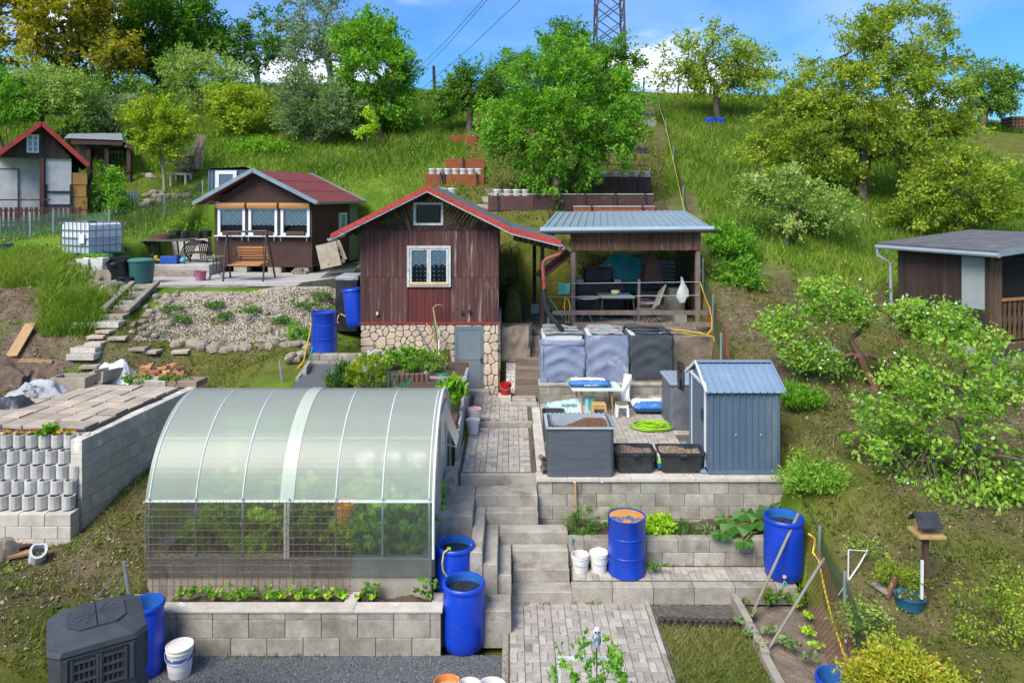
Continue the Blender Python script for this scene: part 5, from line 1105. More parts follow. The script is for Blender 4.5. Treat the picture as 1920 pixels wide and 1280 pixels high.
def local_px(t, px, py, yl=0.0):
 a = t.rotation_euler.z;ex, ey = Vector((math.cos(a),math.sin(a),0)), Vector((-math.sin(a),math.cos(a),0))
 d = Vector(((px-CX)/FPX,1,-(py-HY)/FPX));o = Vector((0,0,H))-Vector(t.location)
 s = (yl-o.dot(ey))/d.dot(ey);p = o+d*s;return p.dot(ex), p.z
def frame(mb, x0, x1, z0, z1, wd, y0, y1):
 mb.box(x0, x1, y0, y1, z0, z0+wd);mb.box(x0, x1, y0, y1, z1-wd, z1);mb.box(x0, x0+wd, y0, y1, z0+wd, z1-wd);mb.box(x1-wd, x1, y0, y1, z0+wd, z1-wd);return mb
def glassmat(name, tint, fac):
 m = bpy.data.materials.new(name);m.use_nodes = True;t = m.node_tree;L = t.links.new;t.nodes.clear()
 tr = t.nodes.new('ShaderNodeBsdfTransparent');tr.inputs[0].default_value = (*tint, 1);gl = t.nodes.new('ShaderNodeBsdfGlossy');gl.inputs['Roughness'].default_value = .03
 fr = t.nodes.new('ShaderNodeFresnel');fr.inputs['IOR'].default_value = fac;mx = t.nodes.new('ShaderNodeMixShader');L(fr.outputs[0], mx.inputs[0]);L(tr.outputs[0], mx.inputs[1]);L(gl.outputs[0], mx.inputs[2])
 o = t.nodes.new('ShaderNodeOutputMaterial');L(mx.outputs[0], o.inputs[0]);return m
GLASS = glassmat('window_glass', (.9,.94,.93), 1.5)
def lacemat(name, base, bg_, s, dots=False):
 m = bpy.data.materials.new(name);m.use_nodes = True;t = m.node_tree;L = t.links.new;b = t.nodes['Principled BSDF'];b.inputs['Roughness'].default_value = .9
 co = t.nodes.new('ShaderNodeTexCoord');mp = t.nodes.new('ShaderNodeMapping');mp.inputs['Rotation'].default_value = (0, rad(0 if dots else 45), 0);mp.inputs['Scale'].default_value = (s, s, s);L(co.outputs['Object'], mp.inputs[0])
 sp = t.nodes.new('ShaderNodeSeparateXYZ');L(mp.outputs[0], sp.inputs[0])
 def fr(o):f = t.nodes.new('ShaderNodeMath');f.operation = 'PINGPONG';f.inputs[1].default_value = .5;L(o, f.inputs[0]);return f.outputs[0]
 if dots:
  c = t.nodes.new('ShaderNodeCombineXYZ');L(fr(sp.outputs[0]), c.inputs[0]);L(fr(sp.outputs[2]), c.inputs[1]);ln = t.nodes.new('ShaderNodeVectorMath');ln.operation = 'LENGTH';L(c.outputs[0], ln.inputs[0]);v = ln.outputs['Value'];stops = [(.2,base), (.24,bg_)]
 else:
  mn = t.nodes.new('ShaderNodeMath');mn.operation = 'MINIMUM';L(fr(sp.outputs[0]), mn.inputs[0]);L(fr(sp.outputs[2]), mn.inputs[1]);v = mn.outputs[0];stops = [(.10,base), (.16,bg_), (.30,bg_), (.34,base)]
 r = _ramp(t, stops);L(v, r.inputs[0]);L(r.outputs[0], b.inputs['Base Color']);return m
LACE = lacemat('lace_cloth', (.78,.82,.84), (.46,.55,.60), 6.5);DOTS = lacemat('dotted_cloth', (.62,.65,.70), (.012,.013,.018), 9.5, True)
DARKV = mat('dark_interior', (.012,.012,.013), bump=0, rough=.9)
# red cabin in the middle
REDW = mat('worn_red_plank', (.125,.052,.046), (.070,.034,.032), scale=2.4, rough=.85, bump=.35, bscale=30, stretch=(5,5,.35), objvar=.25, stain=((.34,.28,.25),2.6,.57,.74), hue=.01)
REDB = mat('bright_red_plank', (.135,.028,.025), (.075,.021,.020), scale=2.4, rough=.8, bump=.3, bscale=30, stretch=(5,5,.35), objvar=.15, stain=((.07,.03,.03),2.0,.58,.7))
GABW = mat('worn_gable_board', (.075,.040,.030), (.042,.025,.021), scale=2.2, rough=.9, bump=.35, bscale=30, stretch=(3,3,1.5), objvar=.35, stain=((.26,.17,.11),1.3,.56,.72))
STONE = mat('facing_stone', (.58,.47,.35), (.48,.38,.275), scale=4, rough=.92, bump=.55, bscale=24, objvar=.10, hue=.006, stain=((.30,.20,.14),5,.62,.75), fine=.10)
GROUT = mat('grey_grout', (.36,.36,.36), (.28,.285,.29), scale=8, rough=.95, bump=.3)
REDTRIM = mat('red_sheet', (.42,.050,.036), (.33,.042,.033), scale=3, rough=.45, bump=.05, stain=((.55,.42,.40),5,.62,.74), objvar=.1)
BITUM = mat('bitumen_roof', (.085,.088,.098), (.13,.13,.14), scale=3, rough=.9, bump=.2, bscale=90, stain=((.24,.24,.25),2,.62,.75))
PEELW = mat('peeling_white', (.60,.62,.63), (.42,.43,.43), scale=9, rough=.8, bump=.3, stretch=(1,1,1), stain=((.20,.17,.14),11,.60,.70))
GREYDOOR = mat('grey_door_paint', (.17,.205,.235), (.135,.165,.19), scale=1.8, rough=.55, bump=.08, stain=((.08,.09,.10),2.2,.6,.75))
CREAM = mat('cream_plastic', (.66,.58,.42), bump=0, rough=.5)
CD = 17.9;cxl, cxr = xat(676, CD), xat(935, CD);zb, zw, zj, zr = 1.72, zat(605, CD), zat(519.5, CD), zat(433, CD)
t = thing('red_cabin', 'weathered dark red plank cabin on a stone faced base with a red edged roof', 'cabin', ((cxl+cxr)/2,19.6,zb))
CAB = t
O_ = Vector(t.location);M0 = Matrix.Translation(-O_)
def cab(px, py):return(xat(px,CD), zat(py,CD))
MB().box(cxl+.03, cxr-.03, CD+.04, 21.3, zb-.5, zw-.01).build('foundation', GROUT, t)
MB().box(cxl+.02, cxr-.02, CD+.03, 21.3, zw, zr+.05).build('inner_wall', mat('dark_boards',(.045,.028,.024),(.03,.02,.018),scale=3), t)
dx0, dz1 = cab(853, 613);dx1, _ = cab(906, 613);dz0 = zat(729, CD)
stonework(t, [(cxl,zb-.05),(cxr,zb-.05),(cxr,zw-.03),(cxl,zw-.03)], 165, 4, STONE, CD, M0, rects=[(dx0-.0,dx1+.0,zb-.1,dz1)], gap=.006)
MS = Matrix.Translation(-O_)@Matrix.Translation((cxr,CD,0))@Matrix.Rotation(rad(90), 4, 'Z')
stonework(t, [(.05,zb),(3.3,zb),(3.3,zw-.03),(.05,zw-.03)], 50, 6, STONE, -.02, MS)
wx0, wz1 = cab(766, 463);wx1, wz0 = cab(843, 535)
for z0, z1 in((zw+.02,zj-.004), (zj+.004,zr+.02)):
 for part, m_ in(((cxl,cab(762,0)[0]),REDW), ((cab(762,0)[0],cab(846,0)[0]),REDB if z0<zj-.2 else REDW), ((cab(846,0)[0],cxr),REDW)):
  boards(t, [(part[0],z0),(part[1],z0),(part[1],z1),(part[0],z1)], rad(90), .098, CD-.012, .03, m_, rects=[(wx0,wx1,wz0,wz1)], M=M0)
MB().beam((cxl-.02,CD-.025,zw), (cxr+.02,CD-.025,zw), .05, .03).build('drip_strip', REDTRIM, t)
RF = 17.38
apex = (xat(801,RF), zat(351,RF));le = (xat(620,RF), zat(441,RF));br = (xat(959,RF), zat(430,RF));re_ = (xat(1052,RF), zat(453,RF))
ga = (apex[0], apex[1]-.10);hz = zr+.02
def roofz(x):
 if x<=apex[0]:return le[1]+(apex[1]-le[1])*(x-le[0])/(apex[0]-le[0])
 if x<=br[0]:return apex[1]+(br[1]-apex[1])*(x-apex[0])/(br[0]-apex[0])
 return br[1]+(re_[1]-br[1])*(x-br[0])/(re_[0]-br[0])
ax0, az1 = cab(778, 382);ax1, az0 = cab(829, 420)
gl = [(cxl-.18,hz), (ga[0],hz), (ga[0],roofz(ga[0])-.09), (cxl-.18,roofz(cxl-.18)-.09)];gr = [(ga[0],hz), (cxr+.35,hz), (cxr+.35,roofz(cxr+.35)-.09), (ga[0],roofz(ga[0])-.09)]
gl = [(x,max(z,hz))for x, z in gl];gr = [(x,max(z,hz))for x, z in gr]
boards(t, gl, rad(112), .085, CD-.030, .028, GABW, rects=[(ax0,ax1,az0,az1)], M=M0, gap=.004);boards(t, gr, rad(56), .085, CD-.030, .028, GABW, rects=[(ax0,ax1,az0,az1)], M=M0, gap=.004)
xs_ = [cxr+.35+.12*i for i in range(11)]
for i in range(10):MB().add([(xs_[i],CD-.03,roofz(xs_[i])-.09),(xs_[i+1]-.006,CD-.03,roofz(xs_[i+1])-.09),(xs_[i+1]-.006,CD-.03,roofz(xs_[i+1])-.27+.01*i),(xs_[i],CD-.03,roofz(xs_[i])-.27+.01*i),(xs_[i],CD,roofz(xs_[i])-.09),(xs_[i+1]-.006,CD,roofz(xs_[i+1])-.09),(xs_[i+1]-.006,CD,roofz(xs_[i+1])-.27),(xs_[i],CD,roofz(xs_[i])-.27)], [(0,1,2,3),(7,6,5,4),(3,2,6,7),(0,3,7,4),(1,5,6,2)]).build('plank', GABW, t)if xs_[i+1]<re_[0]-.02 else None
RB = 21.75
for a, b in((le,apex), (apex,br), (br,re_)):
 rs = MB().add([(a[0],RF,a[1]),(b[0],RF,b[1]),(b[0],RB,b[1]),(a[0],RB,a[1]),(a[0],RF,a[1]-.06),(b[0],RF,b[1]-.06),(b[0],RB,b[1]-.06),(a[0],RB,a[1]-.06)], [(0,1,2,3),(7,6,5,4),(0,4,5,1),(1,5,6,2),(2,6,7,3),(3,7,4,0)]).build('roof_slope', BITUM, t)
 L_ = math.hypot(b[0]-a[0], b[1]-a[1]);n_ = max(2, int(L_/.30))
 for i in range(n_):
  p = [a[k]+(b[k]-a[k])*i/n_ for k in(0,1)];q = [a[k]+(b[k]-a[k])*((i+1)/n_-.004)for k in(0,1)]
  MB().add([(p[0],RF-.035,p[1]-.085),(q[0],RF-.035,q[1]-.085),(q[0],RF-.030,q[1]+.035),(p[0],RF-.030,p[1]+.035),(q[0],RF+.12,q[1]+.03),(p[0],RF+.12,p[1]+.03)], [(0,1,2,3),(3,2,4,5)]).build('edge_plate', REDTRIM, t)
 MB().add([(a[0],RF-.02,a[1]-.12),(b[0],RF-.02,b[1]-.12),(b[0],RF-.02,b[1]-.075),(a[0],RF-.02,a[1]-.075),(a[0],RF,a[1]-.12),(b[0],RF,b[1]-.12)], [(0,1,2,3),(0,4,5,1)]).build('fascia', PEELW, t)
for x in[cxl-.02+.0*i for i in range(1)]+[]:pass
for y in(18.6, 19.6, 20.6):MB().beam((le[0]+.08,y,le[1]-.10), (cxl,y,roofz(cxl)-.10), .06, .08).build('rafter', GABW, t)
for x, z in((le[0]-.03,le[1]-.05), (re_[0]+.02,re_[1]-.10)):
 g = MB().grid(lambda u, v:(x+.06*math.cos(math.pi+math.pi*u),RF-.03+v*4.3,z-.02+.06*math.sin(math.pi+math.pi*u)), 9, 2);g.build('gutter', PEELW, t, smooth=True)
def cab_window(rx0, rx1, rz0, rz1, sashes, name, fm, fw=.055, curt=True):
 f = frame(MB(), rx0-.03, rx1+.03, rz0-.03, rz1+.03, fw, CD-.06, CD+.02).build(name, fm, t)
 n = sashes;x0, x1 = rx0+.03, rx1-.03
 for i in range(n):
  a = x0+(x1-x0)*i/n+.004;b = x0+(x1-x0)*(i+1)/n-.004
  if n>1:frame(MB(), a, b, rz0+.035, rz1-.03, .045, CD-.045, CD-.005).build('sash', PEELW, f)
  MB().add([(a+.03,CD-.02,rz0+.03),(b-.03,CD-.02,rz0+.03),(b-.03,CD-.02,rz1-.03),(a+.03,CD-.02,rz1-.03)], [(0,1,2,3)]).build('pane', GLASS, f)
  if curt:
   zm = rz0+(rz1-rz0)*.50;K = 24
   pts = [(a+(b-a)*k/K,CD+.012+.006*math.sin(k*1.9))for k in range(K+1)]
   mb = MB()
   for k in range(K):
    (p, yp), (q, yq) = pts[k], pts[k+1];zp = zm+.05*abs(((k/4)%2)-1);zq = zm+.05*abs((((k+1)/4)%2)-1);mb.add([(p,yp,zp),(q,yq,zq),(q,yq,rz1-.05),(p,yp,rz1-.05)], [(0,1,2,3)])
   mb.build('lace_curtain', LACE, f)
   mb = MB()
   for k in range(K):(p, yp), (q, yq) = pts[k], pts[k+1];mb.add([(p,yp+.016,rz0+.03),(q,yq+.016,rz0+.03),(q,yq+.016,zm+.1),(p,yp+.016,zm+.1)], [(0,1,2,3)])
   mb.build('dotted_curtain', DOTS, f)
  else:MB().box(a, b, CD+.024, CD+.027, rz0, rz1).build('dark_room', DARKV, f)
 return f
f = cab_window(wx0, wx1, wz0, wz1, 2, 'window', PEELW)
MB().bbox(wx0+.02, wx1-.02, CD-.075, CD-.01, wz0+.005, wz0+.06, .005).build('window_sill', mat('yellow_sill',(.55,.36,.13),(.45,.28,.10),scale=5,bump=.2), f)
cab_window(ax0, ax1, az0, az1, 1, 'attic_window', PEELW, curt=False)
MB().box(dx0+.03, dx1-.03, CD-.015, CD+.03, dz0+.02, dz1-.025).build('door', GREYDOOR, t);d = [c for c in t.children if c.name.startswith('door')][0]
frame(MB(), dx0+.045, dx1-.045, dz0+.03, dz1-.04, .02, CD-.024, CD-.014).build('door_edge', GREYDOOR, d);MB().box(dx0+.05, dx1-.05, CD-.024, CD-.014, dz0+.70, dz0+.72).build('door_rib', GREYDOOR, d)
MB().bbox(dx1-.06, dx1-.02, CD-.045, CD-.02, dz0+.64, dz0+.76, .005).build('door_lock', BLACKP, d)
mb = MB();mb.box(dx0-.015, dx0+.028, CD-.02, CD+.05, dz0, dz1);mb.box(dx1-.028, dx1+.015, CD-.02, CD+.05, dz0, dz1);mb.box(dx0-.015, dx1+.015, CD-.021, CD+.049, dz1-.02, dz1+.02);mb.build('door_frame', GREYDOOR, t)
MB().bbox(dx0-.1, dx1+.15, CD-.22, CD+.05, zb-.1, dz0+.015, .02).build('threshold', CONC_D, t)
for px, py, m_, s in((708,587,CREAM,.05), (866.5,584.5,BLACKP,.06), (880.5,583,BLACKP,.065)):x, z = cab(px, py);MB().bbox(x-s/2, x+s/2, CD-.07, CD-.02, z-s*.7, z+s*.7, .006).build('socket_box', m_, t)
for px, y0_, y1_, D in((1002,458,572,21.2), (1017,452,500,19.2)):p = w(px, y1_, D);MB().beam((p.x,D,p.z if D>20 else 3.0), (p.x,D,roofz(p.x)-.08), .10, .10).build('porch_post', GABW, t)
q = w(1003, 573, 21.2);MB().bbox(q.x-.12, q.x+.12, 21.08, 21.32, q.z-.2, q.z+.06, .01).build('post_foot', CONC, t)
t = thing('downpipe', 'red drainpipe bending from the cabin gutter into a black hose over the first covered tank', 'drainpipe', w(1020,540,17.6))
def pxs(l, D):return[w(a,b,D)for a, b in l]
MB().tube(pxs([(1053,462),(1053,472),(1048,477),(1026,485),(1019,491),(1018,500),(1020,540),(1021,541)],17.5), .045, 12).build('red_pipe', mat('faded_red',(.24,.055,.042),(.30,.09,.07),scale=5,bump=.05,rough=.6), t, smooth=True)
MB().tube(pxs([(1020,536),(1021,560),(1025,580),(1034,595),(1046,608),(1053,618)],17.55)+[w(1057,630,17.7)], .058, 12).build('black_hose', BLACKP, t, smooth=True)
for i in range(3):pass
# tools leaning on the cabin
def tool(name, label, a, b, r, m, extra=None):
 mb = MB().tube([a,b], r, 7);t = thing(name, label, 'garden tool', (b[0],b[1],min(a[2],b[2])));mb.build('shaft', m, t)
 if extra:extra(t)
 return t
STEELB = mat('dark_steel', (.10,.13,.17), (.07,.09,.12), scale=5, rough=.5, metal=.3)
TD = 17.55
tool('metal_pole', 'thin dark metal pole, most slanted of the tools leaning on the cabin stones', w(783,613,17.8), w(826,698,16.7), .014, STEELB)
tool('rake_shaft', 'brown wooden tool shaft leaning between the dark pole and the scythe', w(800,606,17.8), w(832,690,16.8), .014, WOODL)
tool('white_pole', 'white upright plastic pole beside the scythe', w(823,615,17.6), w(823,690,16.8), .014, WHITEP)
tool('hoe_shaft', 'dark red shaft leaning right behind the white pole', w(812,622,17.8), w(846,702,17.0), .012, REDTRIM)
def _scy(t):
 MB().tube(pxs([(812,577),(818,572),(825,571),(832,574)],17.6), [.012,.016,.013,.004], 6).build('blade', mat('old_blade',(.28,.30,.24),bump=.1,metal=.4), t)
 MB().add([w(812,594,17.6),w(819,612,17.55),w(823,640,17.5),w(819,640,17.5),w(813,612,17.55)], [(0,1,2,3,4)]).build('green_net', mat('green_net',(.01,.16,.07),(.01,.12,.05),scale=20), t)
tool('scythe', 'scythe with a curved blade and green wrapping standing against the cabin', w(812,577,17.65), w(828,668,17.2), .014, WOODL, _scy)
GREYSLAB = mat('grey_slab', (.34,.345,.355), (.27,.275,.285), scale=4, rough=.9, bump=.25, objvar=.06)
t = thing('slab_planter', 'square planter of upright grey concrete slabs below the leaning tools', 'planter', (xat(832,15.8),15.9,1.7))
x0, x1 = xat(791, 15.75), xat(875, 15.75);zt_ = zat(706, 15.75)
for a, b in((x0,x0+.09), (x0+.10,(x0+x1)/2+.05), ((x0+x1)/2+.056,x1)):MB().bbox(a, b, 15.72, 15.78, 1.8, zt_, .006).build('slab', GREYSLAB, t)
MB().bbox(x0, x0+.06, 15.79, 17.3, 1.8, zt_, .006).build('slab', GREYSLAB, t);MB().bbox(x1-.06, x1, 15.79, 16.6, 1.8, zt_, .006).build('slab', GREYSLAB, t);MB().box(x0+.06, x1-.06, 15.79, 17.4, 1.8, zt_-.06).build('fill', SOIL, t)
t = thing('path_side_wall', 'row of upright grey slabs edging the flower strip along the upper path', 'wall', (-1.0,14.6,1.7))
for i in range(4):MB().bbox(-1.03, -.97, 13.5+i*.53, 13.5+(i+1)*.53-.01, 1.5, 2.12+.08*i, .006).build('slab', GREYSLAB, t)
MB().box(-1.5, -1.04, 13.95, 15.7, 1.4, 2.25).build('flower_strip_soil', SOIL)['kind'] = 'structure'
mb = MB();mb.lathe([(.0,.10),(.12,.09),(.19,.0),(.21,.0)], 20, w(829,708,16.2));solo(mb, 'green_bowl', mat('green_bowl',(.01,.20,.10),bump=0,rough=.4), 'upturned green plastic bowl on the slab planter', 'bowl')
t = thing('drum_wall', 'low block wall under the ribbed blue drum left of the red cabin', 'wall', (xat(583,16.7),16.7,2.66));blockwall(t, 1.12, 2, h=.135, d=.2, L=.4)
# pavilion
PAVW = mat('greyed_timber', (.21,.165,.14), (.135,.105,.09), scale=3, rough=.9, bump=.3, stretch=(3,3,.6), objvar=.15)
PAVR = mat('metal_roof_sheet', (.26,.345,.40), (.22,.30,.355), scale=2.2, rough=.42, metal=.15, bump=.04, stain=((.33,.38,.40),2,.6,.75))
SLAT = mat('brown_slat', (.15,.075,.050), (.095,.050,.036), scale=3, rough=.85, bump=.25, stretch=(4,4,.6), objvar=.3, stain=((.33,.23,.17),4,.6,.72))
FD = 19.7;t = thing('pavilion', 'open timber pavilion with a pale metal roof and slatted front board', 'pavilion', (3.0,21.2,3.0))
fl, fr_, bl, br_ = w(1014, 429, FD), w(1337, 427, FD), w(1043, 397, 23.3), w(1285, 395, 23.3)
def roofp(u, e, up=0):a = fl.lerp(fr_, u);b = bl.lerp(br_, u);p = a.lerp(b, e);return(p.x, p.y, p.z+up)
us = [];n_ = 22
for i in range(n_):us+=[(i/n_,0), ((i+.42)/n_,0), ((i+.46)/n_,.035), ((i+.54)/n_,.035), ((i+.58)/n_,0)]
us.append((1,0));mb = MB()
for i in range(len(us)-1):a, b = us[i], us[i+1];mb.add([roofp(a[0],0,a[1]),roofp(b[0],0,b[1]),roofp(b[0],1,b[1]),roofp(a[0],1,a[1])], [(0,1,2,3)])
rs = mb.build('roof', PAVR, t);MB().add([roofp(0,0,-.05),roofp(1,0,-.05),roofp(1,1,-.05),roofp(0,1,-.05)], [(3,2,1,0)]).build('roof_deck', GABW, t)
MB().beam(fl+Vector((-.02,-.03,-.01)), fr_+Vector((.02,-.03,-.01)), .03, .11).build('eave_trim', mat('pale_trim',(.42,.53,.60),(.36,.47,.55),scale=3,rough=.4,bump=.03), t)
MB().tube([fl+Vector((.0,-.06,-.10)),fr_+Vector((.09,-.06,-.08))], .05, 10).build('gutter', BLACKP, t)
P0, P1 = xat(1074, 20), xat(1308, 20);pz0, pz1 = zat(469, 19.95), zat(433, 19.95)
for x in(P0, P1):MB().beam((x,20,2.98), (x,20,pz1), .12, .12).build('post', PAVW, t)
for x in(xat(1078,22.9), P1+.1):MB().beam((x,22.9,2.98), (x,22.9,5.9), .12, .12).build('post', PAVW, t)
MB().beam(w(1030,440,19.95), w(1072,470,19.95), .10, .10).build('brace', PAVW, t)
for y, z in((20.0,pz1+.02), (22.9,5.85)):MB().beam((P0-.5,y,z), (P1+.3,y,z), .12, .14).build('roof_beam', GABW, t)
n_ = 62
for i in range(n_):x = P0-.06+(P1-P0+.12)*i/n_;MB().bbox(x, x+(P1-P0+.12)/n_-.005, 19.90+random.uniform(-.004,.004), 19.925, pz0+random.uniform(-.01,.01), pz1, .003).build('slat', SLAT, t)
for py, px0, px1 in((586,1036,1334), (608.5,1074,1337)):a, b = w(px0, py, 19.1), w(px1, py, 19.1);MB().beam(a, b, .05, .11).build('rail', PAVW, t)
for px in(1028, 1331):p = w(px, 600, 19.15);MB().beam((p.x,19.15,2.9), (p.x,19.15,zat(575,19.15)), .06, .06).build('rail_post', REDTRIM if px>1300 else PAVW, t)
MB().beam((P1+.25,19.2,3.5), (P1+.35,21.4,3.6), .04, .12).build('side_rail', PAVW, t)
mb = MB()
for k in range(-12, 22):
 for sgn in(-1, 1):
  y0_, z0_ = 20.2+k*.13, 3.05;y1_, z1_ = y0_+sgn*1.5, z0_+2.3
  pts = [(y0_,z0_), (y1_,z1_)];
  def cl(p, q, lo, hi):
   (ya, za), (yb, zb_) = p, q
   if ya>yb:ya, za, yb, zb_ = yb, zb_, ya, za
   if yb<lo or ya>hi:return None
   f = lambda y:za+(zb_-za)*(y-ya)/(yb-ya);A, B = max(ya, lo), min(yb, hi);return(A, f(A)), (B, f(B))
  c = cl(*pts, 20.12, 22.85)
  if c:mb.beam((P1+.04+.015*sgn,c[0][0],c[0][1]), (P1+.04+.015*sgn,c[1][0],c[1][1]), .035, .012, up=(1,0,0))
mb.build('lattice', GABW, t)
CORR = mat('corrugated_sheet', (.33,.36,.38), (.25,.27,.29), scale=3, rough=.5, metal=.3, bump=.05, stain=((.20,.13,.09),3,.64,.75))
mb = MB();y0_ = 23.25
ns = 44
for i in range(ns):
 z = zat(553, y0_)+i*(zat(486,y0_)-zat(553,y0_))/ns;dz = (zat(486,y0_)-zat(553,y0_))/ns;q = lambda k:.025*math.sin(k*1.25)
 mb.add([(xat(1130,y0_),y0_+q(i),z),(xat(1270,y0_),y0_+q(i),z),(xat(1270,y0_),y0_+q(i+1),z+dz),(xat(1130,y0_),y0_+q(i+1),z+dz)], [(0,1,2,3)])
solo(mb, 'corrugated_fence', CORR, 'corrugated metal sheets holding the bank behind the pavilion', 'fence')
t = thing('hearth', 'brick hearth with a tall rusty cone hood under the pavilion', 'fireplace', (xat(1222,22),22,3.0))
hz0, hz1 = zat(529, 21.8), zat(478, 21.8);hx = xat(1222, 21.8)
def hood(z, a):return[(hx-a,21.8-a,z), (hx+a,21.8-a,z), (hx+a,21.8+a,z), (hx-a,21.8+a,z)]
HOODM = mat('rusty_hood', (.20,.095,.06), (.12,.06,.042), scale=3, rough=.7, bump=.1, stain=((.2,.09,.055),4,.6,.7))
mb = MB();mb.add(hood(hz0,.31)+hood(hz1,.09), [(0,1,5,4),(1,2,6,5),(2,3,7,6),(3,0,4,7)]);mb.build('hood', HOODM, t)
MB().box(hx-.09, hx+.09, 21.71, 21.89, hz1+.004, 5.6).build('flue', HOODM, t);MB().bbox(hx-.12, hx+.12, 21.68, 21.92, 5.1, 5.25, .01).build('flue_collar', mat('red_oxide',(.28,.11,.09),bump=.05), t)
BRICKM = mat('hearth_brick', (.42,.22,.12), (.34,.17,.09), scale=5, rough=.9, bump=.3, objvar=.2)
for i in range(7):
 for j in range(2):MB().bbox(hx-.36+j*.28, hx-.10+j*.28-(0 if j==0 else 0), 21.55, 21.8, 3.0+i*.075, 3.07+i*.075, .006).build('brick', BRICKM, t)if not(j==1 and i>3)else None
MB().bbox(hx-.4, hx+.45, 21.5, 22.3, 3.55, 3.62, .01).build('hearth_slab', CONC_D, t);MB().bbox(hx-.38, hx+.42, 21.84, 22.3, 3.0, 3.55, .01).build('hearth_base', CONC_D, t)
BLKC = mat('black_cover', (.012,.013,.016), (.022,.023,.027), scale=3, rough=.5, bump=.25, bscale=8)
t = thing('covered_grill', 'big grill under a draped black cover at the back of the pavilion', 'grill', (xat(1155,21.6),21.6,3.0))
gx0, gx1 = xat(1080, 21.3), xat(1170, 21.3)
drape(gx0, gx1, 21.3, 22.2, 3.02, zat(528,21.3), .06, 14, fold=1.3).build('cover', BLKC, t, smooth=True)
drape(xat(1096,21.3), xat(1150,21.3), 21.35, 22.1, zat(528,21.3), zat(506,21.3), .04, 15, nu=40, nv=10).build('hood_cover', BLKC, t, smooth=True)
MB().grid(lambda u, v:(xat(1096,21.3)+u*(xat(1150,21.3)-xat(1096,21.3)),21.35+v*.75,zat(506,21.3)+.06*math.sin(v*3.14)+.02*float(noise2(u*5,v*4,1,3))), 14, 10).build('hood_cover', BLKC, t, smooth=True)
MB().grid(lambda u, v:(gx0+u*(gx1-gx0),21.3+v*.9,zat(528,21.3)+.02*float(noise2(u*6,v*4,1,5))), 14, 10).build('cover', BLKC, t, smooth=True)
for px in(1087, 1158):x = xat(px, 21.25);MB().bbox(x-.10, x+.10, 21.2, 21.5, zat(527,21.3)-.02, zat(523,21.3), .01).build('side_shelf', GREYI, t)
TURQ = mat('turquoise_tarp', (.012,.27,.26), (.03,.38,.35), scale=3, rough=.45, bump=.35, bscale=9)
mb = MB().grid(lambda u, v:(xat(1100,22.9)+u*1.62,22.55+v*.65,3.5+(1.18-.25*abs(u*2-1.3)**1.5)*math.sin(min(1,v*1.0+.02)*math.pi)**.45*(.55+.45*min(1,u*2.2))+.07*float(noise2(u*6,v*5,1,7))+.04*float(noise2(u*14,v*12,1,8))), 44, 26)
solo(mb, 'tarp_heap', TURQ, 'heap under a shiny turquoise tarpaulin behind the black covered grill', 'tarpaulin', smooth=True)
solo(MB().beam(w(1121,505,22.3),w(1145,497,22.3),.25,.07), 'pale_board', CONC_L, 'pale slab lying on the turquoise tarpaulin heap', 'slab')
solo(MB().beam(w(1085,512,22.4),w(1114,493,22.4),.5,.03), 'brown_board', GABW, 'dark brown board leaning behind the black covered grill', 'board')
TG = mat('table_glass', (.22,.29,.27), (.19,.25,.235), scale=2, rough=.12, bump=0, spec=.6)
t = thing('glass_table', 'rectangular green glass patio table with metal legs in the pavilion', 'table', (xat(1158,20.6),20.6,3.0))
q = [w(1118,556,21.2), w(1178,556,21.2), w(1191,573,20.25), w(1127,573,20.25)];zt_ = 3.72
q = [(p.x,p.y)for p in q][::-1];MB().slab(q, zt_-.025, zt_).build('tabletop', TG, t)
MB().slab([(x+(.02 if i in(1,2)else-.02)*0,y)for i,(x,y)in enumerate(q)], zt_-.045, zt_-.028).build('table_rim', DARKGREY, t)
for i, (x, y)in enumerate(q):cx_, cy_ = xat(1155, 20.7), 20.7;MB().tube([(x*.9+cx_*.1,y*.9+cy_*.1,zt_-.04),(x,y,3.0)], .018, 6).build('leg', DARKGREY, t)
t = thing('round_table', 'small round glass table beside the left pavilion post', 'table', (xat(1100,20.35),20.35,3.0));MB().lathe([(0,.695),(.36,.69),(.37,.70),(.36,.715),(0,.715)], 28).build('tabletop', TG, t, world=False)
for k in range(4):a = k*1.57+.6;MB().tube([(.05*math.cos(a),.05*math.sin(a),.69),(.06*math.cos(a),.06*math.sin(a),.3),(.28*math.cos(a),.28*math.sin(a),.0)], .015, 6).build('leg', DARKGREY, t, world=False)
solo(MB().lathe([(.05,0),(.11,.05),(.125,.11),(.10,.16),(.09,.165)],16,(xat(1154,20.5),20.5,3.722)), 'pot', mat('pale_pot',(.33,.36,.22),(.25,.27,.15),scale=12), 'small mottled round pot on the rectangular glass table', 'pot', smooth=True)
solo(MB().bbox(xat(1160,20.3),xat(1174,20.3),20.25,20.4,3.722,3.76,.008), 'blue_tray', mat('tray_blue',(.05,.16,.5),bump=0,rough=.4), 'small blue tray on the rectangular glass table', 'tray')
SLING = mat('beige_sling', (.26,.235,.215), (.22,.20,.185), scale=5, rough=.8, bump=.1)
t = thing('folding_chair', 'folding patio chair with a tall beige back in the pavilion', 'chair', (xat(1215,20.2),20.2,3.0), rad(0))
a, b = w(1228, 578, 20.2), w(1240, 545, 20.5);MB().beam(a, b+Vector((.05,.1,.06)), .46, .035, up=(1,.3,0)).build('backrest', SLING, t);MB().beam(w(1203,580,19.95), w(1232,580,20.3), .42, .03).build('seat', mat('green_seat',(.09,.13,.12),bump=.1), t)
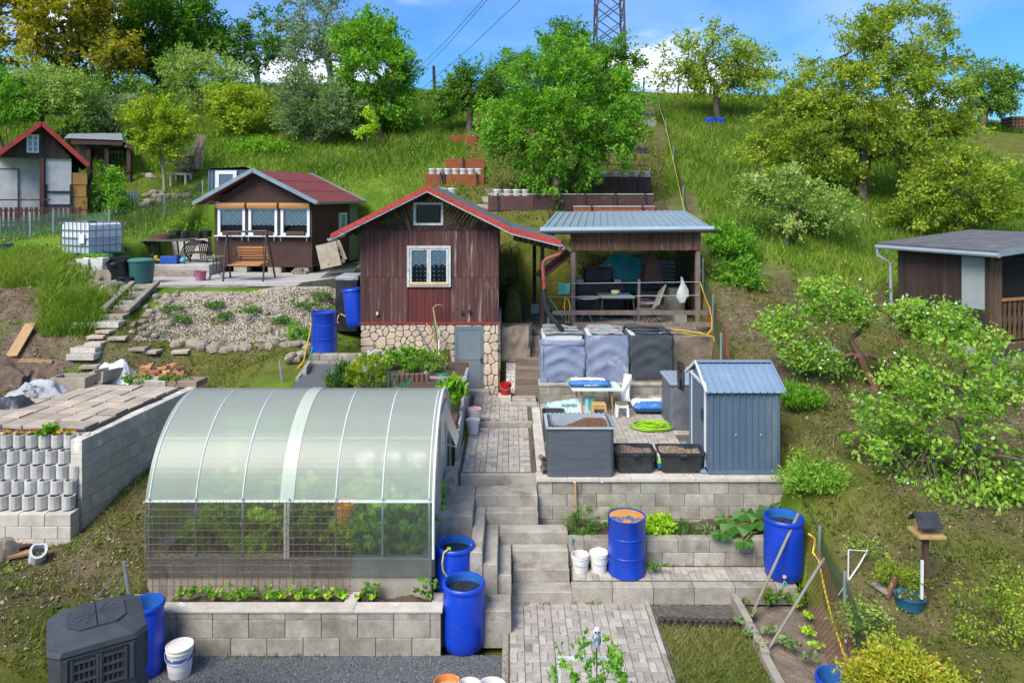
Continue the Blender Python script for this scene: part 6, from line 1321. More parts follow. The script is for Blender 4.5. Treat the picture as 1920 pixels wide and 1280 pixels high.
for px0, py0, px1, py1, D in((1204,581,1234,606,20.0), (1232,575,1206,606,20.1), (1212,581,1240,606,20.4), (1236,575,1214,606,20.5)):MB().tube([w(px0,py0,D),w(px1,py1,D)], .014, 6).build('leg', DARKGREY, t)
t = thing('metal_chair', 'dark folding chair with bare frame behind the glass table', 'chair', (xat(1205,21.3),21.3,3.0))
for px in(1200, 1226):MB().tube([w(px,548,21.3),w(px,575,21.3),(xat(px,21.3),21.3,3.0)], .014, 6).build('leg', BLACKP, t)
MB().bbox(xat(1198,21.3), xat(1227,21.3), 20.95, 21.35, 3.43, 3.47, .01).build('seat', mat('pale_cushion',(.33,.34,.40),bump=.1), t)
for py in(556, 563):MB().beam(w(1200,py,21.3), w(1226,py,21.3), .02, .03).build('back_bar', BLACKP, t)
solo(MB().beam(w(1198,523,20.7),(xat(1197,20.7),20.7,3.0),.07,.07), 'short_post', PAVW, 'short wooden post standing behind the glass table', 'post')
BEIGE = mat('beige_box', (.26,.25,.215), (.22,.21,.18), scale=3, rough=.8, bump=.1, objvar=.1)
for i, (px0, px1, z0, z1, D, lab)in enumerate([(1250,1284,3.0,3.62,21.0,'large beige box under the white bag in the pavilion'),(1266,1288,3.0,3.3,20.2,'grey green box on the pavilion floor by the right post'),(1256,1272,3.62,3.85,21.1,'small pale box on top of the large beige box')]):
 solo(MB().bbox(xat(px0,D),xat(px1,D),D,D+.4,z0,z1,.012), 'storage_box', BEIGE, lab, 'box')
solo(MB().bbox(xat(1247,22),xat(1292,22),21.6,22.3,3.55,3.6,.01), 'work_shelf', GABW, 'dark shelf with clutter right of the rusty cone hood', 'shelf')
for i, (px, py, s, c, lab)in enumerate([(1258,512,.14,(.45,.46,.46),'small grey appliance on the shelf right of the hood'),(1275,522,.2,(.42,.50,.56),'pale blue basin on the shelf right of the hood'),(1266,500,.16,(.25,.24,.23),'dark grey tin standing tallest on the cluttered shelf')]):
 p = w(px, py, 21.9);mb = MB().lathe([(s*.8,0),(s,s*.4),(s*1.02,s*.9),(s*.9,s*.92)], 14, (p.x,p.y,3.6));solo(mb, 'basin', mat('clutter_%d'%i,c,bump=.1), lab, 'basin', smooth=True)
WB = mat('white_bag', (.60,.64,.62), (.48,.53,.52), scale=4, rough=.5, bump=.3, bscale=12)
p = w(1280, 548, 20.6);mb = MB().lathe([(.0,-.28),(.12,-.26),(.17,-.12),(.13,.05),(.05,.25),(.015,.42)], 16, p, sy=.6);mb.v = [(x+.05*float(noise2(z*9,x*20,1,3)),y,z+.04*float(noise2(x*16,z*6,1,5)))for x, y, z in mb.v];solo(mb, 'carrier_bag', WB, 'white plastic carrier bag hanging at the right side of the pavilion', 'bag', smooth=True)
WIRE = mat('white_line', (.55,.55,.52), bump=0)
solo(MB().tube([w(1024,530,19.5),w(1074,531.5,19.9),w(1310,528.5,19.9)],.006,5), 'clothes_line', WIRE, 'upper white clothes line stretched across the pavilion front', 'clothes line')
solo(MB().tube([w(1024,556,19.5),w(1074,556.5,19.9),w(1310,553.5,19.9)],.006,5), 'clothes_line', WIRE, 'lower white clothes line stretched across the pavilion front', 'clothes line')
TOWEL = mat('mint_towel', (.16,.50,.40), (.13,.43,.35), scale=6, rough=.95, bump=.4)
mb = MB().grid(lambda u, v:(xat(1047,19.65)+u*.29+.01*math.sin(v*4),19.64+.012*math.sin(u*9),zat(531,19.65)-v*.28), 14, 10);mb.grid(lambda u, v:(xat(1047.5,19.67)+u*.27,19.67+.01*math.sin(u*9),zat(531,19.67)-v*.22), 14, 8)
solo(mb, 'towel', TOWEL, 'mint green towel pegged on the upper clothes line', 'towel')
solo(MB().tube(pxs([(1029,558),(1038,570),(1052,590),(1060,605)],19.35),.012,6), 'teal_hose', TEALH, 'teal hose dropping from the lower clothes line behind the first tank', 'hose')
solo(MB().tube(pxs([(1066,605),(1069,575),(1066,562),(1060,556),(1058,575),(1062,605)],19.3),.014,6), 'hanging_hose', YELLOWH, 'yellow hose looped beside the left pavilion post', 'hose')
for i, (a, b, m_, lab)in enumerate([((1006,515),(1067,468),PAVW,'grey brown pole, uppermost of the poles leaning behind the drainpipe'),((1012,517),(1070,470),REDTRIM,'red pipe lying in the middle of the poles behind the drainpipe'),((1024,514),(1073,475),mat('salmon_pipe',(.36,.12,.085),(.42,.22,.14),scale=3,bump=.1),'salmon coloured pipe, lowest of the poles behind the drainpipe')]):
 solo(MB().tube([w(*a,19.9),w(*b,21.0)],.05,10), 'pipe', m_, lab, 'pipe')
LILB = mat('lilac_cover', (.165,.20,.315), (.22,.26,.36), scale=2.0, rough=.85, bump=.25, bscale=7, stain=((.13,.135,.22),1.7,.6,.75))
LILB2 = mat('lilac_cover_faded', (.22,.255,.35), (.16,.195,.30), scale=2.0, rough=.85, bump=.25, bscale=7, stain=((.45,.46,.50),2.2,.56,.7))
SLATEC = mat('slate_cover', (.055,.066,.08), (.04,.048,.06), scale=2.0, rough=.8, bump=.25, bscale=7)
TANKW = mat('tank_white', (.62,.65,.66), (.55,.58,.6), scale=3, rough=.5, bump=.03)
FLAPM = mat('worn_flap', (.36,.37,.38), (.22,.22,.21), scale=4, rough=.7, bump=.3, stain=((.14,.11,.08),5,.55,.7))
for i, (px0, px1, m_, lab)in enumerate([(1013,1097,LILB,'water tank under a torn lilac blue cover, next to the narrow stairs'),(1099,1180,LILB2,'middle water tank under a faded lilac blue cover'),(1182,1264,SLATEC,'water tank under a dark slate grey cover, farthest from the stairs')]):
 x0, x1 = xat(px0, 17.3), xat(px1, 17.3);t = thing('water_tank', lab, 'tank', ((x0+x1)/2,17.9,2.16), group='covered water tanks on the platform')
 z0, z1 = 2.17, zat(627, 17.3);MB().bbox(x0+.06, x1-.06, 17.4, 18.45, 2.25, z1-.012, .06).build('tank_body', TANKW, t);MB().box(x0+.04, x1-.04, 17.38, 18.4, 2.155, 2.24).build('pallet', WOOD_G, t)
 drape(x0, x1, 17.32, 18.5, z0+(.10 if i==2 else .02), z1-(.14 if i==0 else .02), .06, 20+i, hem=.12 if i<2 else .03, nv=34).build('cover', m_, t, smooth=True)
 for k in range(3):
  xa = x0+.03+random.random()*.1;xb = x1-.03-random.random()*.1;ya = 17.36+k*.34
  MB().grid(lambda u, v:(xa+u*(xb-xa),ya+v*(.42+.1*math.sin(u*3+k)),z1+.004+.012*k+.02*float(noise2(u*6+k,v*4,1,i))+.015*math.sin(u*5)*v), 20, 8).build('top_flap', FLAPM if i<2 else SLATEC, t, smooth=True)
 if i==0:
  MB().grid(lambda u, v:(x0+.02+u*(x1-x0-.04),17.30-.02*math.sin(v*3),z1-.10-.07*math.sin(u*math.pi)-v*.13+.02*float(noise2(u*6,v*2,1,4))), 24, 5).build('cover_fold', LILB2, t, smooth=True)
 for s_ in(.04, .9):pass
 if i==0:
  MB().grid(lambda u, v:(x0+.0+u*.14+v*.03,17.27-.01*u,2.25-v*.42+.06*u), 6, 8).build('torn_strip', LILB, t);
solo(MB().grid(lambda u,v:(xat(1168,17)+u*.19-v*.08+.02*math.sin(v*7),17.0-.25*v+.03*math.sin(u*5+v*6),2.42-.55*v),8,14), 'plastic_film', mat('film',(.55,.57,.60),(.42,.44,.47),scale=6,rough=.3,bump=.4), 'crumpled grey plastic film hanging between the middle tank and the stool', 'plastic film', smooth=True)
solo(MB().lathe([(.06,0),(.07,.05),(.03,.08),(0,.085)],12,w(1138,622,17.8)), 'spray_nozzle', TEALH, 'turquoise sprinkler head on top of the middle tank', 'sprinkler', smooth=True)
mb = MB();mb.tube(pxs([(1258,616),(1275,624),(1300,628),(1325,628),(1334,618),(1335,600),(1330,575)],18.55), .014, 6);mb.tube(pxs([(1262,618),(1290,620),(1315,625),(1338,632),(1341,655),(1345,672)],18.5), .014, 6);mb.tube(pxs([(1330,575),(1323,560),(1318,545),(1312,528)],18.7), .012, 6)
solo(mb, 'yellow_hose', YELLOWH, 'yellow hose looping over the rubble wall at the right end of the pavilion', 'hose')
# left: block platform with flower rings and slabs
WD = math.atan2(3.7, .5)
t = thing('platform_wall', 'long light concrete block wall on the right side of the slab covered platform', 'wall', (-7.1,12.32,.96), WD)
blockwall(t, 3.75, 6, h=.25, d=.2, m=CONC_L, L=.5)
t = thing('platform_base_wall', 'plain block footing under the rows of concrete flower rings', 'wall', (-9.6,11.98,.78));blockwall(t, 2.52, 3, h=.2, d=.25, m=CONC_L, L=.42)
RINGM = mat('ring_concrete', (.50,.49,.47), (.38,.37,.35), scale=6, rough=.92, bump=.4, bscale=60, objvar=.10, stain=((.68,.67,.66),3,.6,.75))
def ring_mesh():
 mb = MB();n = 22;out, inn = [], []
 for k in range(n):
  a = 2*math.pi*k/n;fl = 1-.025*(k%2);x, y = .105*math.cos(a)*fl, .13*math.sin(a)*fl
  if y>.09:y = .09
  out.append((x,y));inn.append((x*.74,y*.76))
 vs = [(x,y,0)for x, y in out]+[(x,y,.20)for x, y in out]+[(x,y,.20)for x, y in inn]+[(x,y,.12)for x, y in inn]
 fs = []
 for k in range(n):
  j = (k+1)%n;fs+=[(k,j,n+j,n+k), (n+k,n+j,2*n+j,2*n+k), (2*n+k,2*n+j,3*n+j,3*n+k)]
 mb.add(vs, fs);return mb
_rm = ring_mesh();_ro = _rm.build('flower_ring', RINGM);RING = _ro.data;bpy.data.objects.remove(_ro)
t = thing('flower_ring_bank', 'sloping bank of five rows of concrete flower rings at the left edge', 'retaining wall', (-8.5,12.3,1.3))
for i in range(5):
 D = 12.62-.105*i;zt_ = [2.46, 2.23, 2.02, 1.81, 1.60][i]
 for k in range(9):
  x = -7.24-.035*i*0-.212*k-(.0 if i%2==0 else .03)
  o = piece('flower_ring', RING, t, (x+8.5,D-12.3,zt_-.2-1.3), (0,0,random.gauss(0,.03)), (1,1,1.02))
  if k==0:o.rotation_euler = (0, 0, .35)
 MB().box(-9.6, -7.18, D+.02, D+.4, zt_-.25, zt_-.07).build('ring_soil', SOIL, t)
MB().box(-9.6, -7.3, 12.7, 16.2, 1.2, 2.40).build('platform_fill', SOIL)['kind'] = 'structure'
SLABM = mat('path_slab', (.42,.355,.28), (.32,.27,.215), scale=3, rough=.9, bump=.25, bscale=70, objvar=.26, hue=.022, stain=((.29,.24,.20),2,.6,.75))
t = setting('slab_platform', (-7.1,12.5,2.41), WD)
MB().box(.2, 3.7, .22, 3.0, -.5, .0).build('bedding', JOINT, t, world=False)
sm_ = shared(lambda b:b.bbox(-.184,.184,-.186,.186,0,.06,.008), 'slab', SLABM)
for i in range(7):
 for j in range(7):piece('slab', sm_, t, (.48+i*.405+.2*(j%2)*0,.48+j*.40,.0+random.random()*.03), (random.gauss(0,.018),random.gauss(0,.012),random.gauss(0,.02)+.0))
for(u, v, a, m_)in((3.42,.95,.5,CONC), (3.45,.42,0,mat('reddish_slab',(.30,.20,.16),(.23,.16,.13),scale=4,bump=.3))):MB().bbox(u-.22, u+.22, v-.45+a*.3, v+.45, .03, .16, .01).build('thick_slab', m_, t, world=False)
solo(MB().tube([(-7.22,12.75,2.47),(-7.15,13.3,2.48),(-7.12,14.0,2.47),(-6.95,14.8,2.49)],.03,6).tube([(-8.6,12.74,2.47),(-7.9,12.76,2.48),(-7.25,12.74,2.47)],.03,6), 'plastic_edging', BLACKP, 'black plastic sheet edge showing round the slab covered platform', 'plastic sheet')
MARI = leafmat('marigold', [(.60,.22,.005),(.75,.34,.01),(.8,.45,.02)], .2)
for k in range(6):
 x = -7.45-.212*k;tt = thing('marigold', ORD[5-k]+' orange marigold in the top row of concrete rings', 'plant', (x,12.60,2.38), group='marigolds in the flower rings')
 c = np.array([[x-x+.04*R.randn(),.03*R.randn(),.06+.05*R.rand()]for _ in range(26)]);V, F, A = leaves(c, np.full(26,.05), np.tile([0,0,.6],(26,1)), R.rand(26));mesh_np('foliage', V, F, LF['herb'], parent=tt, attr=A)
 c = np.array([[.05*R.randn(),.03*R.randn()-.02,.12+.02*R.rand()]for _ in range(24)]);V, F, A = leaves(c, np.full(24,.04), np.tile([0,-.3,1],(24,1)), R.rand(24), aspect=.9);mesh_np('flower', V, F, MARI, parent=tt, attr=A)
p = w(88, 808, 12.6);tree('strawberry_plant', 'bigger leafy green plant among the marigolds in the concrete rings', 'plant', (p.x,12.62,2.38), [(0,0,.14,.16,.12,.12)], LF['bright'], nclump=16, nleaf=160, leaf=.08, clump=.08, trunk_r=.006, fork=.1, seed=131, aspect=.8)
def cloth(name, label, cat, c, sx, sy, h, m, seed, rotz=0, rough_=1.0):
 mb = MB().grid(lambda u, v:((u-.5)*sx*(1+.15*float(noise2(v*4,u*3,1,seed))),(v-.5)*sy*(1+.15*float(noise2(u*4,v*3,1,seed+5))),-.03+h*(max(0,1-(abs(u-.5)*2)**2.6)*max(0,1-(abs(v-.5)*2)**2.6))*(.62+.30*float(noise2(u*3,v*3,1,seed+1))+.16*rough_*float(noise2(u*7+v*3,v*6,1,seed+2))+.07*rough_*abs(float(noise2(u*13,v*11+u*6,1,seed+3))))), 60, 44)
 o = mb.build(name, m, smooth=True);o.location = c;o.rotation_euler = (0, 0, rotz);return tag(o, label, cat)
WHITEF = mat('white_sheet', (.62,.66,.69), (.48,.52,.55), scale=5, rough=.4, bump=.35, bscale=9)
GREYF = mat('dusty_sheet', (.42,.43,.44), (.26,.275,.29), scale=3, rough=.6, bump=.4, bscale=8, stain=((.04,.05,.06),2.2,.56,.62))
BLKF = mat('black_sheet', (.02,.024,.03), (.04,.046,.055), scale=4, rough=.4, bump=.4, bscale=8, stain=((.25,.26,.27),3,.62,.7))
p = w(62, 722, 14.9);cloth('plastic_sheet', 'crumpled grey and white sheeting heaped at the left end of the slab platform', 'plastic sheet', (p.x,15.1,2.42), 1.3, .9, .42, GREYF, 3)
p = w(8, 752, 14.2);cloth('black_sheet', 'crumpled black sheeting at the left edge of the photo on the slabs', 'plastic sheet', (p.x,14.3,2.42), 1.2, .9, .38, BLKF, 5)
p = w(216, 715, 16.4);cloth('white_sheet', 'white plastic sheet bundled between the concrete shell and the brick heap', 'plastic sheet', (p.x,16.45,2.43), .95, .8, .62, WHITEF, 8)
t = thing('concrete_trough', 'rectangular open concrete trough standing on the slab platform', 'trough', (xat(138,15.7),15.7,2.46));TR = mat('trough_concrete', (.36,.31,.25), (.28,.24,.19), scale=5, rough=.92, bump=.4)
for a in(((-.36,.36,-.22,-.18,0,.24)), ((-.36,.36,.18,.22,0,.24)), ((-.36,-.32,-.178,.178,0,.24)), ((.32,.36,-.178,.178,0,.24)), ((-.315,.315,-.178,.178,0,.06))):MB().bbox(*a, .006).build('side', TR, t, world=False)
mb = MB();n_ = 14
prof_ = [(.16*math.cos(a),.17*math.sin(a))for a in[math.pi+math.pi*i/n_ for i in range(n_+1)]]
prof_ = [(-.17,.32)]+[(x,z+.19)for x, z in prof_]+[(.17,.32)]
inn_ = [(x*.68,z if i in(0,len(prof_)-1)else .19+(z-.19)*.68)for i, (x,z)in enumerate(prof_)]
mb.add([(x,0,z)for x,z in prof_]+[(x,0,z)for x,z in inn_]+[(x,.5,z)for x,z in prof_]+[(x,.5,z)for x,z in inn_], [(i,i+1,len(prof_)+i+1,len(prof_)+i)for i in range(len(prof_)-1)]+[(2*len(prof_)+i+1,2*len(prof_)+i,3*len(prof_)+i,3*len(prof_)+i+1)for i in range(len(prof_)-1)]+[(i+1,i,2*len(prof_)+i,2*len(prof_)+i+1)for i in range(len(prof_)-1)]+[(len(prof_)+i,len(prof_)+i+1,3*len(prof_)+i+1,3*len(prof_)+i)for i in range(len(prof_)-1)]+[(0,len(prof_),3*len(prof_),2*len(prof_))])
o = mb.build('concrete_channel', TR, smooth=True);o.location = (xat(186,15.9), 15.85, 2.44);o.rotation_euler = (0, 0, rad(-25));tag(o, 'U shaped concrete channel stone in front of the white plastic sheet', 'channel stone')
solo(MB().beam(w(166,712,16.1),w(188,688,16.5),.30,.09), 'kerb_stone', TR, 'concrete kerb stone leaning over the trough behind the channel stone', 'kerb stone')
BR = mat('old_brick', (.36,.13,.07), (.44,.24,.12), scale=4, rough=.95, bump=.5, objvar=.3, hue=.025, stain=((.55,.48,.40),4,.58,.70))
bm_ = shared(lambda b:b.bbox(-.12,.12,-.055,.055,-.035,.035,.008), 'brick', BR)
t = thing('brick_heap', 'heap of old red and ochre bricks at the back of the slab platform', 'brick pile', (xat(296,16.4),16.4,2.46))
for k in range(58):
 u = random.uniform(-.58, .58);lv = random.choice([0,0,0,1,1,2,3]);
 if abs(u)>.58-.09*lv:u*=.5
 piece('brick', bm_, t, (u,random.uniform(-.25,.3)*(1-.15*lv),.04+.075*lv), (random.gauss(0,.15),random.gauss(0,.15),random.choice([0,1.57])+random.gauss(0,.3)))
for i, (px, py, s)in enumerate([(255,716,.3),(330,722,.32)]):
 p = w(px, py, 15.9);tree('weed', 'leafy green weed growing at the %s end of the brick heap'%('left','right')[i], 'plant', (p.x,15.9,2.44), [(0,0,s*.4,s,.15,s*.35)], LF['mid'], nclump=16, nleaf=260, leaf=.08, clump=.1, trunk_r=.005, fork=.1, seed=140+i)
p = hit(70, 1052);o = _rm.build('ring_stone', mat('pale_ring',(.55,.56,.57),(.46,.47,.48),scale=5,bump=.3));o.location = (p.x, p.y, p.z+.05);o.rotation_euler = (rad(35), rad(8), .5);o.scale = (1.15, 1.15, 1.1);tag(o, 'single pale concrete flower ring lying tilted on the bare ground', 'flower ring')
for i, (a, b)in enumerate([((5,1026),(76,1016)),((18,1040),(58,1026)),((12,1053),(60,1040))]):
 A, B = hit(*a), hit(*b);solo(MB().beam(A+Vector((0,0,.04+.02*i)),B+Vector((0,0,.05)),.14,.04), 'plank', WOODL if i!=1 else REDW, ['longest weathered plank lying left of the tilted flower ring','short brown plank lying between two longer ones at the lower left','lowest plank of three at the lower left'][i], 'plank')
def rock_mesh(seed, n=3):
 rg = np.random.RandomState(seed);mb = MB();nu, nv = 9, 6;pl = [(rg.randn(3),.55+.4*rg.rand())for _ in range(7)]
 pl = [(d/np.linalg.norm(d),k)for d, k in pl];vs = [];
 def f(th, ph):
  d = np.array([math.cos(th)*math.sin(ph),math.sin(th)*math.sin(ph),math.cos(ph)]);r = 1.0
  for q, k in pl:
   c = d.dot(q)
   if c>1e-3:r = min(r, k/c)
  return d*r
 top = f(0, 0);vs.append(top)
 for j in range(1, nv):
  for i in range(nu):vs.append(f(2*math.pi*i/nu,math.pi*j/nv))
 vs.append(f(0,math.pi));fs = [(0,1+i,1+(i+1)%nu)for i in range(nu)]
 for j in range(nv-2):
  for i in range(nu):a = 1+j*nu;fs.append((a+i,a+nu+i,a+nu+(i+1)%nu,a+(i+1)%nu))
 b = 1+(nv-2)*nu;fs+=[(b+i,len(vs)-1,b+(i+1)%nu)for i in range(nu)]
 return mb.add([tuple(v)for v in vs], fs)
ROCK = mat('field_stone', (.32,.265,.195), (.195,.17,.14), scale=2.5, rough=.92, bump=.6, bscale=14, objvar=.28, hue=.02, stain=((.37,.32,.26),2,.58,.7))
ROCKS = []
for s in range(6):o = rock_mesh(s+3).build('rock', ROCK);ROCKS.append(o.data);bpy.data.objects.remove(o)
def rocks(parent, pts, smin, smax, flat=.7, sink=.25):
 I = Vector(parent.location)
 for k, (px, py, s)in enumerate(pts):
  p = hit(px, py);s = s or random.uniform(smin, smax)
  piece('rock', ROCKS[k%6], parent, (p.x-I.x,p.y-I.y,p.z-I.z+s*flat*(.5-sink)), (random.gauss(0,.2),random.gauss(0,.2),random.random()*6.3), (s*random.uniform(.8,1.3),s*random.uniform(.7,1.0),s*flat*random.uniform(.8,1.1)))
p = hit(8, 1050);o = piece('boulder', ROCKS[2], None, (p.x,p.y,p.z+.1), (0,.2,1), (.22,.2,.26));tag(o, 'brown boulder cut by the left edge beside the planks', 'rock')
p = hit(55, 873);
p = hit(56, 728);o = piece('boulder', ROCKS[4], None, (p.x,p.y+.3,p.z+.05), (0,.1,.4), (.5,.3,.24));tag(o, 'buff sandstone boulder behind the crumpled grey sheeting', 'rock')
q = w(232, 1052, 10.35);solo(MB().tube([w(243,1122,10.35),q],.022,10), 'fence_post', GALV, 'leaning grey metal post left of the greenhouse', 'post', smooth=True)
solo(MB().tube([q+Vector((0,0,-.03)),w(180,1120,9.7)],.006,4).tube([q+Vector((0,0,-.05)),w(285,985,12.6)],.006,4).tube([q+Vector((0,0,-.2)),w(205,1120,9.9)],.004,4), 'fence_wire', GALV, 'sagging wires running from the leaning grey metal post', 'wire')
x = -5.16;t = thing('bank_wall', 'low block wall holding the bank behind the black composter', 'wall', (x,8.2,.1), rad(90));blockwall(t, 2.3, 4, h=.2, d=.15)
# soil bank planks
A, B = hit(24, 672), hit(58, 616);solo(MB().beam(A+Vector((0,-.05,.05)),B+Vector((0,0,.12)),.24,.04,up=(0,-.5,1)), 'plank', WOODL, 'plank leaning up the dark dug soil bank at the left', 'plank')
A, B = hit(38, 680), hit(100, 682);solo(MB().beam(A+Vector((0,0,.05)),B+Vector((0,0,.05)),.12,.06), 'beam', WOODL, 'thin beam lying at the foot of the dug soil bank', 'beam')
mb = MB().grid(lambda u, v:(-12.6+u*3.0,15.55+v*1.1+.1*float(noise2(u*5,v*3,1,2)),gz(-12.6+u*3.0,15.55+v*1.1)-.05+.30*math.sin(v*math.pi)*math.sin(u*math.pi)**.5*(.7+.5*float(noise2(u*6,v*5,1,4)))+.08*float(noise2(u*17,v*13,1,6))), 60, 26)
o = mb.build('soil_heap', mat('dug_soil',(.075,.050,.036),(.15,.11,.08),scale=9,rough=.97,bump=1.0,bscale=25,stain=((.24,.20,.14),6,.6,.72)), smooth=True);o['kind'] = 'structure'
# plank edged steps up to the left terrace
t = thing('garden_steps', 'rustic steps between two grey planks climbing to the paved left terrace', 'stairs', (*hit(215,600)[:2],3.2))
for a, b in(((193,598),(249,541)), ((237,602),(295,540))):A, B = hit(*a), hit(*b);MB().beam(A+Vector((0,0,.22)), B+Vector((0,0,.16)), .13, .09).build('side_plank', WOOD_G, t)
for k in range(7):
 f = k/6;A = hit(200+50*f, 596-50*f);B = hit(236+54*f, 597-52*f);MB().beam(A+Vector((0,0,.03)), B+Vector((0,0,.03)), .28, .13).build('step', [CONC_D,WOOD_D,CONC][k%3], t)
for i, (px, py, wd, lab)in enumerate([(163,613,.55,'topmost perforated concrete block below the plank edged steps'),(163,660,.55,'perforated concrete block, second from below under the plank edged steps'),(158,672,.6,'lowest perforated concrete block under the plank edged steps'),(205,612,.6,'wide honeycomb block directly under the plank edged steps')]):
 p = hit(px, py);t = thing('honeycomb_block', lab, 'paving block', (p.x,p.y,p.z))
 mb = MB().bbox(-wd/2, wd/2, -.17, .17, 0, .13, .01);mb.build('body', CONC_L, t, world=False);hb = MB()
 for a in range(5):
  for b in range(3):hb.lathe([(.045,0),(0,.001)], 8, (-wd/2+.06+a*(wd-.12)/4,-.12+b*.12,.131))
 hb.build('hollow', JOINT, t, world=False)
t = setting('stepping_slabs', (*hit(190,640)[:2],2.9));I = Vector(t.location)
for(px, py, a)in((183,632,.1), (200,622,-.2), (222,635,.2), (180,645,0), (260,655,.1), (285,660,-.1), (340,660,.1), (170,688,.1)):p = hit(px, py);piece('slab', sm_, t, (p.x-I.x,p.y-I.y,p.z-I.z-.01), (0,0,a), (1.0,.8,1))
# rockery: gravel slope with stones and creeping green
def in_poly(px, py, poly):
 px = np.asarray(px);c = np.zeros(px.shape, bool);n = len(poly)
 for i in range(n):
  (x1, y1), (x2, y2) = poly[i], poly[(i+1)%n]
  k = ((y1>py)!=(y2>py))&(px<(x2-x1)*(py-y1)/((y2-y1)if y2!=y1 else 1e-9)+x1);c^=k
 return c
RPOLY = [(345,548), (470,548), (620,520), (640,560), (590,600), (560,640), (510,640), (430,648), (300,640), (250,640), (275,600), (310,570)]
def region_points(poly, x0, x1, y0, y1, n):
 X = x0+R.rand(n)*(x1-x0);Y = y0+R.rand(n)*(y1-y0);Z = ground_np(X, Y);a, b = inpix(X, Y, Z);k = in_poly(a, b, poly);return X[k], Y[k], Z[k]
X, Y, Z = region_points(RPOLY, -9.8, -4.0, 17, 20.6, 60000)
pebbles('rockery_gravel', np.stack([X,Y,Z+.01],-1)[:24000], .016, .036, PEB_L, 'pale beige gravel spread over the rockery slope')
rk = setting('rockery', (-7,18.6,3.2))
RB_ = [(318,608,.16), (385,622,.14), (434,530+75,.0), (465,600,.15), (502,637-15,.17), (500,590,.13), (467,568,.1), (388,566,.09), (510,567,.11), (545,563,.1), (360,592,.1), (440,584,.08), (565,590,.1), (570,565,.12), (420,640,.1), (300,585,.12), (275,630,.12), (290,632,.13)]
rocks(rk, RB_, .08, .13)
def along(a, b, n, jit=4):return[(a[0]+(b[0]-a[0])*i/(n-1)+random.gauss(0,jit),a[1]+(b[1]-a[1])*i/(n-1)+random.gauss(0,jit*.6),0)for i in range(n)]
rocks(rk, along((330,645),(430,655),9)+along((430,655),(545,648),10)+along((545,650),(590,625),5), .10, .22)
rocks(rk, along((305,556),(262,610),14,6)+along((320,560),(285,606),12,6)+along((335,545),(250,625),10,5), .07, .15)
rocks(rk, along((178,530),(232,560),22,8)+along((190,520),(240,545),12,6)+along((200,540),(180,560),8,8), .08, .18)
rocks(rk, along((592,640),(545,680),6,5)+along((600,625),(640,600),3,4), .12, .24)
PAVE_L = mat('terrace_concrete', (.42,.40,.385), (.33,.315,.30), scale=3, rough=.92, bump=.2, stain=((.26,.24,.22),1.3,.6,.75))
CREEP = LF['herb']
for i, (px, py, rx, ry, lab)in enumerate([(320,588,20,10,'dark creeping plant in the gravel above the big grey stones, leftmost of its kind'),(340,608,11,6,'small dark creeping tuft in the gravel beside a grey boulder'),(402,580,18,7,'low dark creeping mat in the upper middle gravel'),(422,600,10,12,'dark creeping plant trailing downhill in the middle gravel'),(470,590,16,12,'dark creeping plant between two pale boulders in the gravel'),(530,608,16,6,'flat dark mat in the lower right gravel'),(575,580,28,8,'wide dark creeping mat in the right part of the gravel'),(600,562,22,8,'dark creeping mat near the top right of the gravel, below the paving')]):
 p = hit(px, py);a, b = px2m(rx, p.y), px2m(ry, p.y);tree('creeping_plant', lab, 'plant', p, [(0,0,.05,a,b*2.2,.05)], CREEP, nclump=40, nleaf=700, leaf=.05, clump=.10, trunk_r=.006, fork=.05, seed=150+i, group='creeping plants in the rockery')
p = hit(560, 640);tree('rock_plant', 'bright leafy plant on the rocks beside the ribbed blue drum', 'plant', p, [(0,0,.2,.28,.25,.22)], LF['bright'], nclump=24, nleaf=600, leaf=.07, clump=.14, trunk_r=.01, fork=.1, seed=161)
# left paved terrace
ZL = 4.02
t = setting('left_terrace', (-7.3,22,ZL))
PL = [(xat(225,20.6),20.6), (xat(300,20.4),20.4), (xat(430,20.4),20.4), (xat(560,20.9),20.9), (xat(655,22.6),22.6), (xat(660,24.6),24.6), (-5.0,28.2), (-11.2,27.0), (-11.5,23.6), (xat(205,21.8),21.8)]
MB().slab(PL, 3.0, ZL).build('terrace_slab', PAVE_L)['kind'] = 'structure'
PVM = shared(lambda b:b.bbox(-.097,.097,-.0475,.0475,-.04,0,.005), 'paver', mat('pale_paver',(.44,.42,.40),(.35,.335,.32),scale=8,rough=.9,bump=.2,objvar=.12))
k_ = 0
for j in range(8):
 for i in range(36):
  x = -10.0+i*.2+(.1 if j%2 else 0);y = 20.50+j*.1
  if x<-5.9:piece('paver', PVM, t, (x+7.3,y-22,.006+.003*(y>0)));k_+=1
pe = [(xat(225,20.58),20.58), (xat(300,20.38),20.38), (xat(430,20.38),20.38), (xat(560,20.88),20.88), (xat(655,22.58),22.58)]
for a, b in zip(pe[:-1], pe[1:]):MB().beam((a[0],a[1],ZL-.13), (b[0],b[1],ZL-.13), .07, .30).build('kerb', CONC_D, t)
MB().bbox(xat(280,23), xat(392,23), 23.0, 27, ZL-.1, ZL+.32, .02).build('raised_terrace', PAVE_L)['kind'] = 'structure'
MB().bbox(xat(285,22.6), xat(365,22.6), 22.55, 22.99, ZL-.1, ZL+.16, .015).build('terrace_step', WOOD_G)['kind'] = 'structure'
GRAVS = MB().slab([(xat(600,22.2),22.2),(xat(660,22.5),22.5),(xat(672,27),27),(xat(640,27),27)], 3.9, ZL+.012).build('dark_gravel_strip', GRAVEL);GRAVS['kind'] = 'structure'
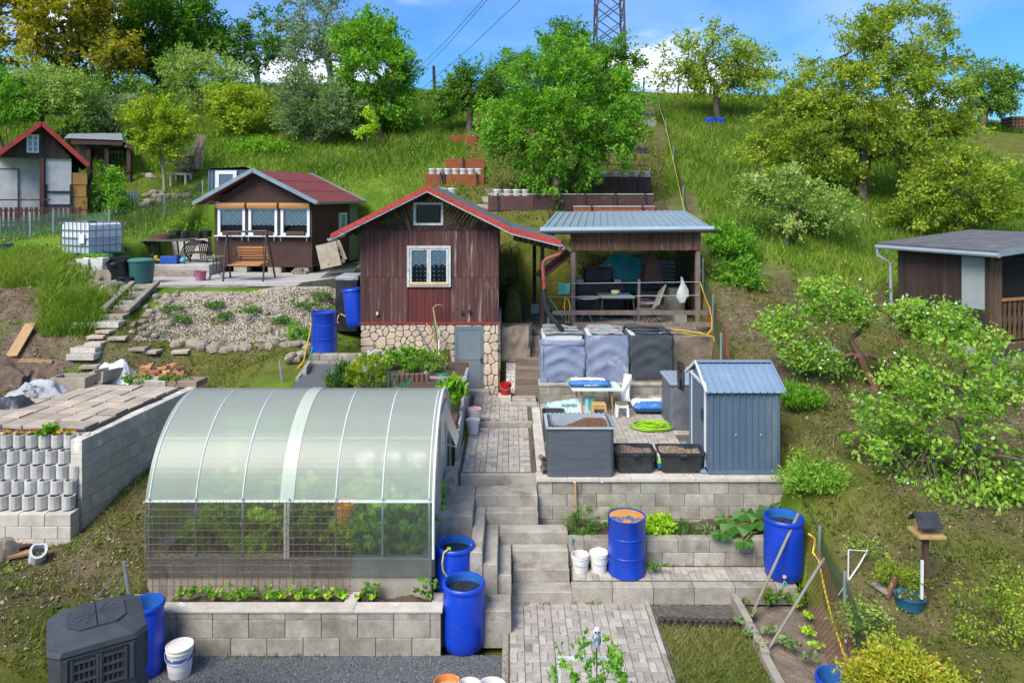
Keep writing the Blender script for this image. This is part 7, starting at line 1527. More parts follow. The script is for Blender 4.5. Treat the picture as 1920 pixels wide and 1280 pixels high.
# brown cabin
BROWN = mat('brown_render', (.066,.036,.030), (.050,.027,.023), scale=5, rough=.9, bump=.4, bscale=50, fine=.25)
BROWN_S = mat('brown_side', (.105,.036,.028), (.075,.028,.022), scale=5, rough=.85, bump=.4, bscale=50, fine=.15)
ROOFR = mat('red_bitumen', (.235,.050,.048), (.17,.042,.042), scale=5, rough=.85, bump=.25, bscale=120, fine=.12)
TRIMB = mat('blue_grey_trim', (.20,.27,.31), (.165,.225,.26), scale=3, rough=.5, bump=.03)
FRAMEW = mat('window_white', (.66,.70,.76), (.60,.64,.70), scale=3, rough=.45, bump=.02)
t = thing('brown_cabin', 'dark brown rendered cabin with a red felt roof and three front windows', 'cabin', (xat(585,23.5),23.5,4.22), rad(-7.3));BC = t
zl = lambda py:zat(py, 23.5)-4.22;xl_ = lambda px:(px-585)*23.5/FPX
W_, DP = -xl_(391), 4.0;ez = zl(379);rx_, rz_ = xl_(477), zl(318)
wins = [(398,453), (460,517), (524,581)]
poly = [(-W_,0), (0,0), (0,ez), (rx_,rz_-.10), (-W_,ez)]
for q in holes(poly, [(xl_(a),xl_(b),zl(442),zl(388))for a,b in wins]):MB().prism(q, .08).build('front_wall', BROWN, t, world=False)
MB().box(-.08, -.001, .085, DP, 0, ez).build('side_wall', BROWN_S, t, world=False);MB().box(-W_+.001, -W_+.08, .085, DP, 0, ez).build('side_wall', BROWN_S, t, world=False);MB().prism([(-W_,0),(0,0),(0,ez),(rx_,rz_-.1),(-W_,ez)], .08, Matrix.Translation((0,DP,0))).build('back_wall', BROWN_S, t, world=False)
MB().box(-W_+.1, -.1, .1, DP-.02, -.02, 0.02).build('floor', DARKV, t, world=False)
OV = .32;re2 = (xl_(603), zl(379));le2 = (xl_(359), zl(380))
for a, b, m_ in(((rx_,rz_),re2,ROOFR), ((rx_,rz_),le2,ROOFR)):
 MB().add([(a[0],-OV,a[1]),(b[0],-OV,b[1]),(b[0],DP+.25,b[1]),(a[0],DP+.25,a[1]),(a[0],-OV,a[1]-.07),(b[0],-OV,b[1]-.07),(b[0],DP+.25,b[1]-.07),(a[0],DP+.25,a[1]-.07)], [(0,1,2,3),(7,6,5,4),(0,4,5,1),(1,5,6,2),(2,6,7,3),(3,7,4,0)]).build('roof', m_, t, world=False)
 d = (b[0]-a[0], b[1]-a[1])
 for y in(-OV-.02, DP+.27):MB().beam((a[0],y,a[1]-.02), (b[0],y,b[1]-.02), .045, .12).build('verge_trim', TRIMB, t, world=False)
 for f in(.33, .66):MB().beam((a[0]+d[0]*f,-OV,a[1]+d[1]*f+.004), (a[0]+d[0]*f,DP+.25,a[1]+d[1]*f+.004), .02, .006).build('felt_seam', ROOFR, t, world=False)
 MB().beam((b[0]+.02*(1 if b[0]>a[0]else-1),-OV,b[1]-.03), (b[0]+.02*(1 if b[0]>a[0]else-1),DP+.25,b[1]-.03), .04, .08).build('eave_trim', TRIMB, t, world=False)
BLINDM = mat('bamboo_blind', (.50,.27,.10), (.40,.20,.07), scale=4, rough=.7, bump=.3, stretch=(.5,1,10))
CURT = lacemat('pale_lace', (.62,.70,.73), (.42,.52,.56), 4.5)
for a, b in wins:
 x0, x1, z0, z1 = xl_(a), xl_(b), zl(442), zl(388)
 f = frame(MB(), x0, x1, z0, z1, .085, -.03, .06).build('window', FRAMEW, t, world=False)
 MB().box(x0-.05, x1+.03, -.16, -.032, z0-.035, z0-.002).build('window_sill', FRAMEW, f, world=False)
 for e in(.04, .93):MB().box(x0+(x1-x0)*e, x0+(x1-x0)*e+.02, -.13, -.11, z0-.17, z0-.037).build('sill_bracket', GALV, f, world=False)
 MB().add([(x0+.08,.02,z0+.08),(x1-.08,.02,z0+.08),(x1-.08,.02,z1-.08),(x0+.08,.02,z1-.08)], [(0,1,2,3)]).build('pane', GLASS, f, world=False)
 K = 26;mb = MB();zc = z0+.34
 for k in range(K):
  p, q = x0+.08+(x1-x0-.16)*k/K, x0+.08+(x1-x0-.16)*(k+1)/K;mb.add([(p,.06+.012*math.sin(k*1.7),zc-.03*abs(math.sin(k*.6))),(q,.06+.012*math.sin((k+1)*1.7),zc-.03*abs(math.sin((k+1)*.6))),(q,.06+.012*math.sin((k+1)*1.7),z1-.05),(p,.06+.012*math.sin(k*1.7),z1-.05)], [(0,1,2,3)])
 mb.build('curtain', CURT, f, world=False);MB().box(x0+.04, x1-.04, .35, .36, z0, z1).build('dark_room', mat('warm_dark',(.05,.042,.02),bump=0), f, world=False)
 bl = MB()
 for k in range(3):bl.tube([(x0-.02,-.08-.015*(k%2),z1-.02+k*.055),(x1+.02,-.08-.015*(k%2),z1-.02+k*.055)], .034, 8)
 bl.build('rolled_blind', BLINDM, f, world=False)
 fb = MB().bbox(x0+.30*0+.22, x1-.14, -.15, -.035, z0, z0+.14, .01).build('flower_box', mat('brown_box',(.085,.045,.035),bump=.1), f, world=False)
x0, z0 = xl_(393), zl(386);MB().bbox(-W_+.04, -W_+.18, -.02, -.002, zl(388), zl(378), .004).build('number_plate', mat('teal_plate',(.18,.42,.46),bump=0,stain=((.7,.75,.76),24,.55,.6)), t, world=False)
MB().tube([(-W_-.25,-.15,ez-.10),(-W_-.1,-.05,ez+.02),(-W_-.0,-.03,ez-.02),(-W_+.03,-.02,ez-.14),(-W_+.08,-.02,zl(390))], .012, 6).build('power_cable', PEELW, t, world=False)
f = frame(MB(), 2.35, 3.0, .95, 1.65, .07, -.05, .02);M_ = Matrix.Rotation(rad(90), 4, 'Z')
fw_ = MB();fw_.v = [tuple(Vector((-p[1]+.02,p[0],p[2])))for p in f.v];fw_.f = f.f;fw_.mi = f.mi;so = fw_.build('side_window', FRAMEW, t, world=False)
MB().add([(.02,2.42,1.02),(.02,2.93,1.02),(.02,2.93,1.58),(.02,2.42,1.58)], [(0,1,2,3)]).build('pane', TG, so, world=False);MB().box(0, .12, 2.3, 3.05, .90, .945).build('window_sill', FRAMEW, so, world=False)
MB().bbox(.003, .05, 3.35, 4.25, -.1, ez-.05, .006).build('grey_board', mat('silver_board',(.24,.24,.25),(.15,.14,.14),scale=3,rough=.9,bump=.3,stretch=(1,6,.5)), t, world=False)
for xx in(-.15, -1.05, -3.05, -2.2):MB().bbox(xx-.42, xx+.02, .02, .4, -.24, -.005, .01).build('foot_block', CONC, t, world=False)
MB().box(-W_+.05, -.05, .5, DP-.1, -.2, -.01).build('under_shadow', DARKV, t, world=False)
SWB = mat('swing_metal', (.06,.04,.038), (.05,.032,.03), bump=.05, rough=.5);SWW = mat('swing_slat', (.42,.19,.06), (.33,.14,.045), scale=3, rough=.6, bump=.15, stretch=(.4,4,4), objvar=.1)
SD = 21.7;g0 = ZL;t = thing('garden_swing', 'garden swing seat with orange wooden slats under a bare brown frame', 'swing', (xat(463,SD),SD,ZL))
tl, tr_ = w(426, 435, SD), w(500, 433, SD);MB().tube([tl,tr_], .03, 8).build('top_bar', SWB, t)
for top, pf, pb in((tl,418,432), (tr_,493,516)):MB().tube([top,(xat(pf,SD-.45),SD-.45,g0)], .028, 8).build('leg', SWB, t);MB().tube([top,(xat(pb,SD+.6),SD+.6,g0)], .028, 8).build('leg', SWB, t)
for px in(432, 493):MB().tube([w(px,436,SD),w(px+2,498,SD)], .012, 6).build('hanger', SWB, t)
sx0, sx1 = xat(441, SD), xat(498, SD)
for k in range(6):MB().bbox(sx0, sx1, SD+.28-.03*k, SD+.31-.03*k, 4.62+.075*k-.02*0, 4.685+.075*k, .006).build('back_slat', SWW, t)if k<5 else None
for k in range(6):MB().bbox(sx0-.12+.02*k, sx1-.1+.02*k, SD-.28+.09*k, SD-.20+.09*k, 4.46+.012*k, 4.485+.012*k, .005).build('seat_slat', SWW, t)
for x in(sx0+.05, sx1-.1):MB().tube([(x,SD-.25,4.44),(x,SD+.25,4.5),(x,SD+.3,5.05)], .018, 6).build('seat_bracket', SWB, t)
MB().tube([(sx0-.05,SD-.2,4.5),(sx0-.06,SD-.2,4.68),(sx0,SD+.2,4.75)], .016, 6).build('armrest', SWB, t)
def lath(label, name, cat, c, prof, m, n=24, extra=None, sx=1, sy=1):
 t = thing(name, label, cat, c);MB().lathe(prof, n, sx=sx, sy=sy).build('body', m, t, smooth=True, world=False)
 if extra:extra(t)
 return t
PINK = mat('pink_plastic', (.42,.14,.22), (.36,.12,.19), bump=.03, rough=.5)
lath('pink bucket on the paving beside the small round table', 'bucket', 'bucket', (xat(376,21.6),21.6,ZL), [(.13,0),(.17,.27),(.18,.28),(.165,.275),(.13,.03),(0,.03)], PINK)
t = thing('bistro_table', 'small round grey table in front of the brown cabin', 'table', (xat(402,21.9),21.9,ZL));MB().lathe([(0,.66),(.33,.655),(.335,.675),(0,.68)], 24).build('tabletop', TG, t, world=False)
for k in range(3):a = k*2.09+.4;MB().tube([(.05*math.cos(a),.05*math.sin(a),.66),(.05*math.cos(a),.05*math.sin(a),.25),(.3*math.cos(a),.3*math.sin(a),0)], .016, 6).build('leg', DARKGREY, t, world=False)
PALW = mat('pallet_wood', (.30,.26,.20), (.22,.185,.14), scale=4, rough=.9, bump=.3, objvar=.15)
solo(MB().beam(w(621,501,22.7),w(611,457,23.1),.62,.03,up=(.25,-1,.2)), 'board', PALW, 'pale square board leaning on the side of the brown cabin', 'board')
t = thing('pallet', 'wooden pallet leaning beside the pale board at the brown cabin', 'pallet', (xat(632,22.8),22.8,ZL))
a0, a1, b0, b1 = w(615, 499, 22.7), w(646, 488, 23.0), w(606, 462, 23.1), w(632, 452, 23.4)
for f in(0, .33, .66, 1):MB().beam(a0.lerp(b0,f), a1.lerp(b1,f), .02, .10 if f not in(0,1)else .12, up=(0,.2,1)).build('pallet_board', PALW, t)
for f in(.0, .5, 1.0):MB().beam(a0.lerp(a1,f)+Vector((0,.08,0)), b0.lerp(b1,f)+Vector((0,.08,0)), .10, .09).build('pallet_bearer', PALW, t)
t = thing('log_stack', 'small stack of split firewood under the brown cabin', 'firewood', (xat(563,23.3),23.3,ZL));lg = shared(lambda b:b.lathe([(.045,0),(.045,.3)],7,M=Matrix.Rotation(rad(-90),4,'X'),close=True), 'log', PALW)
for i in range(8):piece('log', lg, t, (-.22+.09*(i%5)+.04*(i//5),0,.045+.08*(i//5)), (0,0,random.gauss(0,.2)))
TEALB = mat('teal_barrel', (.035,.125,.115), (.028,.10,.095), scale=3, rough=.45, bump=.04);TEALL = mat('teal_lid', (.06,.20,.18), (.05,.17,.155), scale=3, rough=.45, bump=.03)
lath('big green rain barrel with a domed lid at the front of the left terrace', 'rain_barrel', 'barrel', (xat(265,20.9),20.9,ZL), [(.27,0),(.31,.12),(.345,.60),(.35,.64)], TEALB, 28, lambda t:MB().lathe([(.375,.63),(.375,.66),(.25,.70),(0,.715)],28).build('lid',TEALL,t,world=False,smooth=True))
TL = 'round teal barrel with a flat lid, '
for i, (px, py, D, h, lab)in enumerate([(190,505,22.0,.80,TL+'behind the two white pots'),(215,500,23.0,.85,TL+'behind the leaning black tub'),(245,498,24.0,.90,TL+'farthest back, by the bench')]):
 lath(lab, 'rain_barrel', 'barrel', (xat(px,D),D,ZL), [(.30,0),(.34,.2),(.35,h*.85),(.32,h),(.0,h+.01)], TEALB, 26, lambda t:MB().lathe([(.34,h-.02),(.35,h+.01),(.30,h+.04),(0,h+.03)],26).build('lid',TEALL,t,world=False))
tb = tub('black mortar tub standing on the paving under a tilted one', (xat(232,20.6),20.7), .27, .22, .22, ZL, taper=.85)
tb = tub('black mortar tub tilted upright against the green rain barrel', (xat(226,20.7),20.78), .24, .20, .50, ZL+.22, taper=.8);tb.rotation_euler = (rad(18), rad(-10), 0)
t = thing('slab_border', 'concrete slab border of the pot bed at the left end of the terrace', 'border', (xat(170,20.8),20.8,3.7));MB().bbox(xat(129,20.9), xat(150,20.9), 20.85, 20.93, 3.6, zat(492,20.9), .006).build('slab', CONC, t);MB().bbox(xat(132,20.6), xat(210,20.6), 20.55, 20.63, 3.5, zat(506,20.6), .006).build('slab', CONC, t)
for i, (px, py, D, lab)in enumerate([(160,508,21.1,'front left of two square white pots behind the slab border'),(187,507,21.1,'front right of two square white pots behind the slab border'),(142,492,22.0,'left of two white pots in the back row by the teal barrels'),(164,488,22.6,'right of two white pots in the back row by the teal barrels')]):
 h = .36;p = thing('white_pot', lab, 'pot', (xat(px,D),D,zat(py,D)), group='square white pots with plants');
 mb = MB();mb.add([(-.14,-.14,0),(.14,-.14,0),(.14,.14,0),(-.14,.14,0),(-.18,-.18,h),(.18,-.18,h),(.18,.18,h),(-.18,.18,h),(-.16,-.16,h-.03),(.16,-.16,h-.03),(.16,.16,h-.03),(-.16,.16,h-.03)], [(3,2,1,0),(0,1,5,4),(1,2,6,5),(2,3,7,6),(3,0,4,7),(4,5,9,8),(5,6,10,9),(6,7,11,10),(7,4,8,11),(8,9,10,11)]);mb.build('pot', WHITEP, p, world=False)
 c = np.stack([.12*R.randn(60),.10*R.randn(60),h+.05+.05*R.rand(60)], -1);V, F, A = leaves(c, np.full(60,.07), np.tile([0,0,.8],(60,1)), R.rand(60), aspect=.8);mesh_np('plant', V, F, LF['bright'], parent=p, attr=A)
p = hit(168, 527);lath('dirty white bucket lying in the grass below the slab border', 'bucket', 'bucket', (xat(168,20.3),20.3,3.85), [(.14,0),(.19,.26),(.2,.27),(.18,.26),(0,.05)], WHITEP)
solo(MB().tube([w(56,512,21.2),w(43,475,21.2)],.14,12), 'black_tyre_post', BLACKP, 'rounded black bollard leaning in the tall grass at the left', 'bollard', smooth=True)
lath('teal water butt cut by the left edge of the photo', 'rain_barrel', 'barrel', (xat(2,22.5),22.5,4.5), [(.28,0),(.32,.5),(.33,.53),(0,.53)], TEALB)
t = thing('trough_planter', 'long white trough of strawberry plants on the bank behind the bollard', 'planter', (xat(92,22.6),22.6,zat(482,22.6)), rad(20));
mb = MB();mb.box(-.75, .75, -.2, .2, 0, .26);mb.build('body', WHITEP, t, world=False)
c = np.stack([.65*(R.rand(260)*2-1),.16*R.randn(260),.30+.10*R.rand(260)], -1);V, F, A = leaves(c, np.full(260,.10), np.tile([0,0,.8],(260,1)), R.rand(260), aspect=.8);mesh_np('plant', V, F, LF['bright'], parent=t, attr=A)
CAGE = mat('cage_metal', (.20,.22,.24), (.16,.18,.2), bump=.05, rough=.45, metal=.5);IBCM = mat('tank_plastic', (.66,.72,.76), (.60,.67,.71), scale=2, rough=.35, bump=.03);IBCW = mat('tank_water', (.42,.52,.58), (.38,.48,.54), scale=2, rough=.35, bump=.03)
p = hit(158, 478);t = thing('ibc_tank', 'white water tank in a grey metal cage beside the left terrace', 'tank', (p.x,p.y+.4,p.z), rad(-28));hx, hy, hh = .68, .52, .95
MB().bbox(-hx+.03, hx-.03, -hy+.03, hy-.03, .05, .45, .03).build('water_level', IBCW, t, world=False);MB().bbox(-hx+.03, hx-.03, -hy+.03, hy-.03, .452, hh-.02, .05).build('tank', IBCM, t, world=False);MB().lathe([(.13,0),(.13,.05),(0,.05)], 14, (.1,-.05,hh-.02)).build('cap', BLACKP, t, world=False)
mb = MB()
for z in(.06, .28, .5, .72, hh):mb.tube([(-hx,-hy,z),(hx,-hy,z),(hx,hy,z),(-hx,hy,z),(-hx,-hy,z)], .014, 5)
for i in range(8):x = -hx+2*hx*i/7;mb.tube([(x,-hy-.005,.03),(x,-hy-.005,hh)], .012, 5);mb.tube([(x,hy+.005,.03),(x,hy+.005,hh)], .012, 5)
for i in range(6):y = -hy+2*hy*i/5;mb.tube([(hx+.005,y,.03),(hx+.005,y,hh)], .012, 5);mb.tube([(-hx-.005,y,.03),(-hx-.005,y,hh)], .012, 5)
mb.tube([(-hx,0,hh+.01),(hx,0,hh+.01)], .012, 5);mb.build('cage', CAGE, t, world=False);MB().box(.22, .48, -hy-.03, -hy-.02, .35, .62).build('sign_plate', WHITET, t, world=False)
t = thing('long_table', 'long dark table with curved iron legs on the raised left terrace', 'table', (xat(312,24.0),24.0,ZL+.32));tx0, tx1 = xat(270, 24), xat(355, 24)
MB().bbox(tx0, tx1, 23.7, 24.5, ZL+1.0, ZL+1.04, .01).build('tabletop', mat('dark_table',(.09,.095,.10),bump=.1,rough=.5), t)
for x in(tx0+.35, tx1-.3):MB().tube([(x,23.8,ZL+1.0),(x+.02,23.85,ZL+.6),(x-.15,23.75,ZL+.32)], .03, 6).build('leg', BLACKP, t);MB().tube([(x,24.3,ZL+1.0),(x+.02,24.3,ZL+.6),(x+.2,24.3,ZL+.32)], .03, 6).build('leg', BLACKP, t)
t = thing('bench', 'orange brown wooden bench behind the teal barrels', 'bench', (xat(255,24.8),24.8,ZL+.32))
for k in range(4):MB().beam(w(240,452+k*7,24.9), w(270,449+k*7,24.7), .03, .10).build('back_slat', SWW, t)
MB().beam(w(262,478,24.3), w(288,474,24.3), .35, .04).build('seat', SWW, t);MB().beam((xat(265,24.5),24.5,ZL+.32), w(262,450,24.7), .05, .05).build('leg', BLACKP, t);MB().beam((xat(284,24.3),24.3,ZL+.32), w(284,475,24.3), .05, .05).build('leg', BLACKP, t)
t = thing('stacked_chairs', 'stack of black ribbed plastic chairs beside the brown cabin wall', 'chairs', (xat(373,23.9),23.9,ZL+.32))
for k in range(7):x = xat(356+3.6*k, 23.9);MB().tube([(x-.25,23.7,ZL+.5),(x-.12,23.75,ZL+.86),(x+.05,23.9,ZL+1.02),(x+.2,24.1,ZL+.9),(x+.25,24.15,ZL+.4)], .02, 5).build('backrest', BLACKP, t)
MB().bbox(xat(356,23.9), xat(390,23.9), 23.6, 24.1, ZL+.62, ZL+.66, .01).build('seat', BLACKP, t)
for px in(357, 388):MB().tube([(xat(px,23.7),23.7,ZL+.64),(xat(px,23.7),23.7,ZL+.32)], .02, 5).build('leg', BLACKP, t)
BLKS = mat('black_sack', (.02,.02,.022), (.04,.04,.045), rough=.35, bump=.4, bscale=12);cloth('rubbish_sack', 'bulging black rubbish sack by the orange brown bench', 'sack', (xat(238,24.4),24.4,ZL+.75), .8, .5, .45, BLKS, 12, rough_=.5)
TOYS = [(300,478,.13,(.65,.42,.02),'yellow toy digger under the long dark table'), (313,480,.11,(.60,.36,.02),'smaller yellow toy truck under the long dark table'), (328,476,.16,(.03,.10,.42),'blue crate of toys under the right end of the long dark table'), (330,480,.09,(.25,.45,.03),'lime green toy ball before the blue crate'), (351,472,.10,(.10,.32,.42),'blue water bottle beside the stacked chairs'), (215,432+20,.12,(.6,.25,.04),'orange and yellow toy perched behind the caged tank'), (322,485,.08,(.5,.08,.03),'small red toy in front of the blue crate')]
for i, (px, py, s, c, lab)in enumerate(TOYS):
 p = w(px, py, 23.7);t = thing('toy', lab, 'toy', (p.x,23.4 if i!=5 else 24.6,ZL+.33 if i!=5 else p.z-.1));m_ = mat('toy_%d'%i, c, bump=0, rough=.4)
 if i in(0, 1):MB().bbox(-s, s, -s*.6, s*.6, .05, .05+s*.7, .02).build('body', m_, t, world=False);MB().bbox(-s*.2, s*.5, -s*.5, s*.5, .055+s*.7, .05+s*1.5, .02).build('cabin', m_, t, world=False);[MB().lathe([(.05,0),(.05,.04)],10,M=Matrix.Translation((dx,-s*.6-.03,.05))@Matrix.Rotation(rad(-90),4,'X'),close=True).build('wheel',BLACKP,t,world=False)for dx in(-s*.6,s*.6)]
 elif i==2:MB().bbox(-s*1.6, s*1.6, -s, s, 0, s*1.5, .02).build('crate', m_, t, world=False);MB().box(-s*1.5, s*1.5, -s*.9, s*.9, s*1.51, s*1.52).build('rim', DARKV, t, world=False)
 else:MB().lathe([(s*.5,0),(s,s*.5),(s*1.05,s*1.0),(s*.6,s*1.7),(s*.25,s*1.9),(s*.22,s*2.3),(0,s*2.32)], 14).build('body', m_, t, smooth=True, world=False)
for i, (px, py, D)in enumerate([(347,446,25.5),(373,446,25.5),(388,444,25.5),(330,444,25.5)]):
 t = thing('flower_pot', ['second','third','rightmost','leftmost'][i]+' black pot with a young plant on the low wall by the brown cabin', 'pot', (xat(px,D),D,zat(py,D)), group='black pots on the low wall');MB().lathe([(.13,0),(.17,.2),(.175,.21),(.15,.2),(0,.17)], 16).build('pot', BLACKP, t, world=False)
 c = np.stack([.07*R.randn(40),.07*R.randn(40),.25+.35*R.rand(40)], -1);V, F, A = leaves(c, np.full(40,.09), np.tile([0,0,.6],(40,1)), R.rand(40));mesh_np('plant', V, F, LF['bright'], parent=t, attr=A)
solo(MB().bbox(xat(318,25.6),xat(394,25.6),25.4,25.7,ZL+.2,zat(447,25.5)-.005,.02), 'garden_wall', CONC_L, 'low pale wall carrying black pots left of the brown cabin', 'wall')
t = thing('bowl_planter', 'shallow brown planter with seedlings on the long dark table', 'planter', (xat(305,24.1),24.1,ZL+1.042));MB().lathe([(.28,0),(.36,.16),(.33,.15),(0,.12)], 20, sy=.6).build('bowl', mat('terracotta',(.20,.10,.065),(.15,.075,.05),bump=.1), t, world=False)
c = np.stack([.2*R.randn(60),.1*R.randn(60),.18+.25*R.rand(60)], -1);V, F, A = leaves(c, np.full(60,.10), np.tile([0,0,.6],(60,1)), R.rand(60));mesh_np('plant', V, F, LF['mid'], parent=t, attr=A)
t = thing('covered_stack', 'tall stack under a black cover between the rockery and the red cabin', 'covered stack', (xat(655,18.9),18.9,3.1));drape(xat(634,18.9), xat(676,18.9), 18.6, 19.5, 3.1, zat(522,18.9), .04, 31).build('cover', BLKC, t, smooth=True);MB().bbox(xat(634,18.9), xat(676,18.9), 18.6, 19.5, zat(522,18.9)-.01, zat(516,18.9), .03).build('top_sheet', GREYF, t)
b5 = barrel('water_barrel', 'dark blue lidded barrel leaning against the left wall of the red cabin', (xat(667,18.1),18.25,zat(611,18.2)), r=.25, h=.92, lidded=True);b5.rotation_euler = (0, rad(-7), 0)
solo(MB().tube(pxs([(638,588),(650,594),(672,590),(680,596)],18.4),.014,6).tube(pxs([(636,590),(632,600),(634,606)],18.4),.014,6), 'yellow_hose', YELLOWH, 'yellow hose lying behind the blue barrels left of the red cabin', 'hose')
solo(MB().tube(pxs([(584,606),(580,630),(575,650),(570,675),(555,695),(540,715),(535,735)],16.6),.016,6), 'yellow_hose', YELLOWH, 'yellow hose trailing down beside the ribbed blue drum to the fence post', 'hose')
solo(MB().tube(pxs([(586,650),(580,675),(577,705)],16.5),.012,6), 'teal_hose', TEALH, 'short teal hose hanging below the ribbed blue drum', 'hose')
solo(MB().tube([w(532,738,15.6),w(524,676,15.6)],.025,8), 'fence_post', GALV, 'grey metal post standing behind the greenhouse roof', 'post')
t = thing('gravel_kerb', 'broken pale kerb beside the dark gravel path behind the greenhouse', 'kerb', (xat(560,15.8),15.8,2.5))
for a, b in(((540,738),(556,718)), ((557,716),(570,699)), ((571,697),(580,684))):A, B = w(*a, 15.6), w(*b, 16.4);MB().beam(A, B, .07, .18).build('kerb_stone', CONC, t)
o = MB().slab([(xat(548,14.6),14.6),(xat(610,14.3),14.3),(xat(640,15.2),15.2),(xat(660,16.6),16.6),(xat(585,16.6),16.6)], 2.0, 2.74).build('dark_gravel_path', GRAVEL);o['kind'] = 'structure'
# flower bed behind the greenhouse
P_ = lambda px, py, D:w(px, py, D)
def bed(name, label, px, py, D, rx, ry, lm, n=700, leaf=.07, seed=1, up=.2, asp=.5, cl=.14):
 p = w(px, py, D);b = Vector((p.x,D,p.z));rr = px2m(rx, D);h = px2m(ry, D)
 return tree(name, label, 'plant', b, [(0,0,h*.55,rr,rr*.8,h*.5)], LF[lm], nclump=40, nleaf=n, leaf=leaf, clump=cl, trunk_r=.012, fork=.1, stems=3, seed=seed, up=up, aspect=asp)
bed('thuja', 'small cone shaped yellow green conifer behind the greenhouse', 686, 742, 14.6, 34, 70, 'yellow', 2600, .05, 171, .8, .4, .1)
bed('hydrangea', 'rounded shrub with bare lower stems before the facing stones of the red cabin', 762, 700, 16.6, 42, 46, 'bright', 1300, .09, 172)
bed('bedding_shrub', 'leafy green plant right of the rounded shrub, by the slab planter', 808, 700, 16.5, 24, 34, 'mid', 600, .09, 173)
bed('daylily', 'tuft of narrow grassy leaves left of the yellow green conifer', 640, 740, 14.7, 22, 50, 'herb', 600, .20, 174, 1.2, .12)
bed('hosta', 'hosta with large bright leaves beside the upper path and the greenhouse end', 851, 748, 14.4, 20, 34, 'bright', 160, .20, 175, .8, .5)
t = thing('iris_clump', 'clump of upright sword leaved iris in the bed behind the greenhouse', 'plant', (*w(722,738,14.8)[:2],2.6))
mb = MB()
for k in range(26):
 x, y = random.uniform(-.35, .45), random.uniform(-.15, .2);h = random.uniform(.3, .55);l = random.gauss(0, .15);mb.add([(x-.018,y,0),(x+.018,y,0),(x+.02+l*.5,y,h*.6),(x-.012+l*.5,y,h*.6),(x+l,y-.05,h)], [(0,1,2,3),(3,2,4)])
mb.build('leaf', mat('iris_leaf',(.03,.13,.06),(.05,.19,.07),scale=6,bump=0,rough=.5), t, world=False)
for i, (px, py, D, lab)in enumerate([(702,668,17.0,'tall grey flower ring standing against the cabin stones'),(683,684,16.4,'flower ring sunk in the bed, upper one of three in a curve'),(676,694,16.0,'flower ring sunk in the bed, middle one of three in a curve'),(668,706,15.6,'flower ring sunk in the bed, lowest one of three in a curve')]):
 o = _rm.build('flower_ring', RINGM);s = 1.3 if i==0 else 1.1;o.scale = (s*1.2, s, 1.7 if i==0 else .6);o.location = (xat(px,D), D, zat(py,D)-(.2 if i==0 else .12));tag(o, lab, 'flower ring')
solo(MB().lathe([(.10,-.3),(.11,0),(.07,.02),(0,.02)],12,w(740,727,14.9)), 'lantern', mat('dull_glass',(.35,.37,.36),bump=0,rough=.2), 'small glass garden lantern among the iris leaves', 'lantern')
t = thing('palisade', 'row of short brown palisades edging the bed behind the iris', 'edging', (*w(768,718,15.4)[:2],2.5));pl_ = shared(lambda b:b.lathe([(.05,0),(.05,.26),(.03,.28),(0,.28)],10), 'palisade_post', mat('brown_concrete',(.17,.09,.07),(.12,.07,.055),bump=.3))
for k in range(8):piece('palisade_post', pl_, t, (-.35+.1*k,.02*k,.02))
MB().slab([(-4.3,14.0),(-1.5,14.0),(-1.5,15.7),(-1.95,17.5),(-3.7,17.7),(-4.4,16.6)], 2.0, 2.62).build('flower_bed', SOIL)['kind'] = 'structure'
# far left hut, shelter and sheds on the slope
HUTB = mat('dark_gable_board', (.060,.040,.034), (.038,.026,.022), scale=3, rough=.9, bump=.3, stretch=(5,5,.4), objvar=.3)
WALLW = mat('white_board', (.56,.56,.56), (.44,.44,.44), scale=3, rough=.7, bump=.1, stain=((.30,.30,.29),2,.6,.75));ORB = mat('orange_board', (.46,.24,.07), (.38,.19,.055), scale=3, rough=.7, bump=.1)
t = thing('white_hut', 'hut with a dark gable, white porch wall and red edged roof at the left edge', 'hut', (xat(78,26),26,5.2), rad(32))
def lp(px, py, yl=0.0):x, z = local_px(t, px, py, yl);return x, z
ap, lf_, rt_ = lp(78, 229, -.3), lp(-9, 291, -.3), lp(166, 309, -.3)
bz = lp(78, 297)[1]
gp = [(lp(2,0)[0],bz), (lp(140,0)[0],bz), (lp(140,0)[0],rt_[1]+.12), (ap[0],ap[1]-.12), (lp(2,0)[0],lf_[1]+.05)]
w0, w1, h0, h1 = lp(50, 0)[0], lp(73, 0)[0], lp(0, 285)[1], lp(0, 250)[1]
boards(t, gp, rad(90), .14, 0, .04, HUTB, rects=[(w0,w1,h0,h1)])
f = frame(MB(), w0, w1, h0, h1, .05, -.03, .03).build('window', FRAMEW, t, world=False)
mb = MB();mb.box((w0+w1)/2-.03, (w0+w1)/2+.03, -.02, .0, h0, h1)
for q in(.33, .66):mb.box(w0, w1, -.021, .001, h0+(h1-h0)*q-.02, h0+(h1-h0)*q+.02)
mb.build('glazing_bar', FRAMEW, f, world=False);MB().box(w0, w1, .01, .02, h0, h1).build('pane', TG, f, world=False)
for a in(lf_, rt_):
 MB().add([(ap[0],-.3,ap[1]),(a[0],-.3,a[1]),(a[0],5,a[1]),(ap[0],5,ap[1]),(ap[0],-.3,ap[1]-.06),(a[0],-.3,a[1]-.06),(a[0],5,a[1]-.06),(ap[0],5,ap[1]-.06)], [(0,1,2,3),(7,6,5,4),(0,4,5,1),(1,5,6,2),(2,6,7,3),(3,7,4,0)]).build('roof', BITUM, t, world=False)
 MB().beam((ap[0],-.33,ap[1]-.03), (a[0],-.33,a[1]-.03), .04, .15).build('edge_plate', REDTRIM, t, world=False)
xL, xP, xR = lp(-20, 0)[0], lp(78, 0)[0], lp(134, 0)[0];fz = lp(0, 428)[1]
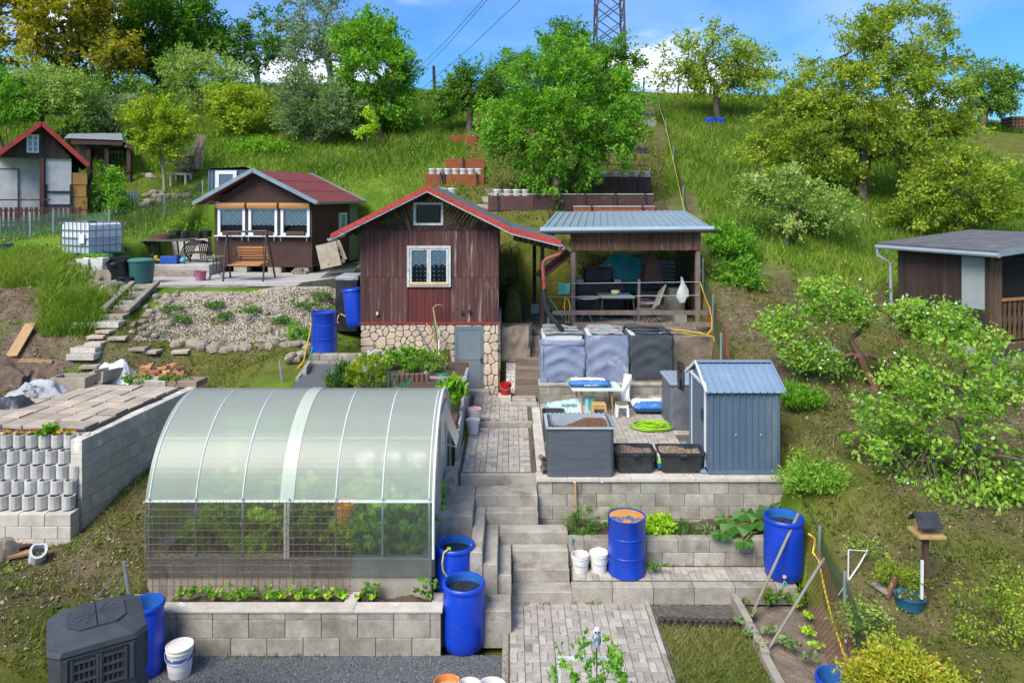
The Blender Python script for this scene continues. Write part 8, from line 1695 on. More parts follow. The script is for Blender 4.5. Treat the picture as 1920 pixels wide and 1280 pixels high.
MB().box(xL, xP, .9, 1.0, fz, bz+.1).build('porch_wall', WALLW, t, world=False);d0, d1 = lp(-12, 0, .9)[0], lp(33, 0, .9)[0]
d = MB().box(d0, d1, .86, .895, fz, lp(0,317,.9)[1]).build('door', WALLW, t, world=False);frame(MB(), d0-.03, d1+.03, fz, lp(0,316,.9)[1], .03, .85, .897).build('door_frame', BLACKP, d, world=False)
MB().bbox(xP-.06, xP+.08, -.05, .1, fz, bz, .01).build('porch_post', REDW, t, world=False)
MB().box(xP+.12, xR, .06, .12, lp(0,418)[1], bz+.02).build('white_panel', WALLW, t, world=False)
for py in(360, 386, 412):MB().box(xP+.12, xR, .02, .058, lp(0,py)[1]-.04, lp(0,py)[1]+.04).build('batten', BLACKP, t, world=False)
for x in(xP+.14, xR-.02):MB().box(x-.03, x+.03, .015, .056, lp(0,418)[1], lp(0,345)[1]).build('batten', BLACKP, t, world=False)
x0, x1 = lp(136, 0)[0], lp(162, 0)[0]
for k in range(4):MB().box(x0, x1+.03*(k%2), .10-.02*(k%2), .16, lp(0,418)[1]+k*.44, lp(0,418)[1]+k*.44+.42).build('orange_panel', ORB, t, world=False)
MB().box(xL, lp(150,0)[0], 1.01, 4.8, fz-.1, bz+.1).build('house_body', DARKV, t, world=False)
for k in range(17):x = lp(-2, 0, -.2)[0]+k*.145;MB().bbox(x, x+.10, -.2, -.175, fz-.02, lp(0,389,-.2)[1], .004).build('picket', REDW, t, world=False)
for py in(375, 395, 418):MB().box(xL, lp(95,0,-.2)[0], -.17, -.14, lp(0,py,-.2)[1]-.02, lp(0,py,-.2)[1]+.025).build('rail', REDW, t, world=False)
MB().box(xL, xP+.3, -.25, .9, fz-.6, fz-.03).build('deck', HUTB, t, world=False)
def S(D):return lambda px, py:(xat(px,D), zat(py,D))
s_ = S(31);t = thing('garden_shelter', 'dark timber shelter with a corrugated roof edge and latticed back window', 'shelter', (xat(200,31),32,zat(342,31)))
for px, y0 in((168,262), (202,264), (243,272)):MB().beam((xat(px,31),31,zat(343,31)-.3), (xat(px,31),31,zat(y0,31)), .16, .16).build('post', HUTB, t)
for px in(172, 240):MB().beam((xat(px,34),34,6.5), (xat(px,34),34,8.6), .16, .16).build('post', HUTB, t)
MB().add([(xat(120,30.7),30.7,zat(259,30.7)),(xat(231,30.7),30.7,zat(263,30.7)),(xat(228,34),34,zat(258,34)+.2),(xat(130,34),34,zat(258,34)+.2)], [(0,1,2,3)]).build('roof', CORR, t)
MB().add([(xat(230,30.7),30.7,zat(262,30.7)),(xat(253,30.7),30.7,zat(278,30.7)),(xat(250,34),34,zat(268,34)),(xat(228,34),34,zat(258,34)+.2)], [(0,1,2,3)]).build('roof', mat('green_sheet',(.04,.17,.09),bump=.1), t)
MB().beam(w(135,266,30.8), w(236,268,30.8), .1, .2).build('beam', HUTB, t);MB().beam(w(232,268,30.8), w(250,279,30.8), .1, .16).build('beam', HUTB, t);MB().beam(w(188,271,31), w(202,284,31), .1, .1).build('brace', HUTB, t);MB().beam(w(168,322,30.9), w(245,322,30.9), .06, .08).build('rail', HUTB, t)
bk = [(xat(140,34),6.6), (xat(240,34),6.6), (xat(240,34),8.7), (xat(140,34),8.7)];r_ = (xat(183,34), xat(232,34), zat(300,34), zat(281,34))
M_ = Matrix.Translation((-t.location.x,34-t.location.y,-t.location.z));boards(t, bk, rad(90), .25, 0, .05, HUTB, rects=[r_], M=M_)
for k in range(9):MB().box(r_[0]+k*(r_[1]-r_[0])/8-.025, r_[0]+k*(r_[1]-r_[0])/8+.025, 33.95, 34, r_[2], r_[3]).build('lattice_slat', HUTB, t)
for k in range(3):MB().box(r_[0], r_[1], 33.94, 33.949, r_[2]+k*(r_[3]-r_[2])/2-.03, r_[2]+k*(r_[3]-r_[2])/2+.03).build('lattice_slat', HUTB, t)
t = thing('ochre_shed', 'small ochre boarded shed with a rusty flat roof behind the timber shelter', 'shed', (xat(200,36),36,8))
for k in range(5):MB().box(xat(172,36), xat(227,36), 36, 36.1, zat(268,36)-.4+k*.26, zat(268,36)-.4+k*.26+.25).build('board', ORB, t)
MB().box(xat(170,36), xat(228,36), 36.12, 38, 7.5, zat(246,36)).build('shed_body', HUTB, t);MB().beam(w(165,242,36.8), w(250,246,36.8), 2.2, .12, up=(0,0,1)).build('roof', HOODM, t);MB().beam((xat(248,36),36,7.6), w(248,246,36), .14, .14).build('post', HUTB, t)
t = thing('ribbed_shed', 'dark blue ribbed shed with a white framed door behind the brown cabin', 'shed', (xat(432,28.5),29.5,6.2));D = 28.5
ribbed(0, 1, 6.1, zat(318,D), 14, .03, lambda u, d:(xat(390,D)+u*(xat(474,D)-xat(390,D)),D-d)).build('front_wall', SHED, t);MB().box(xat(390,D), xat(474,D), D+.03, 31, 6.1, zat(318,D)).build('shed_body', SHED, t)
MB().add([(xat(388,D),D-.1,zat(316,D)),(xat(462,D),D-.1,zat(313,D)),(xat(478,D),D-.1,zat(318,D)),(xat(476,31),31.2,zat(318,D)+.1),(xat(390,31),31.2,zat(316,D)+.1)], [(0,1,2,3,4)]).build('roof', WHITET, t)
frame(MB(), xat(405,D), xat(445,D), 6.0, zat(320,D), .14, D-.08, D-.035).build('door_frame', FRAMEW, t);MB().box(xat(409,D), xat(441,D), D-.06, D-.036, 6.1, zat(324,D)).build('door', SHED, t)
t = thing('table_frame', 'bare cream wooden table frame standing on the far lawn', 'table', hit(333,350));y = t.location.y
for px in(320, 348):
 for dy in(0, .5):MB().beam((xat(px,y),y+dy,t.location.z-.05), (xat(px,y),y+dy,zat(327,y)), .07, .07).build('leg', CREAM, t)
for dy in(0, .5):MB().beam(w(318,326,y)+Vector((0,dy,0)), w(350,326,y)+Vector((0,dy,0)), .07, .08).build('rail', CREAM, t)
p = hit(355, 323);lath('rusty brown barrel by the dry reeds on the slope', 'rusty_barrel', 'barrel', p, [(.27,-.1),(.28,.2),(.27,.68),(.24,.68),(.24,.5),(0,.5)], HOODM)
p = hit(368, 322);mb = MB()
for k in range(70):a = random.uniform(-.10, .16);mb.tube([(p.x+.1*R.randn(),p.y+.1*R.randn(),p.z+.1),(p.x+.05+a*1.5,p.y+.1*R.randn(),p.z+1.0),(p.x+.05+a*2.4,p.y,p.z+1.35+.25*R.rand())], .014, 3, cap=False)
solo(mb, 'dry_reeds', mat('dry_straw',(.46,.36,.23),(.36,.28,.17),bump=0), 'upright bundle of dry pale reeds behind the rusty barrel', 'reeds')
ptree('hop_vine', 'green climbing plant arching over a stake left of the caged tank', 'plant', 196, 408, [(212,340,16,14),(218,368,14,20),(225,395,22,16),(205,330,20,10)], 'bright', D=27, nclump=60, nleaf=2200, leaf=.10, clump=.25, trunk_r=.05, seed=181, fork=.6)
ptree('dark_shrub', 'low dark green shrub below the timber shelter', 'shrub', 180, 405, [(182,382,26,20),(165,390,20,14)], 'herb', D=27.5, nclump=50, nleaf=2200, leaf=.10, clump=.3, trunk_r=.04, stems=4, fork=.1, seed=182)
ptree('shelter_shrub', 'dark leafy shrub over the roof of the timber shelter', 'shrub', 155, 285, [(150,256,28,16)], 'herb', D=34.5, nclump=40, nleaf=2000, leaf=.12, clump=.35, trunk_r=.05, stems=3, fork=.1, seed=183)
ptree('dry_bank_plants', 'dry reddish shrub beside the rusty barrel', 'shrub', 330, 322, [(332,300,18,16)], 'dry', D=30.5, nclump=25, nleaf=900, leaf=.10, clump=.25, trunk_r=.03, stems=4, fork=.1, seed=184)
p = hit(243, 382);y = p.y;mb = MB()
for i in range(14):x0 = xat(226+2.5*i, y);mb.add([(x0,y+.04*(i%2),p.z-.1),(x0+2.5*y/FPX,y+.04*((i+1)%2),p.z-.1),(x0+2.5*y/FPX,y+.04*((i+1)%2),zat(358,y)),(x0,y+.04*(i%2),zat(358,y))], [(0,1,2,3)])
solo(mb, 'corrugated_sheet', CORR, 'grey corrugated sheet standing upright in the bank below the far lawn', 'metal sheet')
rp_ = setting('stone_bank', hit(285,375));rocks(rp_, along((262,372),(300,362),8,5)+along((268,385),(300,380),8,5)+along((305,372),(350,370),7,4)+along((270,330),(292,338),4,2), .12, .24)
NET = bpy.data.materials.new('green_netting');NET.use_nodes = True;_t = NET.node_tree;_t.nodes['Principled BSDF'].inputs['Base Color'].default_value = (.03, .10, .06, 1);_x = _t.nodes.new('ShaderNodeMixShader');_x.inputs[0].default_value = .52;_tr = _t.nodes.new('ShaderNodeBsdfTransparent');_t.links.new(_t.nodes['Principled BSDF'].outputs[0], _x.inputs[1]);_t.links.new(_tr.outputs[0], _x.inputs[2]);_t.links.new(_x.outputs[0], _t.nodes['Material Output'].inputs[0])
def netfence(name, label, pts, h, posts=True, m=None, hs=None):
 t = thing(name, label, 'fence', pts[0]);mb = MB();N = 6
 for i in range(len(pts)-1):
  a, b = Vector(pts[i]), Vector(pts[i+1]);ha = hs[i]if hs else h;hb = hs[i+1]if hs else h
  for j in range(N):
   p, q = a.lerp(b, j/N), a.lerp(b, (j+1)/N);s0 = math.sin(j/N*math.pi)*.10;s1 = math.sin((j+1)/N*math.pi)*.10;hp, hq = ha+(hb-ha)*j/N-s0, ha+(hb-ha)*(j+1)/N-s1
   mb.add([p,q,q+Vector((0,0,hq)),p+Vector((0,0,hp))], [(0,1,2,3)])
 mb.build('netting', m or NET, t)
 if posts:
  for i, a in enumerate(pts):MB().tube([Vector(a)-Vector((0,0,.1)),Vector(a)+Vector((0,0,(hs[i]if hs else h)+.05))], .025, 6).build('post', GALV if m is None else HUTB, t)
 return t
netfence('net_fence', 'sagging green netting fence crossing the lawn left of the brown cabin', [hit(0,455),hit(57,447),hit(100,440),hit(205,442),hit(308,408),hit(380,385)], .8)
# raised beds on the slope, with white buckets
BOARD_O = mat('orange_board_rust', (.30,.085,.03), (.20,.06,.028), scale=4, rough=.85, bump=.3, stretch=(.6,3,3), objvar=.15, stain=((.40,.25,.18),5,.62,.75));BOARD_P = mat('plum_board', (.085,.042,.038), (.06,.032,.03), scale=4, rough=.85, bump=.3, objvar=.2, stain=((.28,.20,.18),7,.62,.72))
def rbed(label, px0, px1, py0, py1, D, m, splits, stakes, top=False):
 t = thing('raised_bed', label, 'raised bed', (xat((px0+px1)/2,D),D,zat(py1,D)), group='board edged beds on the slope');e = [px0]+splits+[px1]
 for a, b in zip(e[:-1], e[1:]):MB().bbox(xat(a,D)+.006, xat(b,D)-.006, D+random.uniform(-.02,.02), D+.045, zat(py1,D)-.1, zat(py0,D)+random.uniform(-.02,.02), .006).build('board', m, t)
 for s in stakes:MB().beam((xat(s,D),D-.05,zat(py1,D)-.15), (xat(s-1,D),D-.05,zat(py0,D)+.06), .06, .05).build('stake', BLACKP, t)
 if top:MB().box(xat(px0,D), xat(px1,D), D-.02, D+.07, zat(py0,D)+.022, zat(py0,D)+.05).build('top_rail', CONC_L, t)
 MB().box(xat(px0,D)+.05, xat(px1,D)-.05, D+.06, D+.9, zat(py1,D)-.2, zat(py0,D)-.08).build('bed_soil', SOIL, t)
rbed('longest plum brown board bed, directly above the pavilion roof', 915, 1226, 366, 389, 24.9, BOARD_P, [1000,1080,1150], [934,1098,1155,1210], True)
rbed('thin red brown board strip right above the pavilion roof edge', 1075, 1228, 389, 400, 24.3, BOARD_O, [1150], [1110,1205], True)
rbed('orange board bed with a row of white buckets above the red cabin ridge', 797, 908, 326, 348, 26.9, BOARD_O, [830], [827,833,895])
rbed('upper orange board bed behind the row of white buckets', 835, 908, 297, 318, 28.4, BOARD_O, [868], [869])
rbed('highest orange board bed below the dark apple tree', 845, 893, 254, 273, 32.8, BOARD_O, [], []);rbed('dark plum board bed with six white buckets right of the big tree', 1095, 1221, 331, 355, 26.7, BOARD_P, [1160], [1200], True)
rbed('dark board bed second from the top beside the grass path', 1160, 1215, 308, 321, 29.4, BOARD_P, [], [1200]);rbed('uppermost black board bed beside the grass path', 1165, 1214, 277, 294, 32, BLACKP, [], [1200])
bk_ = shared(lambda b:b.lathe([(.12,0),(.14,.22),(.15,.23),(.15,.27),(.135,.27),(.12,.1),(0,.1)],16), 'bucket', WHITEP, True)
def brow(lab, l, D, py, grp):
 for i, px in enumerate(l):
  o = bpy.data.objects.new('bucket', bk_);COL.objects.link(o);o.location = (xat(px,D), D, zat(py,D));o.rotation_euler = (0, 0, i);tag(o, lab[i]if isinstance(lab,list)else ORD[i]+' '+lab, 'bucket', grp)
brow('white bucket in the close row behind the orange board bed', [811+14.5*i for i in range(7)], 27.3, 330, 'buckets above the red cabin ridge');brow('white bucket in the spaced row on the dark plum board bed', [1112,1132,1152,1172,1192,1212], 27.0, 335, 'buckets right of the big tree');brow('white bucket behind the longest plum board bed', [933,952,969,986], 25.3, 370, 'buckets left of the big tree trunk');brow(['white bucket just above the red roof edge, left of a pair','white bucket just above the red roof edge, right of a pair'], [832,848], 24.6, 368, 'pair of buckets by the roof')
rs_ = setting('hill_blocks', hit(925,375));I = Vector(rs_.location)
for px, py in((915,377), (930,370), (905,392), (890,398), (922,362)):p = hit(px, py);piece('block', block_mesh(CONC,.2,.205,.49), rs_, p-I+Vector((-.2,0,-.05)), (0,0,random.gauss(0,.2)))
t = thing('hill_steps', 'timber board steps climbing to the hilltop at the end of the grass path', 'stairs', hit(1205,225))
for i in range(7):f = i/6;D = 38.5+6*f;x = xat(1218-8*f, D);z = gz(x, D);MB().bbox(x-.55, x+.35, D, D+.06, z-.15, z+.30, .01).build('step_board', WOOD_G, t)
FP = [hit(1352,690,14,20), hit(1337,612), hit(1318,540), hit(1297,462), hit(1281,393), hit(1263,312), hit(1249,252), hit(1236,208)]
netfence('garden_fence', 'green netting fence running up the slope right of the pavilion', FP, .75)
mb = MB();mb.tube([p+Vector((-.06,-.05,.42+.1*math.sin(i*2)))for i,p in enumerate(FP[2:])], .011, 5);solo(mb, 'yellow_hose', YELLOWH, 'long yellow hose laid along the green netting fence up the slope', 'hose')
solo(MB().beam(FP[0]+Vector((.15,0,-.2)),FP[0]+Vector((.12,0,.95)),.08,.08), 'fence_post', HOODM, 'rusty red fence post at the right end of the rubble wall', 'post')
t = thing('crest_fence', 'wire fence on dark posts along the right hilltop', 'fence', w(1210,180,46));pts = [w(1205,178,46), w(1270,186,46), w(1330,190,46), w(1420,196,46)]
for p in pts:g = gz(p.x, p.y);MB().tube([(p.x,p.y,g-.2),(p.x+.1,p.y,g+1.3)], .05, 6).build('post', BLACKP, t)
for h in(.5, .9, 1.2):MB().tube([(p.x,p.y,gz(p.x,p.y)+h)for p in pts], .012, 4).build('wire', GALV, t)
p = w(816, 165, 60);solo(MB().tube([(p.x,60,p.z-1.5),w(813,124,60)],[.16,.11],8), 'utility_pole', HUTB, 'dark wooden utility pole on the horizon left of the big tree', 'utility pole')
STL = mat('pylon_steel', (.085,.065,.06), (.06,.05,.05), bump=0, rough=.6, metal=.3);D = 76;px_, bt = xat(1142, D), 10.0;t = thing('pylon', 'steel lattice pylon rising out of the top of the photo behind the big tree', 'pylon', (px_,D,bt));top = 44;mb = MB()
def hw(z):return 1.75-(z-bt)*.027
zs_ = [bt+2.0*i for i in range(18)]
for sx in(-1, 1):
 for sy in(-1, 1):MB().beam((px_+sx*hw(bt),D+sy*hw(bt),bt), (px_+sx*hw(top),D+sy*hw(top),top), .16, .16).build('leg', STL, t)
for i in range(len(zs_)-1):
 a, b = zs_[i], zs_[i+1];A, B = hw(a), hw(b)
 for(x0, y0), (x1, y1)in(((-1,-1),(1,-1)), ((1,-1),(1,1)), ((1,1),(-1,1)), ((-1,1),(-1,-1))):
  mb.beam((px_+x0*A,D+y0*A,a), (px_+x1*B,D+y1*B,b), .09, .09);mb.beam((px_+x1*A,D+y1*A,a), (px_+x0*B,D+y0*B,b), .09, .09)
mb.build('bracing', STL, t)
for z in(33, 38):MB().beam((px_-6,D,z), (px_+6,D,z), .3, .3).build('cross_arm', STL, t)
for a, b, lab in(((780,132),(906,0),'upper of three power lines crossing the sky'), ((783,141),(912,2),'middle of three power lines crossing the sky'), ((790,168),(976,0),'lowest of three power lines crossing the sky')):
 A, B = w(*a, 120), w(*b, 85);dr_ = B-A;solo(MB().tube([A-dr_*.3,A,A.lerp(B,.5)-Vector((0,0,.3)),B,B+dr_*.6],.035,5), 'power_line', BLACKP, lab, 'power line')
for px, lab in((1331,'left of two blue drums lying under the crest tree'), (1350,'right of two blue drums lying under the crest tree')):p = hit(px, 234);solo(MB().lathe([(.25,0),(.28,.1),(.28,.32),(.2,.38),(0,.38)],16,p), 'drum', BLUE, lab, 'drum', smooth=True)
lg2 = shared(lambda b:b.lathe([(.10,0),(.10,1.0)],7,M=Matrix.Rotation(rad(-90),4,'X'),close=True), 'log', mat('log_end',(.28,.15,.09),(.2,.11,.07),bump=.2))
for px, py, lab in((1797,243,'log pile on the crest left of the far rounded tree'), (1914,250,'log pile on the crest at the right edge')):
 t = thing('log_pile', lab, 'log pile', hit(px,py))
 for i in range(5):
  for j in range(5):piece('log', lg2, t, (-.4+.2*i,0,.1+.19*j))
DW = mat('dark_hut_board', (.052,.033,.026), (.034,.022,.018), scale=3, rough=.85, bump=.3, stretch=(5,5,.5), objvar=.3);BW2 = mat('brown_baluster', (.14,.085,.05), (.09,.055,.034), scale=3, rough=.85, bump=.3, stretch=(4,4,.6), objvar=.2, stain=((.24,.18,.12),3,.6,.7));OW = mat('orange_wood', (.42,.20,.07), (.36,.17,.055), bump=.1)
a_ = math.atan2(.76, 2.1);t = thing('dark_hut', 'dark boarded hut on a masonry base with a flat felt roof and balcony', 'hut', (11.19,17.5,3.06), a_)
def hp(px, py, yl=0.0):return local_px(t, px, py, yl)
MSd = Matrix.Rotation(rad(90), 4, 'Z');hh = 2.05;LL = 2.6
wl0, wl1, wz0, wz1 = .12, .72, .72, 1.95
boards(t, [(0,0),(LL,0),(LL,hh),(0,hh)], rad(90), .15, -.03, .03, DW, rects=[(wl0,wl1,wz0,wz1)], M=MSd)
f = MB().box(wl0, wl1, -.01, .0, wz0, wz1, MSd).build('window', mat('frosted',(.33,.37,.37),(.29,.33,.33),scale=3,rough=.25,bump=.02), t, world=False);fm = MB();fm.box(wl1-.03, wl1+.05, -.07, -.005, wz0, wz1, MSd);fm.box(wl0-.06, wl1+.08, -.08, -.005, wz0-.06, wz0-.002, MSd);fm.build('frame', OW, f, world=False)
MB().box(.06, 3.5, .06, LL-.05, 0, hh).build('hut_body', DARKV, t, world=False)
for k in range(3):MB().bbox(.01+.12*k, .12+.12*k, -.04, .02, -.05, hh-.02, .005).build('corner_board', BW2, t, world=False)
for k in range(12):MB().bbox(.40+.14*k, .53+.14*k, .30, .33, .75, hh, .004).build('plank', DW, t, world=False)
MB().box(.36, 2.4, -.06, .02, .93, .99).build('handrail', OW, t, world=False)
for k in range(11):
 x = .42+.165*k;z = lambda q:q*.93;pr = [(0,.05), (.15,.05), (.3,.035), (.5,.062), (.7,.035), (.85,.05), (1,.05)]
 MB().prism([(x+.055-r,z(q))for q,r in pr]+[(x+.055+r,z(q))for q,r in pr[::-1]][0:], .025, Matrix.Translation((0,-.03,0))).build('baluster', BW2, t, world=False)
MB().box(-.06, 2.5, -.10, .25, -.22, -.055).build('floor_beam', BW2, t, world=False);MB().box(.04, 3.4, .1, LL-.1, -1.9, -.23).build('base_wall', mat('grey_render',(.30,.29,.28),(.22,.21,.20),scale=3,bump=.2), t, world=False)
rl, rr_, bl_, br2 = (-.28, -.45), (3.2, -.45), (-.28, 3.0), (3.2, 3.0)
zr0 = lambda x, y:hh+.10+.16*x*0+.06*y*0+.085*(x+.28)*1.0
MB().add([(x,y,zr0(x,y))for x,y in(rl,rr_,br2,bl_)]+[(x,y,zr0(x,y)-.07)for x,y in(rl,rr_,br2,bl_)], [(0,1,2,3),(7,6,5,4),(0,4,5,1),(1,5,6,2),(2,6,7,3),(3,7,4,0)]).build('roof', BITUM, t, world=False)
for y in(.5, 1.4, 2.2):MB().beam((-.28,y,zr0(-.28,y)+.004), (3.2,y,zr0(3.2,y)+.004), .03, .006).build('felt_seam', mat('pale_seam',(.2,.2,.21),bump=0), t, world=False)
MB().beam((-.3,-.47,zr0(-.3,0)-.05), (3.2,-.47,zr0(3.2,0)-.05), .03, .14).build('fascia', TRIMB, t, world=False)
for k in range(20):MB().prism([(.1+.13*k,hh-.12),(.22+.13*k,hh-.12),(.16+.13*k,hh-.18)], .02, Matrix.Translation((0,-.08,0))).build('scallop', DW, t, world=False)
GUT = mat('gutter_grey', (.33,.40,.45), (.28,.34,.39), bump=.02, rough=.4, metal=.2)
MB().tube([(-.34,-.5,zr0(-.28,0)-.09),(-.34,3.0,zr0(-.28,0)-.12)], .055, 8).build('gutter', GUT, t, world=False);MB().tube([(-.34,2.95,1.98),(-.34,2.95,1.80),(-.10,2.75,1.62),(-.09,2.72,.2),(-.2,2.55,-.15)], .04, 8).build('downpipe', GUT, t, world=False)
t = thing('bench', 'bench with salmon seat boards and dark legs under the right hut', 'bench', (xat(1910,17.2),17.2,zat(735,17.2)))
for k in range(2):MB().beam(w(1897,681+9*k,17.2), w(1960,681+9*k,17.3), .03, .09).build('back_slat', mat('salmon_board',(.40,.17,.12),bump=.1), t)
MB().beam(w(1912,728,17.0), w(1912,690,17.25), .05, .05).build('leg', DARKGREY, t);MB().beam(w(1905,712,17.0), w(1960,712,17.0), .35, .05).build('seat', TEALB, t)
p = hit(1548, 685);tub('white plastic box on the bare ground behind the red stemmed apple tree', (p.x,p.y), .20, .16, .38, p.z, m=WHITEP, name='white_box')
t = thing('old_steps', 'two weathered timber steps in the slope left of the right hut', 'stairs', hit(1640,600))
for px, py in((1640,596), (1655,608)):p = hit(px, py);MB().bbox(p.x-.3, p.x+.3, p.y, p.y+.2, p.z-.1, p.z+.06, .01).build('step', WOOD_D, t)
# right foreground trees and bushes
ptree('red_stemmed_apple_tree', 'apple tree with two rusty red stems, white blossom and spreading limbs', 'tree', 1640, 735, [(1565,565,65,42),(1480,605,45,30),(1530,665,55,28),(1610,590,40,30),(1760,610,85,38),(1680,690,55,30),(1700,590,40,25)], 'apple', D=15.3, nclump=150, nleaf=7600, leaf=.075, clump=.30, trunk_r=.085, bark=BARK_R, seed=31, trunk_h=.95, lean=(-.45,.1), bend=.14, shell=.4, blossom=(WHITE_BLOOM,260,.055), flat=.6, aspect=.6)
ptree('near_apple_tree', 'nearest big apple tree with large light green leaves at the right edge', 'tree', 1850, 960, [(1740,790,120,55),(1840,730,90,55),(1690,830,80,40),(1860,860,80,60),(1770,900,90,45),(1725,935,70,40),(1870,935,60,50),(1660,760,50,30),(1900,690,50,45),(1800,650,80,40),(1720,725,60,35)], 'apple', D=12.3, nclump=150, nleaf=5200, leaf=.085, clump=.27, trunk_r=.085, bark=BARK, seed=32, trunk_h=1.1, shell=.5, flat=.6, aspect=.62, blossom=(WHITE_BLOOM,60,.05), lean=(-.3,.3))
ptree('fence_willow', 'willowy bright bush at the fence right behind the metal shed', 'shrub', 1500, 870, [(1495,770,28,40),(1505,800,25,40)], 'bright', D=14.5, nclump=60, nleaf=3000, leaf=.075, clump=.22, trunk_r=.03, stems=4, fork=.1, up=.7, seed=33, aspect=.3)
ptree('fence_shrub', 'light green narrow leaved bush leaning over the fence by the right blue barrel', 'shrub', 1525, 985, [(1535,905,38,38),(1550,935,30,28),(1505,915,25,30)], 'apple', D=12.2, nclump=70, nleaf=3400, leaf=.075, clump=.20, trunk_r=.02, stems=4, fork=.1, up=.6, seed=34, aspect=.3)
ptree('spirea_bush', 'golden orange leaved bush at the bottom right edge of the photo', 'shrub', 1690, 1330, [(1680,1260,75,45),(1640,1275,45,35),(1730,1280,60,40)], 'orange', D=8.9, nclump=90, nleaf=4600, leaf=.05, clump=.16, trunk_r=.03, stems=5, fork=.1, up=.5, seed=35)
ptree('mixed_bush', 'sparse low bush with yellow tips at the right edge by the lawn', 'shrub', 1860, 1250, [(1850,1170,70,55),(1890,1120,40,40)], 'olive', D=9.5, nclump=60, nleaf=1500, leaf=.045, clump=.2, trunk_r=.012, stems=6, fork=.1, seed=36)
ptree('low_bush', 'low pale bush beside the fence above the golden bush', 'shrub', 1610, 1215, [(1610,1165,45,28)], 'pale', D=9.9, nclump=40, nleaf=1300, leaf=.05, clump=.16, trunk_r=.012, stems=5, fork=.1, seed=37)
ptree('wire_bush', 'thin whitish bush behind the bent white wire frame', 'shrub', 1625, 1100, [(1620,1050,28,30)], 'pale', D=10.9, nclump=30, nleaf=420, leaf=.04, clump=.16, trunk_r=.008, stems=5, fork=.1, seed=38)
# lower right beds
MB().box(2.14, 3.30, 6, 11.27, 0, .30).build('turf_bed', bpy.data.materials['ground_turf'])['kind'] = 'structure'
BEDS = mat('bed_soil', (.155,.118,.088), (.23,.185,.145), scale=5, rough=.97, bump=.9, bscale=60, stain=((.45,.40,.33),60,.66,.72))
MB().grid(lambda u, v:(3.42+u*1.35,6+v*5.26,.31+.03*float(noise2(u*5,v*14,1,3))+random.uniform(-.008,.008)), 40, 120).build('soil_bed', BEDS)['kind'] = 'structure'
MB().grid(lambda u, v:(2.14+u*1.16,10.80+v*.47,.315+random.uniform(-.01,.012)), 30, 14).build('soil_strip', mat('dark_bed_soil',(.085,.072,.062),(.13,.115,.10),scale=8,bump=.9,stain=((.42,.4,.36),70,.64,.70)))['kind'] = 'structure'
X, Y = scatter(2.14, 3.3, 8.6, 10.72, 2600);n = len(X);Zb = ground_np(X, Y);_gn = ground_np
ground_np = lambda a, b:np.full(np.shape(a), .30);blades('bed_turf_grass', X, Y, .04+.06*R.rand(n), .012, 1.1, leafmat('straw_grass',[(.07,.10,.015),(.13,.15,.03),(.22,.20,.07),(.33,.29,.13)],.25,.8), 'mown yellowish grass in the small bed');ground_np = _gn
t = thing('log_edging', 'curved row of dark log ends between the soil strip and the small lawn', 'edging', (2.7,10.76,.3));le_ = shared(lambda b:b.lathe([(.048,0),(.05,.10),(.03,.115),(0,.115)],10), 'edging_log', mat('dark_log',(.055,.042,.036),(.035,.028,.025),bump=.3))
for k in range(12):piece('edging_log', le_, t, (-.54+.098*k,-.02+.03*math.sin(k*.3+2),0))
t = thing('bed_kerb', 'narrow concrete kerb in three stepped lengths beside the small lawn', 'kerb', (3.36,10,.3))
for x0, x1, y0, y1, z in((3.30,3.40,10.55,11.25,.50), (3.31,3.42,9.9,10.54,.46), (3.30,3.41,6,9.89,.42)):MB().bbox(x0, x1, y0, y1, .1, z, .008).build('kerb_length', mat('kerb_concrete',(.36,.32,.26),(.27,.24,.19),bump=.4), t)
for i, (px, py)in enumerate([(1395,1150),(1405,1180),(1390,1205),(1445,1225),(1410,1240),(1490,1255),(1425,1270),(1520,1265),(1470,1250)]):
 p = hit(px, py);tree('kohlrabi', 'purple green kohlrabi seedling in the lower right soil bed', 'plant', (p.x,p.y,.32), [(0,0,.08,.10,.08,.07)], LF['grey'], nclump=7, nleaf=14, leaf=.10, clump=.03, trunk_r=.005, fork=.2, seed=200+i, aspect=.55, group='kohlrabi seedlings in the soil bed')
for i, (px, py)in enumerate([(1497,1150),(1512,1175),(1518,1205),(1535,1232)]):
 p = hit(px, py);tree('lettuce', 'small yellow green lettuce along the rusty fence mesh', 'plant', (p.x,p.y,.32), [(0,0,.07,.09,.08,.06)], LF['lime'], nclump=8, nleaf=50, leaf=.06, clump=.04, trunk_r=.004, fork=.2, seed=215+i, aspect=.8, group='lettuces along the fence')
for i, (px, py, lab)in enumerate([(1443,1128,'dandelion with a yellow flower at the foot of the lowest block wall'),(1500,1125,'leafy weed at the fence end of the lowest block wall')]):
 p = w(px, py, 11.1);tree('weed', lab, 'plant', (p.x,11.15,.33), [(0,0,.14,.16,.08,.13)], LF['mid'], nclump=16, nleaf=90, leaf=.13, clump=.07, trunk_r=.004, fork=.1, seed=220+i, aspect=.3, up=.5, blossom=(MARI,8,.05)if i==0 else None)
for(px0, py0), (px1, py1), lab in(((1497,962),(1403,1172),'leaning grey pole in front of the right blue barrel'), ((1545,1046),(1437,1258),'leaning grey pole nearer the bottom, right of the soil bed')):
 b = hit(px1, py1);b.z = .28;d1 = b.y+.55;solo(MB().tube([b,w(px0,py0,d1)],.022,8), 'metal_pole', mat('weathered_pole',(.24,.22,.19),(.18,.16,.13),bump=.1), lab, 'pole', smooth=True)
mb = MB();A, B = Vector((4.50,11.62,0)), Vector((3.98,8.9,0));L_ = (B-A).length;ex = (B-A)/L_
def mp(u, v):f = u/L_;return A+ex*u+Vector((.12*v,0,.32+v*(1.12-.25*f)))
nu_, nv_ = 26, 9
